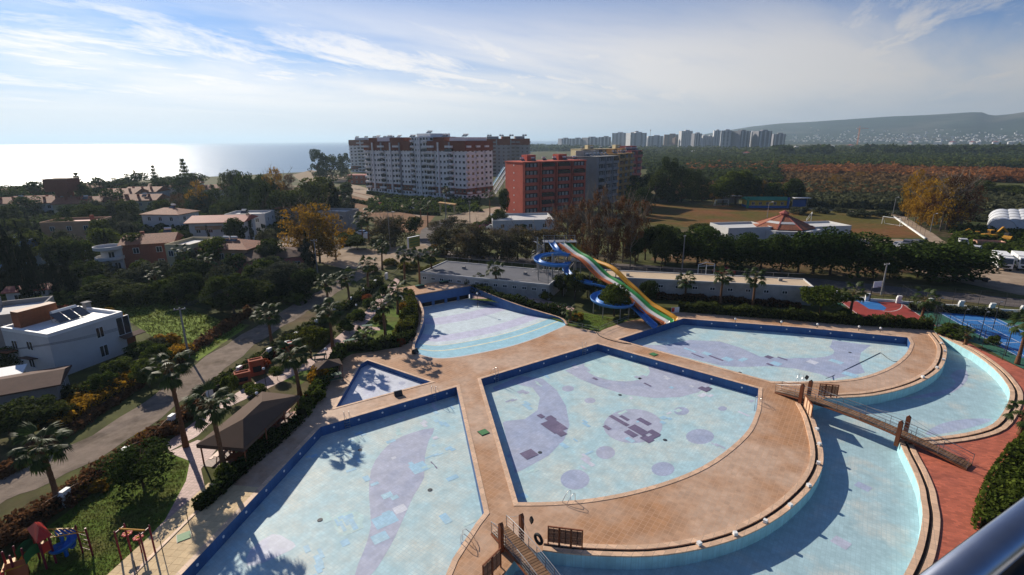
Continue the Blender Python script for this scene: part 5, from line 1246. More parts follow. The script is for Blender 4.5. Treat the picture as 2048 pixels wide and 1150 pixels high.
t, h = simple_house('villa', 'yellow and white house with terracotta roof behind the fan palms', (340,548), R(-6), 6, 9, 2, m_cream, 'flat', m_roofdeck, {'F':3,'R':2}, fh=3.0)
mk('side_wing', MB().box((9,1,2.7),(12,8.5,5.4)), m_peach, t, False); pitched(t, 12, 8.5, 5.4, 1.5, m_tile_roof, .5, True, 'wing_roof', 5.4, 9, 1)
for x in (6,9,12): window(t, x, -3.26, 3.9, 1.2, 1.3, 0)
solar_heater(t, 8, 0, 6.2, 0, 2)
t, h = simple_house('bungalow', 'low pink house with broad brown roof at the end of the lane', (470,560), R(28), 15, 9, 1, m_pinkr, 'hip', m_brown_roof, {'F':4,'R':3}, fh=3.6, rise=1.5)
t, h = simple_house('villa', 'blue-shaded white house with red hip roof among the trees', (290,465), R(-8), 13, 9, 2, m_wht, 'hip', m_tile_roof, {'F':3,'R':2}); solar_heater(t, 1, 0, 7.2)
t, h = simple_house('house', 'ochre house with pale red roof slabs behind the cypresses', (90,490), R(12), 14, 9, 2, m_peach, 'flat', m_red_metal, {'F':3,'R':2}); mk('chimney', MB().box((4,0,6.7),(.8,.8,1.8)), m_brickw, t, False)
t, h = simple_house('house', 'blue and white house under a pale roof at the garden edge', (-60,545), R(10), 11, 9, 2, mat('blue_render',(.16,.26,.42),.85,.1,.7), 'flat', m_roofdeck, {'F':2,'R':2}); solar_heater(t, 2, 0, 5.9)
t, h = simple_house('cottage', 'small white cottage with red tiled roof between the cypresses', (96,530), R(5), 6, 6, 1, m_wht, 'hip', m_tile_roof, {'F':2,'R':1}, fh=3.2)
t, h = simple_house('shed', 'small white shed with rusty sheet roof beside the meadow', (18,612), R(22), 6, 4, 1, m_wht, 'gable', m_red_metal, {'F':2}, fh=2.4, rise=.6, cat='shed')
t, h = simple_house('house', 'grey shaded house with roof terrace beside the white cube house', (-125,745), R(28), 11, 8, 2, m_greyr, 'flat', m_roofdeck, {'F':2,'R':2}); mk('upper_block', MB().box((-2,2,6.6),(4,3,1.6)), m_greyr, t, False)
t, h = simple_house('garage', 'low building with dark brown sheet roof and white canopy by the road', (-75,850), R(30), 8, 5, 1, m_greyr, 'gable', m_brown_roof, {'R':1}, fh=2.5, rise=.7, cat='garage'); mk('white_canopy', MB().box((-2,4.2,2.7),(4,2.4,.12), M=Matrix.Rotation(R(8),3,'X')), m_white, t, False)
t, h = simple_house('villa', 'white house with red tiled roof half hidden by the golden tree', (545,455), R(0), 12, 9, 2, m_wht, 'hip', m_tile_roof, {'F':3,'R':2}); solar_heater(t, 0, 0, 7, 0, 2)
t, h = simple_house('house', 'pale stepped house with flat grey roof right of the golden tree', (640,462), R(-12), 10, 8, 2, m_greyr, 'flat', m_roofdeck, {'F':3,'R':2})
t, h = simple_house('villa', 'white house beside the red metal roof with magenta blossom below', (455,470), R(5), 12, 9, 2, m_wht, 'flat', m_roofdeck, {'F':3,'R':2}); solar_heater(t, -2, 0, 5.9)
# row houses towards the sea: pantile roofs with chimneys
row = [(-20,440,.05),(25,436,.05),(68,438,.05),(112,440,.05),(205,415,-.2),(250,410,-.2),(20,412,.05),(-20,415,0.05),(190,432,-.2),(235,432,-.1),(300,400,.1),(340,392,.1),(165,400,.1),(390,405,.0)]
for i, (x, y, a) in enumerate(row):
    t, h = simple_house('row_house', 'row house with orange pantile roof and chimneys near the sea', (x,y), a+R(14), 15, 11, 2, m_wht if i % 3 else m_cream, 'gable', m_tile_roof, {'F':4}, rise=2.0); t['group'] = 'pantile row houses near the sea'
    for k in (-4,0,4): mk('chimney', MB().box((k,-2.5,h+1.6),(.7,.7,1.6)), m_brickw, t, False)
    if i % 3 == 0: solar_heater(t, 2, -2, h+1.2)
# brick water tower
p = P(140,432); t = thing('water_tower', 'square brick water tower rising above the orange roofs', 'tower', p, R(10))
mk('shaft', MB().box((0,0,5),(4.2,4.2,10)), m_brickw, t, False); mk('tank', MB().box((0,0,12.2),(8.2,8.2,4.6)), m_brickw, t, False); mk('roof', MB().box((0,0,14.65),(8.8,8.8,.3)), m_brown_roof, t, False); face_windows(t, 4.2, 4.2, {'F':1,'R':1}, 3, w=.9, h=1.2)

# -- apartment blocks
m_abrown = mat('apartment_brown', (0.21,0.068,0.04), 0.85, 0.1, .4, spec=.1); m_awht = mat('apartment_white', (0.77,0.76,0.74), 0.85, 0.08, .3, spec=.1); m_agrey = mat('apartment_grey', (0.30,0.30,0.31), 0.85, .1, .3, spec=.1)
def block(label, corner, ang, W, D, floors, fh, body, top_m, base_m, cols, side_cols, pent, seed, lightcol=(), balc_m=None):
    """slab block: facade along local x at y=-D/2, near-left ground corner given"""
    rr = random.Random(seed); c = corner+Vector((math.cos(ang),math.sin(ang),0))*W/2+Vector((-math.sin(ang),math.cos(ang),0))*D/2
    t = thing('apartment_block', label, 'apartment block', c, ang); h = floors*fh
    mk('wall', MB().box((0,0,h/2),(W,D,h)), body, t, False)
    if base_m: mk('base_storeys', MB().box((0,0,fh*1.45),(W+.16,D+.16,fh*1.1)), base_m, t, False)
    if top_m: mk('top_band', MB().box((0,0,h-fh*.75),(W+.5,D+.5,fh*1.5)).box((0,0,h+.3),(W+.2,D+.2,.6)), top_m, t, False)
    wn_ = MB(); fr = MB(); bal = MB(); bal2 = MB(); n = cols
    for f_ in range(floors):
        z = f_*fh+fh*.52
        for k in range(n):
            x = (k+.5)/n*W-W/2; typ = (k*7+seed) % 5
            if typ in (0,3):      # balcony bay: recess and parapet
                wn_.box((x,-D/2-.06,z),(W/n*.62,.14,fh*.70)); (bal2 if (k % 2 and balc_m) else bal).box((x,-D/2-.62,z-fh*.28),(W/n*.86,1.2,fh*.36))
                if rr.random() < .16: wn_.box((x,-D/2-1.0,z+.25),(W/n*.84,.5,fh*.5))
            else:
                ww = .5 if typ == 1 else .36; wn_.box((x,-D/2-.06,z+.1),(W/n*ww,.13,fh*.44)); fr.box((x,-D/2-.04,z-fh*.14),(W/n*ww+.3,.2,.12))
        for k in range(side_cols):
            y = (k+.5)/side_cols*D-D/2
            for s_ in (-1,1):
                wn_.box((s_*(W/2+.06),y,z+.1),(.13,D/side_cols*.42,fh*.46))
                if k % 2 == 0: bal.box((s_*(W/2+.5),y,z-fh*.28),(1.0,D/side_cols*.85,fh*.34))
    for nm, m_, mm in (('windows',wn_,m_glass),('sills',fr,body),('balconies',bal,body),('balconies',bal2,balc_m or body)):
        if m_.v: mk(nm, m_, mm, t, False, kind='stuff')
    for k in range(1, n//3):
        x = (k*3)/n*W-W/2; mk('pilaster', MB().box((x,-D/2-.35,h/2),(.9,.7,h-.02)), body if k % 2 else m_agrey, t, False)
    for i, (x0, x1, hh, m_) in enumerate(pent): mk('penthouse', MB().box(((x0+x1)/2*W-W/2,0,h+hh/2+.01*i),((x1-x0)*W,D*.72,hh)), m_, t, False)
    for k in range(int(W/9)):
        x = (k+.5)/int(W/9)*W-W/2; solar_heater(t, x+rr.uniform(-1,1), -D*.25, h+ (pent[0][2] if pent else .6), rr.uniform(-.2,.2), 2)
    return t
aC = P(736,384); aR_ = P(928,400); aA = math.atan2((aR_-aC).y,(aR_-aC).x); aW = (aR_-aC).length
block('long white apartment block with brown top band and brown base storey', aC, aA, aW*.50, 20, 10, 2.72, m_awht, m_abrown, m_abrown, 15, 5, [(0.02,.2,2.4,m_abrown),(.22,.5,2.7,m_awht),(.5,.8,2.4,m_abrown)], 3)
q = aC+Vector((math.cos(aA),math.sin(aA),0))*aW*.505+Vector((-math.sin(aA),math.cos(aA),0))*1.2
block('white apartment wing with pale roof houses between the two brown-topped blocks', q, aA, aW*.17, 20, 11, 2.72, m_awht, None, None, 6, 5, [(0.1,.9,1.6,m_awht)], 5)
q = aC+Vector((math.cos(aA),math.sin(aA),0))*aW*.68
block('white and brown apartment block standing at the corner of the forecourt', q, aA, aW*.32+2, 20, 10, 2.72, m_awht, m_abrown, m_abrown, 10, 6, [(.05,.35,2.4,m_abrown),(.5,.95,2.2,m_awht)], 8)
q = P(690,347)
block('farther white apartment block with brown roofline beside the sea', q+Vector((0,20,0)), R(-14), 46, 22, 10, 2.85, m_awht, m_abrown, m_abrown, 12, 5, [(.1,.5,2.5,m_awht),(.6,.9,2.5,m_abrown)], 4)
q = P(966,352)
block('grey shaded apartment block behind the corner block with brown roof edge', q, R(4), 38, 20, 10, 2.85, m_agrey, m_abrown, None, 10, 5, [(.1,.35,2.4,m_agrey),(.42,.6,2.4,m_abrown),(.7,.9,2.4,m_agrey)], 6)
# coloured seven-storey blocks
m_rred = mat('coral_render', (0.48,0.115,0.080), 0.85, .08, .5, col2=(.42,.10,.07), mix=(.5,.65), scale2=.2, spec=.1); m_yrend = mat('ochre_render', (.50,.30,.12), .85, .1, .5); m_prend = mat('rose_render', (.50,.17,.15), .85, .1, .5)
m_wingrey = mat('curtained_windows', (.36,.34,.33), .5, .5, .9, col2=(.10,.10,.11), mix=(.45,.6), scale2=.45, coord='obj')
def slab(label, corner, ang, W, D, h, m_end, m_face, seed, cols=4):
    c = corner+Vector((math.cos(ang),math.sin(ang),0))*W/2+Vector((-math.sin(ang),math.cos(ang),0))*D/2
    t = thing('apartment_block', label, 'apartment block', c, ang); fh = h/7
    mk('wall', MB().box((0,0,h/2),(W,D,h)), m_end, t, False); mk('roof_edge', MB().box((0,0,h+.15),(W+.5,D+.5,.3)), m_end, t, False)
    rr = random.Random(seed); gl = MB(); bal = MB(); rec = MB(); wf = MB()
    for k in range(cols):
        x = (k+.5)/cols*W-W/2; bw = W/cols*.74
        mk('pilaster', MB().box((x-W/cols*.46,-D/2-.45,h/2),(.35,.9,h-.03)), m_face, t, False)
        for f_ in range(7):
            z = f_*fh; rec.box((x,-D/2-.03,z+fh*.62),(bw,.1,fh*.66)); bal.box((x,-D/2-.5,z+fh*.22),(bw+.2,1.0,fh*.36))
            for j in (-.3,0,.3):
                wf.box((x+j*bw,-D/2-.09,z+fh*.62),(bw*.20,.08,fh*.5)); 
            if rr.random() < .12: gl.box((x,-D/2-.95,z+fh*.62),(bw,.08,fh*.5))
    for nm, m_, mm in (('balcony_recesses',rec,m_gutter),('balconies',bal,m_face),('windows',wf,m_wingrey),('glazed_balconies',gl,m_glass)):
        if m_.v: mk(nm, m_, mm, t, False, kind='stuff')
    for k in range(7): mk('end_vent', MB().box((-W/2-.03,0,fh*(k+.6)),(.06,.5,.5)), m_white, t, False)
    for k in range(2): mk('stair_head', MB().box(((k*.5-.25)*W,D*.1,h+1.4),(4,4,2.4)), m_end, t, False)
    for k in range(6): solar_heater(t, (k/6-.42)*W, -D*.2, h+.3, rr.uniform(-.2,.2), 1)
    return t
slab('coral red seven-storey apartment block with balconies beside the bare trees', P(1046,432), R(31), 30, 13, 19.8, m_rred, m_rred, 1)
slab('grey seven-storey apartment block right behind the coral block', P(1190,412), R(52), 20, 17, 20.6, m_greyr, m_agrey, 2, 3)
slab('ochre yellow apartment block with narrow end wall beyond the grey block', P(1232,398), R(58), 22, 9, 21, m_yrend, m_yrend, 3, 3)
slab('rose pink apartment block farthest in the row of coloured blocks', P(1256,388), R(40), 10, 9, 22, m_prend, m_prend, 4, 2)
slab('cream flat-roofed apartment block rising behind the grey block', P(1160,372), R(20), 40, 14, 22.0, m_cream, m_cream, 5, 5)
# forecourt bits: gate arch, red-roofed cafe, low white building, small blue slide
p = P(895,425); t = thing('gate_canopy', 'yellow gate canopy at the apartment forecourt entrance', 'gate', p, R(-10)); mk('roof', MB().box((0,0,3.6),(7,3,.4), M=Matrix.Rotation(R(6),3,'Y')), m_yrend, t, False)
for x in (-2.9,2.9): mk('pillar', MB().box((x,0,1.7),(.6,.8,3.4)), m_cream, t, False)
t, h = simple_house('cafe', 'low beach cafe with flat orange red roof beside the white apartment block', (697,368), R(-12), 20, 10, 2, m_brickw, 'gable', m_red_metal, {'F':5}, rise=.5, cat='cafe')
t, h = simple_house('low_building', 'low white building with broad flat grey roof below the coral block', (985,462), R(4), 20, 16, 1, m_wht, 'flat', m_roofdeck, {'F':4}, fh=2.7, cat='building')
p = P(975,393); t = thing('distant_slide', 'small turquoise and white water slide behind the apartment corner', 'water slide', p)
for k, m_ in enumerate((m_sky, m_white, m_white)): mk('trough', channel([Vector((k*2+.9*j, 6*j/10*1.0, 1.5+1.3*j)) for j in range(11)], 1.6, .5), m_, t, False)
mk('frame', MB().bar((12,6,0),(12,6,14),.3).bar((8,4,0),(8,4,9),.3).bar((4,2,0),(4,2,5),.3), m_grey_steel, t, False)

# -- long low buildings behind the pool garden
m_lowwall = mat('shade_greyed_stained_wall', (0.44,0.42,0.39), .9, .15, .8, col2=(.34,.32,.29), mix=(.45,.65), scale2=.5)  # white wall greyed so its shade sits in the colour, plus blotchy stains
def long_low(label, a_px, b_px, D, h, roof_m, cols, vents):
    a, b_ = P(*a_px), P(*b_px); W = (b_-a).length; ang = math.atan2((b_-a).y,(b_-a).x); c = (a+b_)/2+Vector((-math.sin(ang),math.cos(ang),0))*D/2
    t = thing('changing_building', label, 'building', c, ang); mk('wall', MB().box((0,0,h/2),(W,D,h)), m_lowwall, t, False)
    mk('roof_deck', MB().box((0,0,h+.03),(W-.4,D-.4,.08)), roof_m, t, False); parapet(t, W, D, h, .22, m_wht, .2)
    for k in range(cols):
        x = (k+.5)/cols*W-W/2; window(t, x, -D/2-.01, h*.66, .9, .6, 0)
    for k in range(vents): mk('roof_vent', MB().box(((k+.5)/vents*W-W/2,random.uniform(-1,1),h+.3),(.6,.6,.55)), m_greyr, t, False)
    rl = MB()
    for k in range(int(W/2.5)): rl.bar((k*2.5-W/2+.5,D/2-.1,h+.22),(k*2.5-W/2+.5,D/2-.1,h+1.1), .04)
    rl.bar((-W/2,D/2-.1,h+1.1),(W/2,D/2-.1,h+1.1), .04); mk('roof_railing', rl, m_grey_steel, t, False)
    return t
m_greyroof = mat('grey_roof_membrane', (0.105,0.108,0.125), .8, .15, .6, col2=(.15,.145,.15), mix=(.5,.7), scale2=.15)
m_tanroof = mat('tan_roof_screed', (0.56,0.43,0.29), .85, .10, .5, col2=(.48,.36,.25), mix=(.5,.7), scale2=.1)
long_low('long low white changing building with grey roof behind the lawn', (842,572), (1098,600), 10.5, 2.7, m_greyroof, 14, 2)
long_low('long low white building with tan roof behind the slides', (1205,588), (1622,611), 5.5, 3.2, m_tanroof, 12, 4)
for k, x in enumerate((1390,1470,1550,1240,1310)):
    pass

# -- football ground buildings
m_cgreen, m_cyel, m_cblue = mat('club_green',(.03,.22,.13),.7,.1,1), mat('club_yellow',(.45,.33,.05),.8,.1,1), mat('club_blue',(.03,.10,.32),.7,.1,1)
p = P(1528,414); t = thing('clubhouse', 'green roofed yellow and blue clubhouse beside the football pitch', 'clubhouse', p, R(-6)); W, D = 16, 7
mk('wall', MB().box((0,0,2.0),(W,D,2.4)), m_cyel, t, False); mk('base_band', MB().box((0,0,.5),(W+.05,D+.05,.98)), m_cblue, t, False); pitched(t, W, D, 3.2, 1.0, m_cgreen, .7, False); face_windows(t, W, D, {'F':5}, 1, z0=.3, w=1.2, h=1.2)
for x in (-W/2,W/2): mk('end_post', MB().box((x,-D/2-.3,2.2),(.8,.6,4.4)), m_cgreen if x < 0 else m_cblue, t, False)
def shelter(px_, W, h, label, m_):
    p = P(*px_); t = thing('shelter', label, 'shelter', p, R(-5)); mk('roof', MB().box((0,0,h),(W,3,.2)), m_white, t, False)
    for x in (-W/2+.4,W/2-.4): mk('post', MB().box((x,1,h/2),(.2,.2,h)), m_grey_steel, t, False)
    mk('back_panel', MB().box((0,1.3,h*.45),(W-1.2,.1,h*.7)), m_, t, False); mk('bench', MB().box((0,.6,.5),(W-1.5,.5,.1)), m_, t, False)
shelter((1457,408), 10, 3.6, 'open spectator shelter with long white roof left of the clubhouse', m_greyr); shelter((1600,416), 6.5, 4.2, 'small blue dugout with white roof right of the clubhouse', m_cblue)
def goal(px_, ang, label, tilt=0):
    p = P(*px_); t = thing('football_goal', label, 'goal', p, ang)
    for x in (-3.0,3.0): mk('post', MB().tube([(x,0,0),(x,0,2.44)], .09, 6), m_white, t, False); mk('stay', MB().tube([(x,0,2.44),(x,1.4,0)], .05, 5), m_white, t, False)
    mk('crossbar', MB().tube([(-3.0,0,2.44),(3.0,0,2.44)], .09, 6), m_white, t, False); mk('ground_bar', MB().tube([(-3,1.4,.05),(3,1.4,.05)], .05, 5), m_white, t, False)
goal((1443,411), R(5), 'white football goal in front of the spectator shelter'); goal((1622,440), R(60), 'small white goal standing in the middle of the pitch'); goal((1781,450), R(-72), 'white football goal near the chain-link fence corner')
# octagonal restaurant with red tent-like roof
p = P(1562,478); t = thing('restaurant', 'white restaurant with octagonal red tiled roof behind the pine row', 'restaurant', p, R(8))
mk('wall', MB().lathe([(9.5,0),(9.5,3.6)], 8), m_wht, t, False)
mk('west_wing', MB().box((-12.5,1,1.9),(13,10,3.8)), m_wht, t, False); parapet(t, 13, 10, 3.8, .6, m_wht, cx=-12.5, cy=1); mk('east_wing', MB().box((12,0,1.8),(12,9,3.6)), m_wht, t, False); parapet(t, 12, 9, 3.6, .5, m_wht, cx=12, cy=0)
N = 8
for k in range(N):
    a, b_ = 2*PI*k/N, 2*PI*(k+1)/N; r0, r1, z0, z1 = 8.2, .8, 3.9, 7.0
    q_ = [(r0*math.cos(a),r0*math.sin(a),z0),(r0*math.cos(b_),r0*math.sin(b_),z0),(r1*math.cos(b_),r1*math.sin(b_),z1),(r1*math.cos(a),r1*math.sin(a),z1)]
    s_ = mk('roof_segment', MB().add(q_+[(x,y,z-.12) for x,y,z in q_], [(0,1,2,3),(7,6,5,4),(0,4,5,1),(1,5,6,2),(2,6,7,3),(3,7,4,0)]), m_tile_roof, t, False)
    mk('ridge', MB().bar(q_[0],q_[3],.3,.18), m_red_metal, t, False)
    if k in (4,5): mk('skylight', MB().add([tuple(lerp(Vector(q_[0]),Vector(q_[3]),.35)+Vector((0,0,.08))),tuple(lerp(Vector(q_[1]),Vector(q_[2]),.35)+Vector((0,0,.08))),tuple(lerp(Vector(q_[1]),Vector(q_[2]),.5)+Vector((0,0,.08))),tuple(lerp(Vector(q_[0]),Vector(q_[3]),.5)+Vector((0,0,.08)))], [(0,1,2,3)]), m_roofdeck, s_, False)
mk('cupola', MB().lathe([(1.1,6.9),(1.1,7.5),(1.5,7.5),(.05,8.3)], 8), m_red_metal, t, False)
# plastic greenhouses
m_poly = mat('white_polythene', (0.62,0.63,0.64), .45, .12, .8, .5, 2.0)
for k in range(3):
    p = P(2002+k*24, 462); t = thing('greenhouse', 'white plastic tunnel greenhouse at the edge of the weedy lot', 'greenhouse', (p.x,p.y,0), R(-42), 'plastic tunnel greenhouses')
    A_ = [[(3.3*math.cos(a), y, 3.6*math.sin(a)**.8 if math.sin(a) > 0 else 0) for a in [PI*i/12 for i in range(13)]] for y in (0,8,16,24,32)]
    m_ = MB()
    for r0_, r1_ in zip(A_, A_[1:]): m_.strip(r0_, r1_)
    m_.add(A_[0], [tuple(range(13))]); mk('cover', m_, m_poly, t, False, True)
    for r0_ in A_: mk('hoop', MB().tube([(x*1.01,y,z*1.01+.02) for x,y,z in r0_], .06, 5), m_grey_steel, t, False)

# -- far tower blocks along the coast
m_fw, m_fg, m_fb = mat('far_white_block', (.52,.52,.52), .9, .1, .02, spec=.05), mat('far_grey_block', (.24,.24,.26), .9, .1, .02, spec=.05), mat('far_brown_block', (.24,.17,.14), .9, .1, .02, spec=.05)
m_band = mat('far_window_bands', (.09,.10,.12), .5, .1, .02)
far = [(1118,1140,277,294,m_fg),(1140,1166,277,295,m_fg),(1166,1196,275,295,m_fg),(1196,1222,274,296,m_fg),(1222,1252,266,296,m_fw),(1252,1290,266,297,m_fw),(1262,1278,264,296,m_fg),(1292,1325,272,296,m_fw),(1325,1356,269,294,m_fb),(1356,1382,262,296,m_fw),(1382,1400,267,297,m_fg),(1401,1412,271,296,m_fw),(1412,1422,272,296,m_fw),(1423,1438,261,296,m_fw),(1437,1461,261,299,m_fw),(1461,1495,262,299,m_fg),(1497,1504,264,298,m_fw),(1504,1538,262,299,m_fg),(1540,1568,268,297,m_fg),(1300,1312,280,296,m_fw),(1205,1216,279,296,m_fw),(1180,1190,276,295,m_fw),(1345,1352,276,296,m_fb)]
for i, (x0, x1, yt, yb, m_) in enumerate(far):
    a = P((x0+x1)/2, yb); b0, b1 = P(x0,yb), P(x1,yb); W = (b1-b0).length; h = height_of((x0+x1)/2, yb, yt); ang = R(random.Random(i).uniform(-25,25))
    t = thing('tower_block', ('pale' if m_ is m_fw else 'grey' if m_ is m_fg else 'brownish')+' distant high-rise block of the coastal town', 'high-rise', (a.x,a.y,0), ang, 'distant '+('pale' if m_ is m_fw else 'grey' if m_ is m_fg else 'brownish')+' high-rises')
    Wd, Dp = W*.86, W*.6+8; mk('body', MB().box((0,0,h/2),(Wd,Dp,h)), m_, t, False); nf = max(5, int(h/3.2)); bd = MB(); sl2 = MB()
    for f_ in range(nf):
        z = (f_+.55)*h/nf; nb = max(2, int(Wd/9))
        for k in range(nb): bd.box(((k+.5)/nb*Wd-Wd/2,-Dp/2-.1,z),(Wd/nb*.6,.4,h/nf*.5))
        nb = max(2, int(Dp/9))
        for k in range(nb): bd.box((Wd/2+.1,(k+.5)/nb*Dp-Dp/2,z),(.4,Dp/nb*.6,h/nf*.5))
        sl2.box((0,-Dp/2-.5,f_*h/nf),(Wd*.96,1.2,.5))
    mk('windows', bd, m_band, t, False, kind='stuff'); mk('floor_slabs', sl2, m_, t, False, kind='stuff'); mk('roof_house', MB().box((Wd*.1,0,h+1.5),(Wd*.4,Dp*.4,3)), m_, t, False)
    for k in (-1,0,1): mk('bay', MB().box((k*Wd*.33,-Dp/2-.8,h*.5),(Wd*.12,1.5,h-.05)), m_fw if m_ is not m_fb else m_fb, t, False)
# tower crane
p = P(1714,290); t = thing('tower_crane', 'orange tower crane standing over the plain', 'crane', p, R(20)); hc = height_of(1714,290,257); m_cr = mat('crane_orange',(.50,.16,.03),.7)
ms = MB()
for x in (-1.4,1.4):
    for y in (-1.4,1.4): ms.bar((x,y,0),(x,y,hc),.7)
for k in range(int(hc/3)): ms.bar((-1.4,-1.4,k*3),(1.4,-1.4,k*3+3),.4); ms.bar((-1.4,1.4,k*3+3),(-1.4,-1.4,k*3),.4)
mk('mast', ms, m_cr, t, False); mk('jib', MB().bar((-14,0,hc),(46,0,hc),1.2).bar((-12,0,hc),(0,0,hc+8),.5).bar((0,0,hc+8),(30,0,hc),.5).bar((0,0,hc),(0,0,hc+8),1.0), m_cr, t, False); mk('counterweight', MB().box((-12,0,hc-2),(4,3,3)), m_greyr, t, False)
p = P(1299,292); t = thing('radio_mast', 'thin radio mast above the distant town', 'mast', p); hm = height_of(1299,292,259); mk('pole', MB().tube([(0,0,0),(0,0,hm)],[1.0,.5],6), m_fb, t, False); mk('antenna', MB().box((0,0,hm-4),(3,3,5)), m_fb, t, False)
# farm houses on the plain and specks of houses on the slopes
fh_ = [(1591,299),(1606,299),(1618,300),(1660,297),(1738,297),(1760,308),(1772,309),(1785,311),(1836,305),(1848,307),(1862,306),(1876,300),(2003,304),(1640,296),(1700,296),(1955,279),(1945,283),(1905,286),(1875,287),(1820,287),(1990,283),(2020,284),(1430,311),(1493,312),(1388,309)]
for i, (x, y) in enumerate(fh_):
    rr = random.Random(i+50); p = P(x,max(y,289)); s_ = max(1, p.length/900)
    t = thing('farm_house', 'small pale farm house far out on the green plain', 'house', p, rr.uniform(0,3), 'farm houses on the plain'); W = rr.uniform(8,14)*s_**.5; mk('wall', MB().box((0,0,2.6*s_**.5),(W,W*.7,5.2*s_**.5)), m_fw, t, False); pitched(t, W, W*.7, 5.2*s_**.5, 1.6*s_**.5, m_red_metal if i % 3 else m_roofdeck, .6, True)
rr = random.Random(5); sp = MB(); cnt = 0
from mathutils.bvhtree import BVHTree
hb = BVHTree.FromPolygons([Vector(v) for v in hills_mb.v], hills_mb.f)
for k in range(800):
    x = rr.uniform(1500,2300) if rr.random() < .8 else rr.uniform(2300,3800); y = 285-abs(rr.gauss(0,1))*11
    d = ray(x, y).normalized(); hit = hb.ray_cast(Vector((0,0,CAM_H)), d)
    if hit[0] is None: continue
    q = hit[0]; w = rr.uniform(4,9); sp.box((q.x,q.y,q.z+w*.28),(w,w*.8,w*.75), rr.uniform(0,3))
stuff('hillside_houses', sp, m_fw, 'countless pale houses scattered over the hazy hill slopes', 'houses')

# -- balcony of the viewpoint: round metal handrail at lower right
ra = Vector((.593,.551,CAM_H-.55)); rd = Vector((.881,.472,0)); m_rail = mat('brushed_handrail', (.44,.46,.50), .25, .14, 9, metal=1.0, col2=(.34,.36,.40), mix=(.5,.7), scale2=5)
t = thing('balcony_railing', 'brushed steel balcony handrail in the near corner', 'railing', (ra.x,ra.y,CAM_H-1.6))
mk('handrail', MB().tube([ra-rd*.75, ra+rd*2.2], .024, 24), m_rail, t, True, True); dn = Vector((0,0,-.085)); mk('lower_rail', MB().tube([ra-rd*.75+dn, ra+rd*2.2+dn], .026, 14), m_black, t, True, True)
for s_ in (-.7,1.9): q = ra+rd*s_; mk('post', MB().tube([(q.x,q.y,CAM_H-1.6),(q.x,q.y,q.z)], .025, 10), m_rail, t)
bn = Vector((-rd.y, rd.x, 0)); a = ra-rd*.8; b_ = ra+rd*2.3
mk('glass_sheet', MB().bar(a+Vector((0,0,-.62))-bn*.05, b_+Vector((0,0,-.62))-bn*.05, .012, .8), m_glass, t)
q = [a+bn*.1, b_+bn*.1, b_-bn*8, a-bn*8]
t = thing('hotel_building', 'plain white building with the balcony of the viewpoint', 'building', ((a.x+b_.x)/2,(a.y+b_.y)/2,0)); mk('balcony_slab', MB().prism([v.xy for v in q], CAM_H-1.8, CAM_H-1.6), m_wht, t); mk('wall', MB().prism([v.xy for v in (a-bn*1.6,b_-bn*1.6,b_-bn*8,a-bn*8)], 0, CAM_H-1.8), m_wht, t)
# ================================================================== planting
# fan palms: base point and crown height as surveyed
G1 = 'fan palms of the pool garden'
near_palms = [(372,893,728,'tall fan palm leaning between the gravel road and the pink path'),(450,945,800,'fan palm with studded trunk in front of the tent roof'),(120,1012,880,'fan palm behind the red-roofed playset'),(600,792,706,'fan palm behind the tent pavilion'),(666,697,622,'fan palm beside the small awning'),(545,697,625,'fan palm by the brick planter'),
 (661,640,563,None),(700,610,552,None),(737,583,526,None),(765,540,494,None),(810,566,509,None),(840,567,510,None),(864,563,508,None),(796,628,580,None),(772,682,606,None),
 (993,585,536,'fan palm on the lawn between wave pool and grey-roofed building'),(1370,600,558,None),(1440,608,550,None),(1505,613,552,None),(1700,627,584,'fan palm at the edge of the basketball court'),(1842,641,596,'fan palm between the red court and the blue court'),(2034,728,640,'fan palm beside the tennis court fence')]
for bx, by, cy, lab in near_palms:
    if lab is None: lab = 'slender fan palm along the hedge behind the slides pool' if bx > 1300 else 'slender fan palm in the row along the garden paths'
    palm(bx, by, cy, lab, G1 if lab.startswith('slender') else None, 1.12, 24 if by > 690 else 19)
for bx, by, cy, sc in ((893,410,380,1.3),(980,436,390,1.4),(842,440,404,1.6),(856,455,412,1.5),(738,482,432,1.7),(726,480,440,1.6),(375,560,500,1.1),(420,575,520,1.1),(300,580,545,1.0),(470,560,530,1.0),(320,590,550,1.0),(668,382,355,1.6),(700,376,352,1.6),(655,385,360,1.5),(690,430,402,1.6)):
    palm(bx, by, cy, 'distant fan palm near the houses and apartment forecourt', 'fan palms beyond the garden', sc, 14)
palm(2040,870,822,'short palm at the border of the red paving', None, 1.0, 14); palm(735,690,672,'low cycad-like palm with flowers beside the hedge', None, 1.0, 16); palm(1140,645,622,'low spiky palm at the tip of the wave pool wall', None, .8, 14)
palm(1930,690,678,'small yucca by the tennis court fence', None, .6, 10)

# hedges
H = leaf_strip
H('hedge', [(395,1022),(440,985),(500,930),(560,880),(600,842)], 1.1, .9, G_DARK, 'dark clipped hedge between pavilion and pool deck', seed=1)
H('hedge', [(603,836),(640,780),(664,742),(686,702)], 1.5, 1.3, G_MID, 'loose hedge with orange tips beside the paddling pool', seed=2)
H('hedge', [(692,702),(735,697),(800,688),(822,670)], 1.6, 1.2, G_DARK, 'dark hedge along the garden above the paddling pool', seed=3)
H('hedge', [(818,668),(826,640),(822,612),(815,598)], 1.8, 1.7, G_LIME, 'yellowish hedge beside the curved wave pool wall', seed=4)
H('hedge', [(948,583),(1000,602),(1050,616),(1100,627),(1128,634)], 1.7, 1.5, G_DARK, 'dark hedge along the right wall of the wave pool', seed=5)
H('hedge', [(1356,620),(1450,628),(1560,636),(1680,646),(1790,653),(1862,657)], 1.7, 1.45, G_DARK, 'long dark clipped hedge behind the slides pool', seed=6)
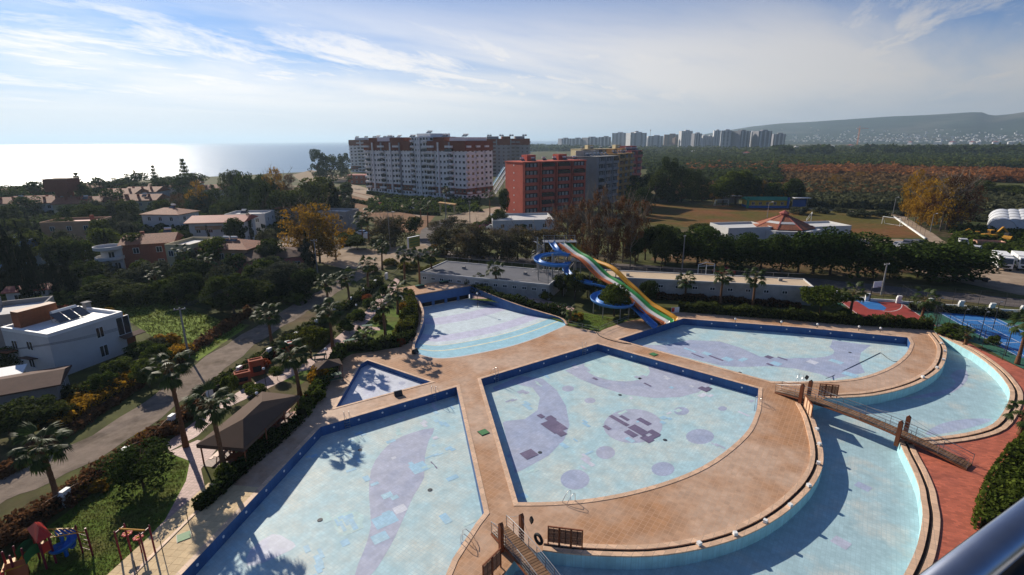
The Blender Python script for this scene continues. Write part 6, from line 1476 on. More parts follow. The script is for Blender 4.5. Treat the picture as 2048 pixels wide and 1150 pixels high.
H('hedge', [(1215,592),(1300,597),(1400,602),(1500,609),(1600,616)], 1.4, 1.0, G_BROWN, 'reddish planting along the tan-roofed building', seed=7)
H('hedge', [(1820,618),(1900,624),(2000,634),(2080,645)], 1.6, 1.1, G_OLIVE, 'loose hedge behind the tennis court', seed=8)
H('hedge', [(0,1082),(80,1035),(160,985),(240,925),(330,865),(400,812)], 1.8, 1.0, G_BROWN, 'brownish hedge inside the road fence', seed=9)
H('hedge', [(400,800),(470,755),(540,712),(610,668),(690,618),(760,565)], 1.9, 1.1, G_DARK, 'dark hedge between road and garden palms', seed=10)
H('hedge', [(455,505),(500,500)], 1.0, 1.0, G_MID, 'short hedge along the lane by the white villa', seed=11)
H('hedge', [(1985,1075),(1995,1010),(2020,955),(2060,905),(2110,860)], 2.4, 1.3, G_MID, 'broad leafy hedge on the red paving beside the handrail', seed=12)
H('hedge', [(2040,1060),(2060,990),(2120,930)], 2.6, 1.7, G_MID, 'second row of leafy hedge beside the handrail', seed=13)
H('hedge', [(0,790),(60,775),(130,800),(180,790)], 2.0, 1.4, G_DARK, 'dark hedge below the white cube house', seed=14)
H('hedge', [(100,870),(180,820),(260,775),(330,735),(375,705)], 2.4, 1.6, G_GOLD, 'autumn orange hedge along the road below the white house', seed=15)
H('hedge', [(690,400),(760,415),(830,428),(880,430)], 2.0, 1.2, G_DARK, 'hedge row along the apartment garden', seed=16, dens=14, leaf=.35)
H('hedge', [(736,388),(800,398),(870,405),(925,408)], 2.0, 1.6, G_DARK, 'shrubs along the foot of the white apartment block', seed=17, dens=14, leaf=.35)

# trees by the slides
trees('broad', [(1150,600,540,5.5),(1175,595,548,5.0),(1125,590,548,4.5),(1195,605,560,4.5)], 'dark bushy tree under the blue slide', 'trees under the slides')
trees('mid', [(1228,632,568,5.2)], 'green tree standing inside the lower loop of the blue slide', None)
trees('broad', [(1295,610,560,4),(1260,585,555,4)], 'dark tree behind the yellow slide', 'trees behind the yellow slide')
trees('shrub_lime', [(1093,600,576,3.6)], 'round yellow-green shrub on the lawn', None)
trees('mid', [(1640,625,568,8.0)], 'broad green tree at the corner of the basketball court', None)
trees('shrub', [(1908,672,640,5.0),(1688,630,612,2.6),(1985,690,665,2.2)], 'round green shrub by the court fence', 'shrubs by the courts')
trees('broad', [(958,578,548,4.5),(940,580,552,3.0)], 'dark tree before the grey-roofed building', 'trees before the grey-roofed building')
trees('shrub_gold', [(850,558,540,2.2),(905,572,556,1.8),(1155,640,618,2.0)], 'orange-tipped shrub by the low white wall', 'orange shrubs by the low wall')
# garden between road and deck
trees('lime', [(622,716,655,4.6)], 'rounded yellow-green tree beside the brick planter', None)
trees('ball', [(555,760,732,2.2),(465,800,752,2.4),(515,800,770,2.4),(700,668,650,1.6),(500,785,765,1.8)], 'small round topiary tree on the garden lawn', 'topiary trees')
trees('shrub_lime', [(800,668,628,3.2),(812,645,605,2.8),(760,650,620,2.8),(745,545,525,4),(780,532,512,5),(815,540,515,5),(845,548,528,4),(870,540,520,5)], 'yellow-green shrub among the garden palms', 'lime shrubs of the garden')
trees('shrub', [(690,660,632,3),(715,640,612,3),(740,615,590,3),(650,680,650,3.5),(630,690,660,3),(770,590,560,3),(750,700,672,2.6),(790,690,662,2.6),(505,905,868,2.4),(455,960,915,2.0),(545,880,850,2.2),(640,800,765,2.2)], 'green shrub along the garden paths', 'green shrubs of the garden')
trees('shrub_red', [(525,735,712,2.4),(560,712,690,2.2),(735,600,585,2.4),(800,690,668,1.8),(620,800,775,1.5),(655,755,735,1.4)], 'red-leaved shrub along the garden fence', 'red shrubs of the garden')
trees('shrub_gold', [(590,700,678,2.6),(640,765,715,3.0),(810,620,595,2.2),(180,985,955,3),(300,880,852,3),(240,935,908,2.6)], 'orange-brown shrub in the garden', 'orange shrubs of the garden')
trees('shrub_olive', [(620,668,640,3.4),(580,680,655,3)], 'grey-green shrub by the garden fence', 'olive shrubs of the garden')
trees('pine', [(288,975,880,4.8)], 'round-headed young pine casting shade on the playground lawn', None)
trees('shrub_brown', [(60,1050,1010,3),(20,1085,1040,3),(140,1005,975,2.6),(340,870,840,2.4),(385,835,808,2.4)], 'brownish shrub along the road fence', 'brown shrubs along the road')

# gardens on the left
trees('broad', [(225,600,560,9),(190,610,575,7),(270,610,570,7),(470,635,545,9),(510,620,560,8),(440,620,560,7),(380,600,545,6),(355,610,560,5),(550,600,560,7),(600,590,555,6),(40,740,690,5),(65,865,800,7),(20,870,805,7),(110,850,800,5)], 'dense dark broadleaf tree in the left gardens', 'dark trees of the left gardens')
trees('mid', [(75,640,592,5.5),(95,655,610,4.5),(330,600,560,5),(285,720,680,4),(320,740,690,4),(245,760,715,4.5),(300,775,720,4),(210,790,745,4),(560,570,540,5),(520,590,556,6)], 'green broadleaf tree around the white house', 'green trees of the left gardens')
trees('olive', [(15,590,548,7),(60,580,545,7),(100,585,550,6),(150,590,555,6),(200,560,525,6),(255,470,440,8),(240,700,668,4),(310,700,672,3.5)], 'silvery olive tree in the left gardens', 'olive trees of the left gardens')
trees('shrub_gold', [(170,800,765,4),(215,775,745,4),(255,745,715,3.5),(330,690,658,4.5),(355,720,690,3.5),(205,640,612,4),(225,645,615,4),(20,520,500,4),(140,815,785,4),(185,640,610,3)], 'orange autumn shrub near the white house', 'autumn shrubs near the white house')
trees('shrub_red', [(120,625,605,5),(150,628,612,3)], 'reddish shrub clump in the meadow', 'reddish shrubs in the meadow')
trees('cypress', [(60,615,455,3.6),(85,605,470,3.4),(40,600,440,3.6),(28,560,408,3.2),(118,600,480,3.2),(140,590,490,3.0),(100,590,520,3),(620,545,458,4.0),(607,540,480,3),(15,600,470,3.2),(75,590,430,3.4),(152,600,500,3.2)], 'tall black-green cypress in the left gardens', 'cypresses of the left gardens')
rr = random.Random(21)
for k in range(64):                      # the dark belt of gardens between villas and sea
    x = rr.uniform(-40,700); yb = rr.uniform(388,470) if x < 460 else rr.uniform(392,455)
    if any(abs(x-hx) < 55 and hy-2 < yb < hy+34 for hx, hy in ((430,492),(330,465),(150,490),(270,542),(600,455))): continue
    if x < 170 and 398 < yb < 446: continue
    kind = rr.choice(['broad','dense','mid','pine','olive','dense']); hgt_ = rr.uniform(6,10)
    tree_at(P(x,yb), kind, hgt_, hgt_*rr.uniform(.8,1.15), {'broad':'round dark tree','dense':'dense dark tree','mid':'green tree','pine':'umbrella pine','olive':'olive tree'}[kind]+' in the gardens between villas and sea', {'broad':'round dark','dense':'dense dark','mid':'green','pine':'pine','olive':'olive'}[kind]+' trees between villas and sea')
trees('pine', [(20,425,362,17),(85,412,360,16),(100,405,358,14),(210,400,353,13),(245,395,348,15),(275,392,345,18),(355,395,340,22),(385,400,345,20),(510,430,338,13),(540,425,345,12),(490,420,350,11),(60,440,385,12),(130,430,380,10),(230,430,378,10)], 'broad umbrella pine against the shining sea', 'umbrella pines along the shore')
trees('norfolk', [(165,410,332,9)], 'sparse tall tree rising above the brick tower', None)
trees('dense', [(180,430,362,9),(640,360,302,20),(665,358,306,20),(690,356,310,16),(460,410,340,8),(480,408,345,8),(535,450,352,12),(570,455,372,14),(600,450,368,14),(640,450,362,15),(590,440,380,14),(625,435,378,14)], 'tall dark tree by the shore', 'tall trees by the shore')
trees('norfolk', [(318,400,318,7),(377,395,313,9),(278,392,334,5)], 'conifer spire against the sea', 'conifer spires by the shore')
trees('cypress', [(672,450,358,8),(655,440,362,7),(690,420,380,6),(708,442,392,6)], 'dark cypress at the edge of the red field', 'cypresses by the red field')
trees('gold', [(640,525,402,15),(605,520,415,11),(672,520,420,11),(630,528,440,12)], 'golden leafed poplar in front of the villas', 'golden poplars by the lane')
trees('gold', [(400,430,365,12),(555,420,340,11),(540,430,350,9)], 'brown-gold tree in the gardens near the sea', 'gold trees near the sea')
trees('brown', [(575,415,345,14),(360,440,385,9)], 'rust brown tree in the gardens near the sea', 'rust trees near the sea')
trees('shrub_pink', [(505,505,488,6),(968,455,437,7)], 'magenta flowering bougainvillea beside the road', 'bougainvilleas')
trees('willow', [(790,495,425,11),(768,492,435,9),(895,470,440,7),(905,462,432,8),(870,462,440,6),(930,458,438,6)], 'bushy green tree at the road junction', 'bushy trees at the junction')
trees('broad', [(700,495,462,7),(715,500,470,6),(755,500,475,5),(1000,452,420,7),(985,455,430,5),(1008,440,380,5),(830,475,432,6)], 'dark tree near the road junction', 'dark trees near the junction')
trees('ball', [(955,456,443,3.4),(970,456,440,3.6),(1045,462,448,3)], 'clipped ball tree by the forecourt', 'ball trees by the forecourt')
# olive-brown tree row behind the grey-roofed building
trees('willow', [(880,512,452,9),(915,512,448,10),(955,515,450,10),(995,518,452,10),(1035,520,446,10),(1070,520,452,9),(1100,522,450,9),(935,520,462,8),(1015,524,462,8)], 'greyish tree in the row behind the long low buildings', 'greyish trees behind the low buildings')
trees('shrub_gold', [(880,510,488,4),(868,500,480,3)], 'orange shrub beside the yellow signboard', 'orange shrubs by the signboard')
# bare poplars
trees('brown', [(1135,520,405,8),(1165,522,395,8),(1195,525,392,9),(1220,528,398,8),(1245,525,405,8),(1275,522,400,8),(1110,515,420,7),(1260,535,430,7),(1180,535,425,7),(1215,540,440,7),(1150,500,410,8)], 'nearly bare brown poplar behind the slides', 'bare poplars behind the slides')
trees('broad', [(1290,520,450,7),(1310,525,452,7),(1270,530,470,5),(1322,540,475,5),(1330,530,455,6)], 'dark tree beside the park path', 'dark trees beside the park path')
# big eucalyptus mass left of the pitch
trees('dense', [(1290,400,350,12),(1310,405,336,13),(1335,405,322,14),(1362,405,326,13),(1384,402,342,11),(1404,402,350,10),(1270,395,350,12),(1265,420,365,10),(1285,430,372,9)], 'large dark eucalyptus beyond the coloured blocks', 'eucalyptus by the pitch')
trees('mid', [(1445,410,355,14),(1470,408,345,17),(1490,408,350,14),(1580,412,362,11),(1540,410,365,12)], 'green tree behind the clubhouse', 'trees behind the clubhouse')
trees('broad', [(1585,413,360,10),(1500,409,352,10),(1400,470,445,8)], 'dark tree behind the football pitch', 'dark trees behind the pitch')
trees('gold', [(1430,408,365,7),(1525,410,366,6),(1568,412,368,6),(1672,375,350,10),(1720,360,343,9)], 'yellow autumn tree at the edge of the fields', 'yellow trees at the field edge')
trees('gold', [(1830,445,345,12),(1855,452,352,13),(1880,462,352,13),(1815,440,362,10),(1842,452,375,10)], 'tall golden poplar group beside the chain-link fence', 'golden poplars by the pitch')
trees('brown', [(1892,460,350,14),(1920,455,362,12)], 'thinning poplar with pale forked trunk', 'thinning poplars by the pitch')
# pines along the road
trees('pine', [(1395,532,456,10.4),(1430,535,458,11.7),(1480,540,466,11.1),(1520,542,458,11.7),(1560,545,464,10.4),(1625,548,451,14.3),(1660,550,458,13.0),(1715,552,458,13.0),(1745,553,476,10.4),(1355,525,466,9.1),(1450,530,466,10.4),(1595,546,471,10.4),(1778,556,516,5.2)], 'dense dark pine in the row along the back road', 'pines along the back road')
trees('pine', [(1835,555,478,15.6),(1870,560,474,16.9),(1905,562,478,15.6),(1860,556,484,14.3)], 'broad pine group at the truck yard', 'pines at the truck yard')
trees('mid', [(1345,480,452,7),(1325,478,450,6),(1410,478,450,7)], 'light green tree at the park edge', 'light trees at the park edge')
trees('shrub_olive', [(1600+40*k, 428-4*(k % 3)+2*k, 408-3*(k % 2)+2*k, 8) for k in range(6)], 'tall reed-like bush along the pitch track', 'bushes along the pitch track')
trees('shrub', [(1935,478,455,8),(1960,485,462,8),(1980,480,460,8),(1990,500,480,7),(1960,510,492,7),(1940,500,485,6),(2030,500,480,7),(2010,478,462,6),(1900,500,485,5)], 'weedy green bush in the scrap lot', 'weeds in the scrap lot')
trees('shrub_olive', [(1950,440,425,9),(1985,432,418,9),(2020,428,414,9),(1930,420,408,10),(1975,410,398,10),(2040,410,398,10)], 'grey-green bush beyond the scrap lot', 'grey bushes beyond the lot')
trees('broad', [(1960,392,362,14),(1990,395,365,14),(2020,398,368,14),(2045,402,372,12),(1935,388,365,10)], 'dark round tree beyond the greenhouses', 'round trees beyond the greenhouses')

rr = random.Random(77)
for k in range(46):
    x, yb = rr.uniform(150,620), rr.uniform(552,600); hh = rr.uniform(3.5,6.5); kind = rr.choice(['broad','mid','broad','olive','shrub_dark'])
    tree_at(P(x,yb), kind, hh if not kind.startswith('shrub') else 2.6, hh*rr.uniform(.9,1.3), {'broad':'dark tree','mid':'green tree','olive':'olive tree','shrub_dark':'dark bush'}[kind]+' in front of the villas', {'broad':'dark trees','mid':'green trees','olive':'olives','shrub_dark':'dark bushes'}[kind]+' in front of the villas')
for k in range(58):
    x, yb = rr.uniform(-40,560), rr.uniform(482,548); hh = rr.uniform(5,9); kind = rr.choice(['broad','mid','broad','cypress','olive'])
    if 235 < x < 560 and rr.random() < .45: continue
    tree_at(P(x,yb), kind, hh*(1.25 if kind == 'cypress' else 1), hh*(.3 if kind == 'cypress' else rr.uniform(.8,1.1)), {'broad':'dark tree','mid':'green tree','olive':'olive tree','cypress':'slim cypress'}[kind]+' between the villas', {'broad':'dark trees','mid':'green trees','olive':'olives','cypress':'cypresses'}[kind]+' between the villas')

# orchards and scrub of the plain: bands of low growth
def growth(name, n, region, m, size, label, seed, rows=None, hmul=1.0):
    """region: function (x,y px) sampler returning pixel; bushes of about 12 leaf clumps each"""
    rng = np.random.default_rng(seed); pts = []; nr = []; sz = []
    rr_ = random.Random(seed)
    for k in range(n):
        x, y = region(rr_); p = P(x, y); s_ = size*rr_.uniform(.65,1.35)
        q = 22
        d = rng.normal(size=(q,3)); d /= np.linalg.norm(d,axis=1)[:,None]; d[:,2] = np.abs(d[:,2])
        c = np.array([p.x,p.y,0])+d*np.array([s_*.5,s_*.5,s_*.75*hmul]); pts.append(c); nr.append(d); sz.append(np.full(q, s_*.22))
    v = leaf_cloud(np.concatenate(pts), np.concatenate(nr), np.concatenate(sz), rng, .5, .8)
    me = quads_mesh(name, v, m); o = bpy.data.objects.new(name, me); COL.objects.link(o); o['kind'] = 'stuff'; o['label'] = label; o['category'] = 'vegetation'; return o
G_ORCH = leaf_mat('orchard_green', (0.034,0.058,0.013), (0.070,0.085,0.018), scale=.02, trans=.35); G_RUST = leaf_mat('orchard_rust', (0.19,0.062,0.020), (0.25,0.105,0.032), scale=.02, trans=.42)
G_SCRUB = leaf_mat('scrub_brown', (0.13,0.072,0.028), (0.17,0.105,0.042), scale=.03, trans=.4); G_REED = leaf_mat('reed_grey_green', (0.070,0.075,0.036), (0.11,0.105,0.05), scale=.03, trans=.35)
def ypow(r_, y0, y1): return CAMY(y0 + (y1-y0)*r_.random()**1.0)
def CAMY(y): return y
growth('citrus_orchard', 5200, lambda r_: (r_.uniform(1245,2080), r_.uniform(311,338)), G_ORCH, 6.0, 'dark green citrus orchard rows across the plain', 1)
growth('far_orchard', 3200, lambda r_: (r_.uniform(1150,2080), r_.uniform(295,312)), G_ORCH, 9.0, 'far orchards and tree belts below the hills', 2)
growth('tree_belt', 420, lambda r_: (r_.choice([r_.uniform(1545,1580),r_.uniform(1610,1660),r_.uniform(1720,1870),r_.uniform(1870,2060)]), r_.uniform(305,313)), G_DARK, 15.0, 'dark tree belts along the far field edge', 3)
growth('rust_orchard', 2600, lambda r_: (lambda x: (x, 332+ (x-1390)*.018 + r_.uniform(-4,16) + (6 if x > 1800 else 0)))(r_.uniform(1370,2060)), G_RUST, 5.0, 'rust red autumn orchard band', 4)
growth('brown_scrub', 2600, lambda r_: (r_.uniform(1330,1850), r_.uniform(345,398)), G_SCRUB, 4.0, 'brown autumn scrub between orchard and pitch', 5)
growth('green_thicket', 1600, lambda r_: (r_.uniform(1300,1560), r_.uniform(338,375)), G_DARK, 5.5, 'dark thicket beyond the eucalyptus', 6)
growth('reed_field', 3000, lambda r_: (lambda x: (x, r_.uniform(372,415)+(x-1640)*.035))(r_.uniform(1590,2070)), G_REED, 3.6, 'grey-green reed field beside the pitch', 7)
growth('lime_orchard', 900, lambda r_: (r_.uniform(1800,2080), r_.uniform(322,338)), G_LIME, 5.0, 'yellow-green orchard patch', 8)
growth('weeds', 900, lambda r_: (r_.uniform(1900,2120), r_.uniform(455,520)), G_MID, 1.5, 'rank weeds over the scrap lot', 9)
growth('garden_undergrowth', 2600, lambda r_: (r_.uniform(-60,640), r_.uniform(400,470)), G_DARK, 3.2, 'dark garden undergrowth between the villas', 10)
growth('garden_undergrowth', 900, lambda r_: (lambda x: (x, r_.uniform(560,608)))(r_.uniform(-60,600)), G_MID, 1.9, 'undergrowth below the villa gardens', 11)
growth('roadside_weeds', 700, lambda r_: (lambda x: (x, 985-(x)*.66+r_.uniform(-42,-22)))(r_.uniform(0,500)), G_BROWN, .8, 'dry weeds along the left road edge', 12)
growth('shore_scrub', 500, lambda r_: (r_.uniform(1050,1200), r_.uniform(293,303)), G_DARK, 12.0, 'dark trees along the far shore', 13)
growth('apartment_garden', 350, lambda r_: (r_.uniform(740,960), r_.uniform(398,424)), G_MID, 2.2, 'low planting in the apartment garden', 14)

# grass of the near lawn, in tufts
def tufts(name, poly_px, n, h, m, label, seed):
    rng = np.random.default_rng(seed); poly = v2(PP(poly_px)); xs = [p.x for p in poly]; ys = [p.y for p in poly]; pts = []
    while len(pts) < n:
        p = Vector((rng.uniform(min(xs),max(xs)), rng.uniform(min(ys),max(ys))))
        if inside(p, poly): pts.append((p.x,p.y,h*.45))
    pts = np.array(pts); nr = np.tile(np.array([[1.,0,.2]]), (n,1)); v = leaf_cloud(pts, nr, h, rng, 1.2, .25)
    me = quads_mesh(name, v, m); o = bpy.data.objects.new(name, me); COL.objects.link(o); o['kind'] = 'stuff'; o['label'] = label; o['category'] = 'grass'
G_GRASS = leaf_mat('grass_blades', (0.055,0.088,0.012), (0.115,0.110,0.028), scale=.35, trans=.38)
tufts('lawn_grass', [(60,1190),(10,1160),(70,1080),(185,990),(330,910),(376,926),(366,962),(325,1040),(215,1150)], 9000, .09, G_GRASS, 'short grass of the playground lawn', 1)
tufts('lawn_grass', [(940,600),(1000,598),(1100,612),(1180,630),(1250,641),(1212,653),(1197,660),(1135,646),(1060,620),(985,603)], 5000, .10, G_GRASS, 'short grass of the lawn below the slides', 2)
tufts('meadow_grass', [(30,625),(80,600),(200,592),(330,602),(440,640),(490,652),(395,715),(330,690),(255,640),(60,685)], 9000, .22, G_GRASS, 'rough meadow grass behind the white house', 3)
# ================================================================== courts, vehicles, poles and small things
m_cred = mat('court_red', (0.30,0.045,0.035), .8, .1, .8, col2=(.24,.04,.03), mix=(.5,.7), scale2=.3); m_cgr = mat('court_green', (0.035,0.13,0.085), .8, .1, .8); m_cbl = mat('court_blue', (0.03,0.16,0.42), .75, .08, .8); m_line = mat('court_line', (.70,.70,.68), .8, .1, 3)
patch('court_surround', [(1668,607),(1728,598),(1800,601),(1900,612),(2048,622),(2200,640),(2150,760),(2040,735),(1960,690),(1873,660)], m_cgr, 0.006)
def court(name, label, quad_px, m):
    q = [P(*p) for p in quad_px]; c = sum(q, Vector())/4
    t = thing(name, label, 'court', (c.x,c.y,0)); mk('surface', MB().sheet([p.xy for p in q], [], .011), m, t)
    def at(u, v, z=0): return q[0].lerp(q[1],u).lerp(q[3].lerp(q[2],u),v)+Vector((0,0,z))
    def line(pts, w=.09): 
        m_ = MB(); p = [at(*k) for k in pts]; a = offset(p, w/2); b_ = offset(p, -w/2); m_.strip([(x.x,x.y,.016) for x in b_],[(x.x,x.y,.016) for x in a]); mk('line', m_, m_line, t)
    return t, at, line
# tennis: corners far-left, far-right, near-right, near-left
t, at, line = court('tennis_court', 'blue tennis court with white lines inside a tall wire fence', [(1866,619),(1975,627),(2135,705),(2040,716)], m_cbl)
for l in ([(.02,.02),(.98,.02),(.98,.98),(.02,.98),(.02,.02)],[(.14,.02),(.14,.98)],[(.86,.02),(.86,.98)],[(.14,.25),(.86,.25)],[(.14,.75),(.86,.75)],[(.5,.25),(.5,.75)]): line(l)
a, b_ = at(-.04,.5), at(1.04,.5); net = MB()
for k in range(28): p = a.lerp(b_,k/27); net.bar((p.x,p.y,.05),(p.x,p.y,.9), .02)
for z in (.2,.4,.6,.8): net.bar((a.x,a.y,z),(b_.x,b_.y,z), .02)
nt_ = thing('tennis_net', 'tennis net across the blue court', 'net', a); mk('mesh', net, m_dark_metal, nt_); mk('band', MB().bar((a.x,a.y,.93),(b_.x,b_.y,.93), .03,.08), m_white, nt_)
for p in (a,b_): mk('post', MB().tube([p,p+Vector((0,0,1.07))], .05, 6), m_dark_metal, nt_)
t, at, line = court('basketball_court', 'red basketball court with blue key below the road', [(1678,602),(1800,603),(1873,652),(1735,645)], m_cred)
k_ = [(.20,0),(.52,0),(.62,.62),(.50,.80),(.30,.72)]
kk = [P(1710,600),P(1751,601),P(1773,616),P(1768,621),P(1738,618)]
mk('key', MB().sheet([p.xy for p in kk], [], .014), m_cbl, t); line([(.02,.02),(.98,.02),(.98,.98),(.02,.98),(.02,.02)])
arc = [P(1795+9*math.cos(a)*1.0, 612+10*math.sin(a)) for a in [R(-80)+R(170)*k/12 for k in range(13)]]
arc = smooth_line(PP([(1790,602),(1801,606),(1804,612),(1798,619),(1782,623),(1765,622)]), 3); aa = offset(arc,.05); bb = offset(arc,-.05); mk('line', MB().strip([(x.x,x.y,.018) for x in bb],[(x.x,x.y,.018) for x in aa]), m_line, t)
p = P(1739,603); t = thing('basketball_hoop', 'white basketball backboard on a dark post', 'basketball hoop', p, R(15)); mk('post', MB().tube([(0,0,0),(0,0,2.6),(0,-.8,3.3)], .08, 8), m_dark_metal, t, False); mk('backboard', MB().box((0,-.9,3.4),(1.8,.06,1.1)), m_white, t, False); mk('ring', MB().tube([(.23*math.cos(k*PI/6), -1.25+.23*math.sin(k*PI/6), 3.05) for k in range(13)], .015, 5), m_cred, t, False)
def wire_fence(px, h, gap, label, name='court_fence', mesh=True):
    line_ = resample(PP(px), max(2, int(sum((P(*b)-P(*a)).length for a, b in zip(px, px[1:]))/gap)+1)); o = line_[0]
    t = thing(name, label, 'fence', (o.x,o.y,0)); wires = MB()
    for p in line_: mk('post', MB().tube([(p.x,p.y,0),(p.x,p.y,h)], .035, 6), m_dark_metal, t)
    for a, b_ in zip(line_, line_[1:]):
        for z in (.1,h*.5,h): wires.bar((a.x,a.y,z),(b_.x,b_.y,z), .028)
        if mesh:
            n = int((b_-a).length/.5)
            for k in range(n): p = a.lerp(b_,k/n); wires.bar((p.x,p.y,.1),(p.x,p.y,h), .008)
            for k in range(1,int(h/.5)): wires.bar((a.x,a.y,k*.5),(b_.x,b_.y,k*.5), .008)
    mk('wire_mesh', wires, m_dark_metal, t)
wire_fence([(1865,622),(1880,662),(1960,700),(2050,740)], 3.0, 3.0, 'tall dark wire fence on the pool side of the tennis court')
wire_fence([(1668,606),(1728,597),(1866,606),(2048,624),(2180,640)], 3.0, 3.2, 'tall dark wire fence between the courts and the road')
wire_fence([(1800,603),(1873,655)], 3.0, 3.2, 'wire fence between basketball and tennis courts')
for px_, h in (((1920,668),3.6),((1958,680),4.0),((2010,712),4.0),((1985,660),4.2),((1870,645),3.8)):
    p = P(*px_); t = thing('court_lamp', 'thin dark floodlight post beside the tennis court', 'lamp post', p, R(30), 'floodlight posts at the courts'); mk('pole', MB().tube([(0,0,0),(0,0,h)], [.06,.045], 8), m_dark_metal, t, False); mk('arm', MB().bar((0,0,h),(.7,0,h+.1), .05), m_dark_metal, t, False); mk('lamp_head', MB().box((.85,0,h+.08),(.4,.25,.1)), m_grey_steel, t, False)
p = P(1879,664); t = thing('small_gate', 'small white gate panel where the hedge meets the court fence', 'gate', p, R(-20)); mk('panel', MB().box((0,0,.6),(.9,.05,1.0)), m_white, t, False); mk('post', MB().box((-.5,0,.6),(.1,.1,1.3)), m_dark_metal, t, False)
p = P(1350,626); t = thing('warning_gate', 'red and white gate panel at the foot of the yellow slide', 'gate', p, R(10)); mk('frame', MB().box((0,0,.55),(1.4,.05,.9)), m_white, t, False); mk('red_panel', MB().box((-.4,-.03,.6),(.5,.05,.7)), m_pred, t, False)
# boundary wall with white pillars along the back road
for k in range(9):
    x = 1672+k*62; y = 596+k*5.1; p = P(x,y); t = thing('wall_pillar', 'white pillar of the low boundary wall along the back road', 'wall', p, R(-12), 'white wall pillars by the back road'); mk('pillar', pil_me, m_white, t); mk('swag_bar', MB().tube([(.4+i*.62,0,1.2-.35*math.sin(PI*i/8)) for i in range(9)], .04, 5), m_dark_metal, t, False); mk('low_wall', MB().box((2.9,0,.2),(5.2,.22,.4)), m_white, t, False)
# street poles
def pole(bx, by, ty, label, arm=1.4, m=None, wires=True, r=.12):
    h = height_of(bx,by,ty); p = P(bx,by); t = thing('utility_pole', label, 'pole', p, R(20)); mk('pole', MB().tube([(0,0,0),(0,0,h)], [r*1.3,r*.8], 8), m or m_greyr, t, False)
    mk('crossarm', MB().box((0,0,h-.25),(arm,.12,.12)), m_greyr, t, False)
    for x in (-arm*.42,0,arm*.42): mk('insulator', MB().lathe([(.05,0),(.07,.08),(.03,.16)], 6, (x,0,h-.19)), m_white, t, False)
    return Vector((p.x,p.y,h-.05))
w1 = pole(378,715,612, 'leaning concrete power pole at the edge of the gravel road'); w2 = pole(635,545,478, 'concrete power pole beside the golden poplars'); pole(1012,520,478, 'concrete power pole behind the grey-roofed building'); w3 = pole(-40,860,700,'power pole beside the low garage')
pole(1762,590,525, 'leaning concrete lamp pole beside the basketball court'); pole(1364,540,470,'thin pole by the tan-roofed building',.5); pole(893,470,395,'power pole at the road junction',1.2); pole(940,445,402,'thin pole on the forecourt',.8)
def wires(a, b_, n, label):
    m_ = MB()
    for k in range(n):
        o = Vector((.5*(k-n/2+.5),0,0)); m_.tube([a.lerp(b_,i/12)+o-Vector((0,0,1.1*math.sin(PI*i/12))) for i in range(13)], .018, 4)
    for v_ in (0,): pass
    c = a.copy(); m_.v = [(x-c.x,y-c.y,z-c.z) for x,y,z in m_.v]; o = mk('power_lines', m_, m_dark_metal, None); o.location = c; tag(o, label, 'wires')
wires(w1, w3, 3, 'power lines running past the white cube house'); wires(w1, w2, 3, 'power lines along the gravel road to the golden poplars')
for bx, by, ty, lab in ((781,500,425,'tall thin street lamp by the yellow signboard'),(893,430,410,'white street lamp in front of the apartments'),(1530,470,405,'floodlight mast beside the football pitch'),(1785,432,395,'floodlight mast at the far pitch corner'),(1860,465,428,'floodlight mast beside the golden poplars')):
    h = height_of(bx,by,ty); p = P(bx,by); t = thing('street_lamp', lab, 'street lamp', p, .4); mk('pole', MB().tube([(0,0,0),(0,0,h)],[.11,.07],7), m_grey_steel, t, False); mk('arm', MB().bar((0,0,h-.05),(1.2,0,h+.15), .08), m_grey_steel, t, False); mk('lamp_head', MB().box((1.4,0,h+.14),(.6,.3,.14)), m_white, t, False)
# signboard
p = P(829,512); t = thing('signboard', 'large yellow signboard on a post at the road junction', 'sign', p, R(-35)); mk('board', MB().box((0,0,3.6),(.5,3.8,2.6)), mat('sign_yellow',(.36,.32,.06),.6,.15,1.5), t, False); mk('side_face', MB().box((0,-1.92,3.6),(.52,.06,2.62)), m_white, t, False); mk('top_edge', MB().box((0,0,4.94),(.56,3.86,.08)), m_white, t, False); mk('post', MB().tube([(0,0,0),(0,0,2.3)], .14, 8), m_grey_steel, t, False)
tx = MB()
for r_ in range(3):
    for k in range(7): tx.box((.262,-1.3+k*.42,4.35-r_*.7),(.02,.26,.3))
mk('lettering', tx, m_green, t, False, kind='stuff')
p = P(733,500); t = thing('road_sign', 'white road sign on a pole by the parked cars', 'sign', p, R(10)); mk('pole', MB().tube([(0,0,0),(0,0,3.4)], .06, 6), m_grey_steel, t, False); mk('panel', MB().box((0,0,3.7),(1.1,.06,1.1)), m_white, t, False)
# pitch fence and kerb
wire_fence([(1785,433),(1802,445),(1848,474)], 4.0, 5.0, 'chain-link fence along the right side of the pitch', 'pitch_fence', False)
ka, kb = P(1787,434), P(1850,478); tag(mk('pitch_kerb', MB().bar((ka.x,ka.y,.2),(kb.x,kb.y,.2), .35,.4), m_white, None), 'white kerb wall along the right side of the pitch', 'kerb')

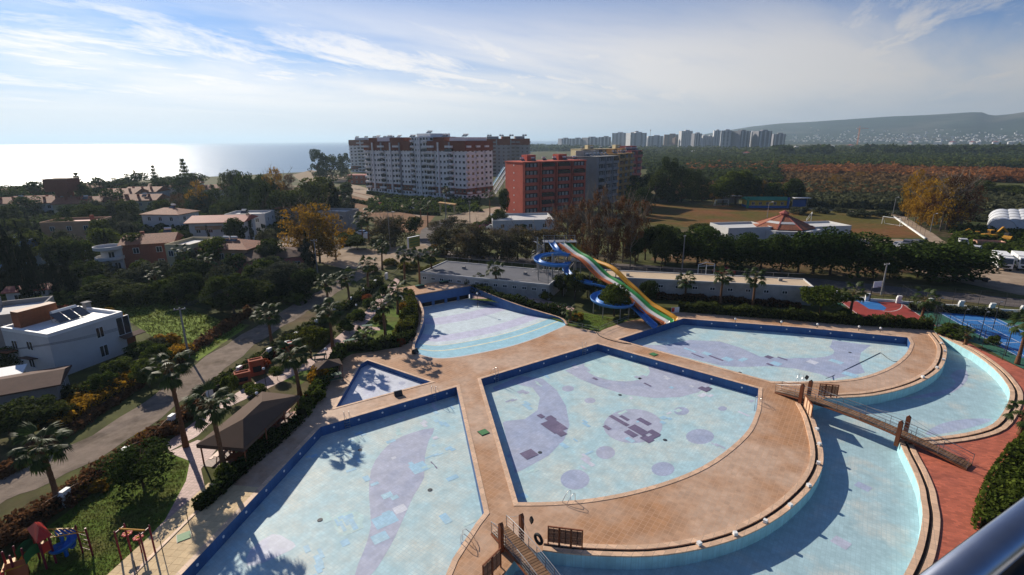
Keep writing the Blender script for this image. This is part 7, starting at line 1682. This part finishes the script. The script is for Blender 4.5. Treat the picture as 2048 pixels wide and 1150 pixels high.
# vehicles
m_tyre2 = m_tyre
def car(px_, ang, body_c, label, group=None, suv=False, cat='car'):
    p = P(*px_); nm = 'car_paint_%02x%02x%02x' % tuple(int(c*255) for c in body_c); m_b = bpy.data.materials.get(nm) or mat(nm, body_c, .3, .05, 2, spec=.5)
    t = thing('parked_car', label, cat, (p.x,p.y,0), ang, group); L_, W, h = 4.3, 1.75, 1.5 if not suv else 1.75
    prof = [(-L_/2,.35),(-L_/2,.78),(-L_/2+.15,.9),(-L_/2+.9,.95),(-L_/2+1.5,h-.05),(-L_/2+3.0,h),(L_/2-.45 if suv else L_/2-.7,h-.12 if suv else .98),(L_/2-.05,.92),(L_/2,.7),(L_/2,.35)]
    b_ = MB(); n = len(prof); b_.add([(x,-W/2*(.86 if z > 1.0 else 1),z) for x,z in prof]+[(x,W/2*(.86 if z > 1.0 else 1),z) for x,z in prof], [tuple(range(n)), tuple(range(n,2*n))[::-1]]+[(i,n+i,n+(i+1) % n,(i+1) % n) for i in range(n)]); mk('body', b_, m_b, t, False)
    for s_ in (-1,1):
        mk('side_window', MB().box((-L_/2+2.3,s_*(W/2*.94),h-.3),(1.7,.06,.34)), m_glass, t, False)
        for x in (-L_/2+.85,L_/2-.85): mk('wheel', MB().tube([(x,s_*(W/2-.16),.32),(x,s_*(W/2+.03),.32)], .32, 12), m_tyre, t, False)
        mk('headlight', MB().box((-L_/2-.01,s_*.6,.7),(.06,.32,.14)), m_white, t, False)
    mk('windscreen', MB().box((-L_/2+1.15,0,h-.36),(.06,W*.78,.62), M=Matrix.Rotation(R(48),3,'Y')), m_glass, t, False)
    return t
car((1447,548), R(-5), (.40,.04,.03), 'red car parked by the tan-roofed building'); car((1160,525), R(-8), (.5,.5,.5), 'silver car on the back road under the bare poplars')
for i, (x, y, c) in enumerate(((700,478,(.5,.5,.5)),(712,488,(.6,.6,.6)),(690,490,(.08,.1,.2)),(503,497,(.6,.6,.6)),(725,470,(.6,.6,.62)),(985,458,(.6,.6,.6)),(820,420,(.6,.6,.6)),(760,412,(.55,.1,.08)))):
    car((x,y), R(20+i*33), c, ('white','silver','navy','pale','white','white','white','red')[i]+' car parked '+('beside the golden poplars','near the road sign','behind the road sign','by the white villa gate','under the lone palm','by the ball trees','in the apartment garden','at the edge of the red field')[i])
p0 = P(1808,497)
for i in range(7):
    t = car((1798+i*7, 494+(i % 3)*3.0), R(20*i), [(.25,.25,.27),(.4,.4,.4),(.1,.1,.12)][i % 3], 'scrapped car without paint shine dumped in the sandy yard', 'scrapped cars in the sandy yard')
    if i in (2,5): t.location.z = 1.2
car((1950,505), R(40), (.6,.6,.6), 'white car parked at the edge of the weeds', suv=True); car((1925,490), R(60), (.55,.56,.56), 'silver van standing beside the pine group', suv=True)
def truck(px_, ang, label):
    p = P(*px_); t = thing('parked_truck', label, 'truck', (p.x,p.y,0), ang)
    cab = [(-3.9,.6),(-3.95,1.6),(-3.7,2.9),(-2.3,2.95),(-2.2,.6)]; n = 5; b_ = MB().add([(x,-1.2,z) for x,z in cab]+[(x,1.2,z) for x,z in cab], [tuple(range(n)), tuple(range(n,2*n))[::-1]]+[(i,n+i,n+(i+1) % n,(i+1) % n) for i in range(n)]); mk('cab', b_, m_white, t, False)
    mk('windscreen', MB().box((-3.86,0,2.15),(.06,2.1,1.1), M=Matrix.Rotation(R(10),3,'Y')), m_glass, t, False); mk('grille', MB().box((-3.97,0,1.0),(.06,1.7,.5)), m_black, t, False)
    mk('body_box', MB().box((1.0,0,1.95),(6.0,2.45,2.3)), m_white, t, False)
    mk('side_stripe', MB().box((1.0,0,1.3),(5.4,2.5,.5)), m_green, t, False); mk('chassis', MB().box((0,0,.62),(7.6,1.0,.25)), m_dark_metal, t, False)
    for x in (-3.0,1.6,2.9):
        for s_ in (-1,1): mk('wheel', MB().tube([(x,s_*.85,.5),(x,s_*1.22,.5)], .5, 14), m_tyre, t, False)
    for s_ in (-1,1): mk('headlight', MB().box((-3.98,s_*.85,.85),(.06,.4,.25)), m_frame, t, False); mk('mirror', MB().box((-3.7,s_*1.4,2.2),(.1,.2,.5)), m_black, t, False)
truck((2000,535), R(58), 'white garbage truck parked beside the pines'); truck((2040,536), R(58), 'white garbage truck parked next to the greenhouses')
# yellow machinery and scrap
m_mach = mat('machine_yellow', (.55,.27,.02), .55, .15, 2, col2=(.35,.16,.03), mix=(.5,.65), scale2=.8)
def excavator(px_, ang, label, s_=1.0):
    p = P(*px_); t = thing('excavator', label, 'excavator', (p.x,p.y,0), ang); t.scale = (s_,)*3
    for y in (-1.1,1.1): mk('track', MB().box((0,y,.45),(3.6,.55,.9)), m_tyre, t, False)
    mk('body', MB().box((-.4,0,1.5),(2.8,2.4,1.2)), m_mach, t, False); mk('cab', MB().box((.6,.6,2.4),(1.3,1.0,1.6)), m_mach, t, False); mk('cab_window', MB().box((.62,.6,2.55),(1.34,1.04,.9)), m_glass, t, False)
    mk('boom', MB().bar((.8,-.3,1.8),(3.2,-.3,3.9),.4).bar((3.2,-.3,3.9),(5.2,-.3,2.3),.35), m_mach, t, False); mk('bucket', MB().box((5.3,-.3,1.8),(.9,1.1,.9)), m_dark_metal, t, False)
excavator((1978,483), R(10), 'yellow excavator on the scrap heap'); excavator((1955,478), R(150), 'smaller yellow digger beside the excavator', .7)
p = P(2012,486); t = thing('machine_drum', 'orange machine drum lying in the weeds', 'machine part', p, R(30)); mk('drum', MB().tube([(0,-1,1),(0,1,1)], 1.0, 14, False), m_mach, t, False); mk('hub', MB().tube([(0,-.2,1),(0,.2,1)], .35, 10), m_dark_metal, t, False)
p = P(1975,494); t = thing('skip_container', 'pinkish open metal skip at the edge of the scrap lot', 'skip', p, R(-20)); mk('shell', MB().add([(-2.6,-1,0),(2.6,-1,0),(2.6,1,0),(-2.6,1,0),(-3,-1.3,1.7),(3,-1.3,1.7),(3,1.3,1.7),(-3,1.3,1.7)], [(0,3,2,1),(0,1,5,4),(1,2,6,5),(2,3,7,6),(3,0,4,7)]), mat('faded_pink_paint',(.50,.28,.20),.8,.2,2), t, False)
for x in (-1.8,0,1.8): mk('rib', MB().box((x,-1.22,.85),(.15,.14,1.7)), m_peach, t, False)
rr = random.Random(3)
for k in range(26):
    x, y = rr.uniform(1895,1990), rr.uniform(460,480); p = P(x,y); w = rr.uniform(.6,2.2)
    t = thing('scrap_piece', 'loose board or sheet lying on the scrap heap', 'scrap', (p.x,p.y,0), rr.uniform(0,3), 'scrap pieces on the heap'); mk('board', MB().box((0,0,.25),(w,w*.4,.12), M=Matrix.Rotation(rr.uniform(-.2,.2),3,'X')), rr.choice([m_wood,m_white,m_redwood,m_slat,m_greyr]), t, False)
p = P(1942,562); t = thing('lumber_rack', 'dark rack of pipes beside the truck yard road', 'rack', p, R(-10))
for k in range(5): mk('pipe', MB().tube([(-3,.3*k-.6,.6+.1*(k % 2)),(3,.3*k-.6,.6+.1*(k % 2))], .1, 6), m_dark_metal, t, False)
for x in (-2.4,0,2.4): mk('leg', MB().box((x,0,.3),(.15,1.6,.55)), m_dark_metal, t, False)
# market awnings and stall near the slides road, lifebelt kiosk frame
t, h = simple_house('kiosk', 'small dark kiosk with turquoise sign behind the grey-roofed building', (925,508), R(2), 5, 4, 1, m_slat, 'flat', m_greyroof, {}, fh=2.6, cat='kiosk'); mk('sign_panel', MB().box((0,-2.05,2.5),(3,.1,.6)), m_teal, t, False)
p = P(1411,553); t = thing('pergola', 'white open frame pergola beside the back road', 'pergola', (p.x,p.y,0), R(8))
for x in (-1.8,0,1.8): mk('post', MB().box((x,0,1.3),(.10,.10,2.6)), m_white, t, False)
mk('beam', MB().bar((-1.9,0,2.6),(0,0,3.1),.10).bar((0,0,3.1),(1.9,0,2.6),.10).bar((-1.9,0,2.3),(1.9,0,2.3),.08), m_white, t, False)

# ================================================================== sea haze: one even box of air round the whole place
m_haze = bpy.data.materials.new('haze_air'); m_haze.use_nodes = True; nt = m_haze.node_tree; nt.nodes.clear()
out = nt.nodes.new('ShaderNodeOutputMaterial'); pv = nt.nodes.new('ShaderNodeVolumePrincipled')
pv.inputs['Color'].default_value = (0.62,0.82,1.0,1); pv.inputs['Density'].default_value = 1.15e-4; pv.inputs['Anisotropy'].default_value = 0.30
nt.links.new(pv.outputs[0], out.inputs['Volume'])
HT = max(v[2] for v in hills_mb.v)+25
hx0, hx1, hy0, hy1 = -FAR-500, FAR*.9+500, -9500, FAR+500
haze = mk('haze', MB().box(((hx0+hx1)/2,(hy0+hy1)/2,(HT-8)/2),(hx1-hx0,hy1-hy0,HT+8)), m_haze, None)
haze['kind'] = 'stuff'; haze['label'] = 'thin bluish sea haze over the whole plain'; haze['category'] = 'haze'
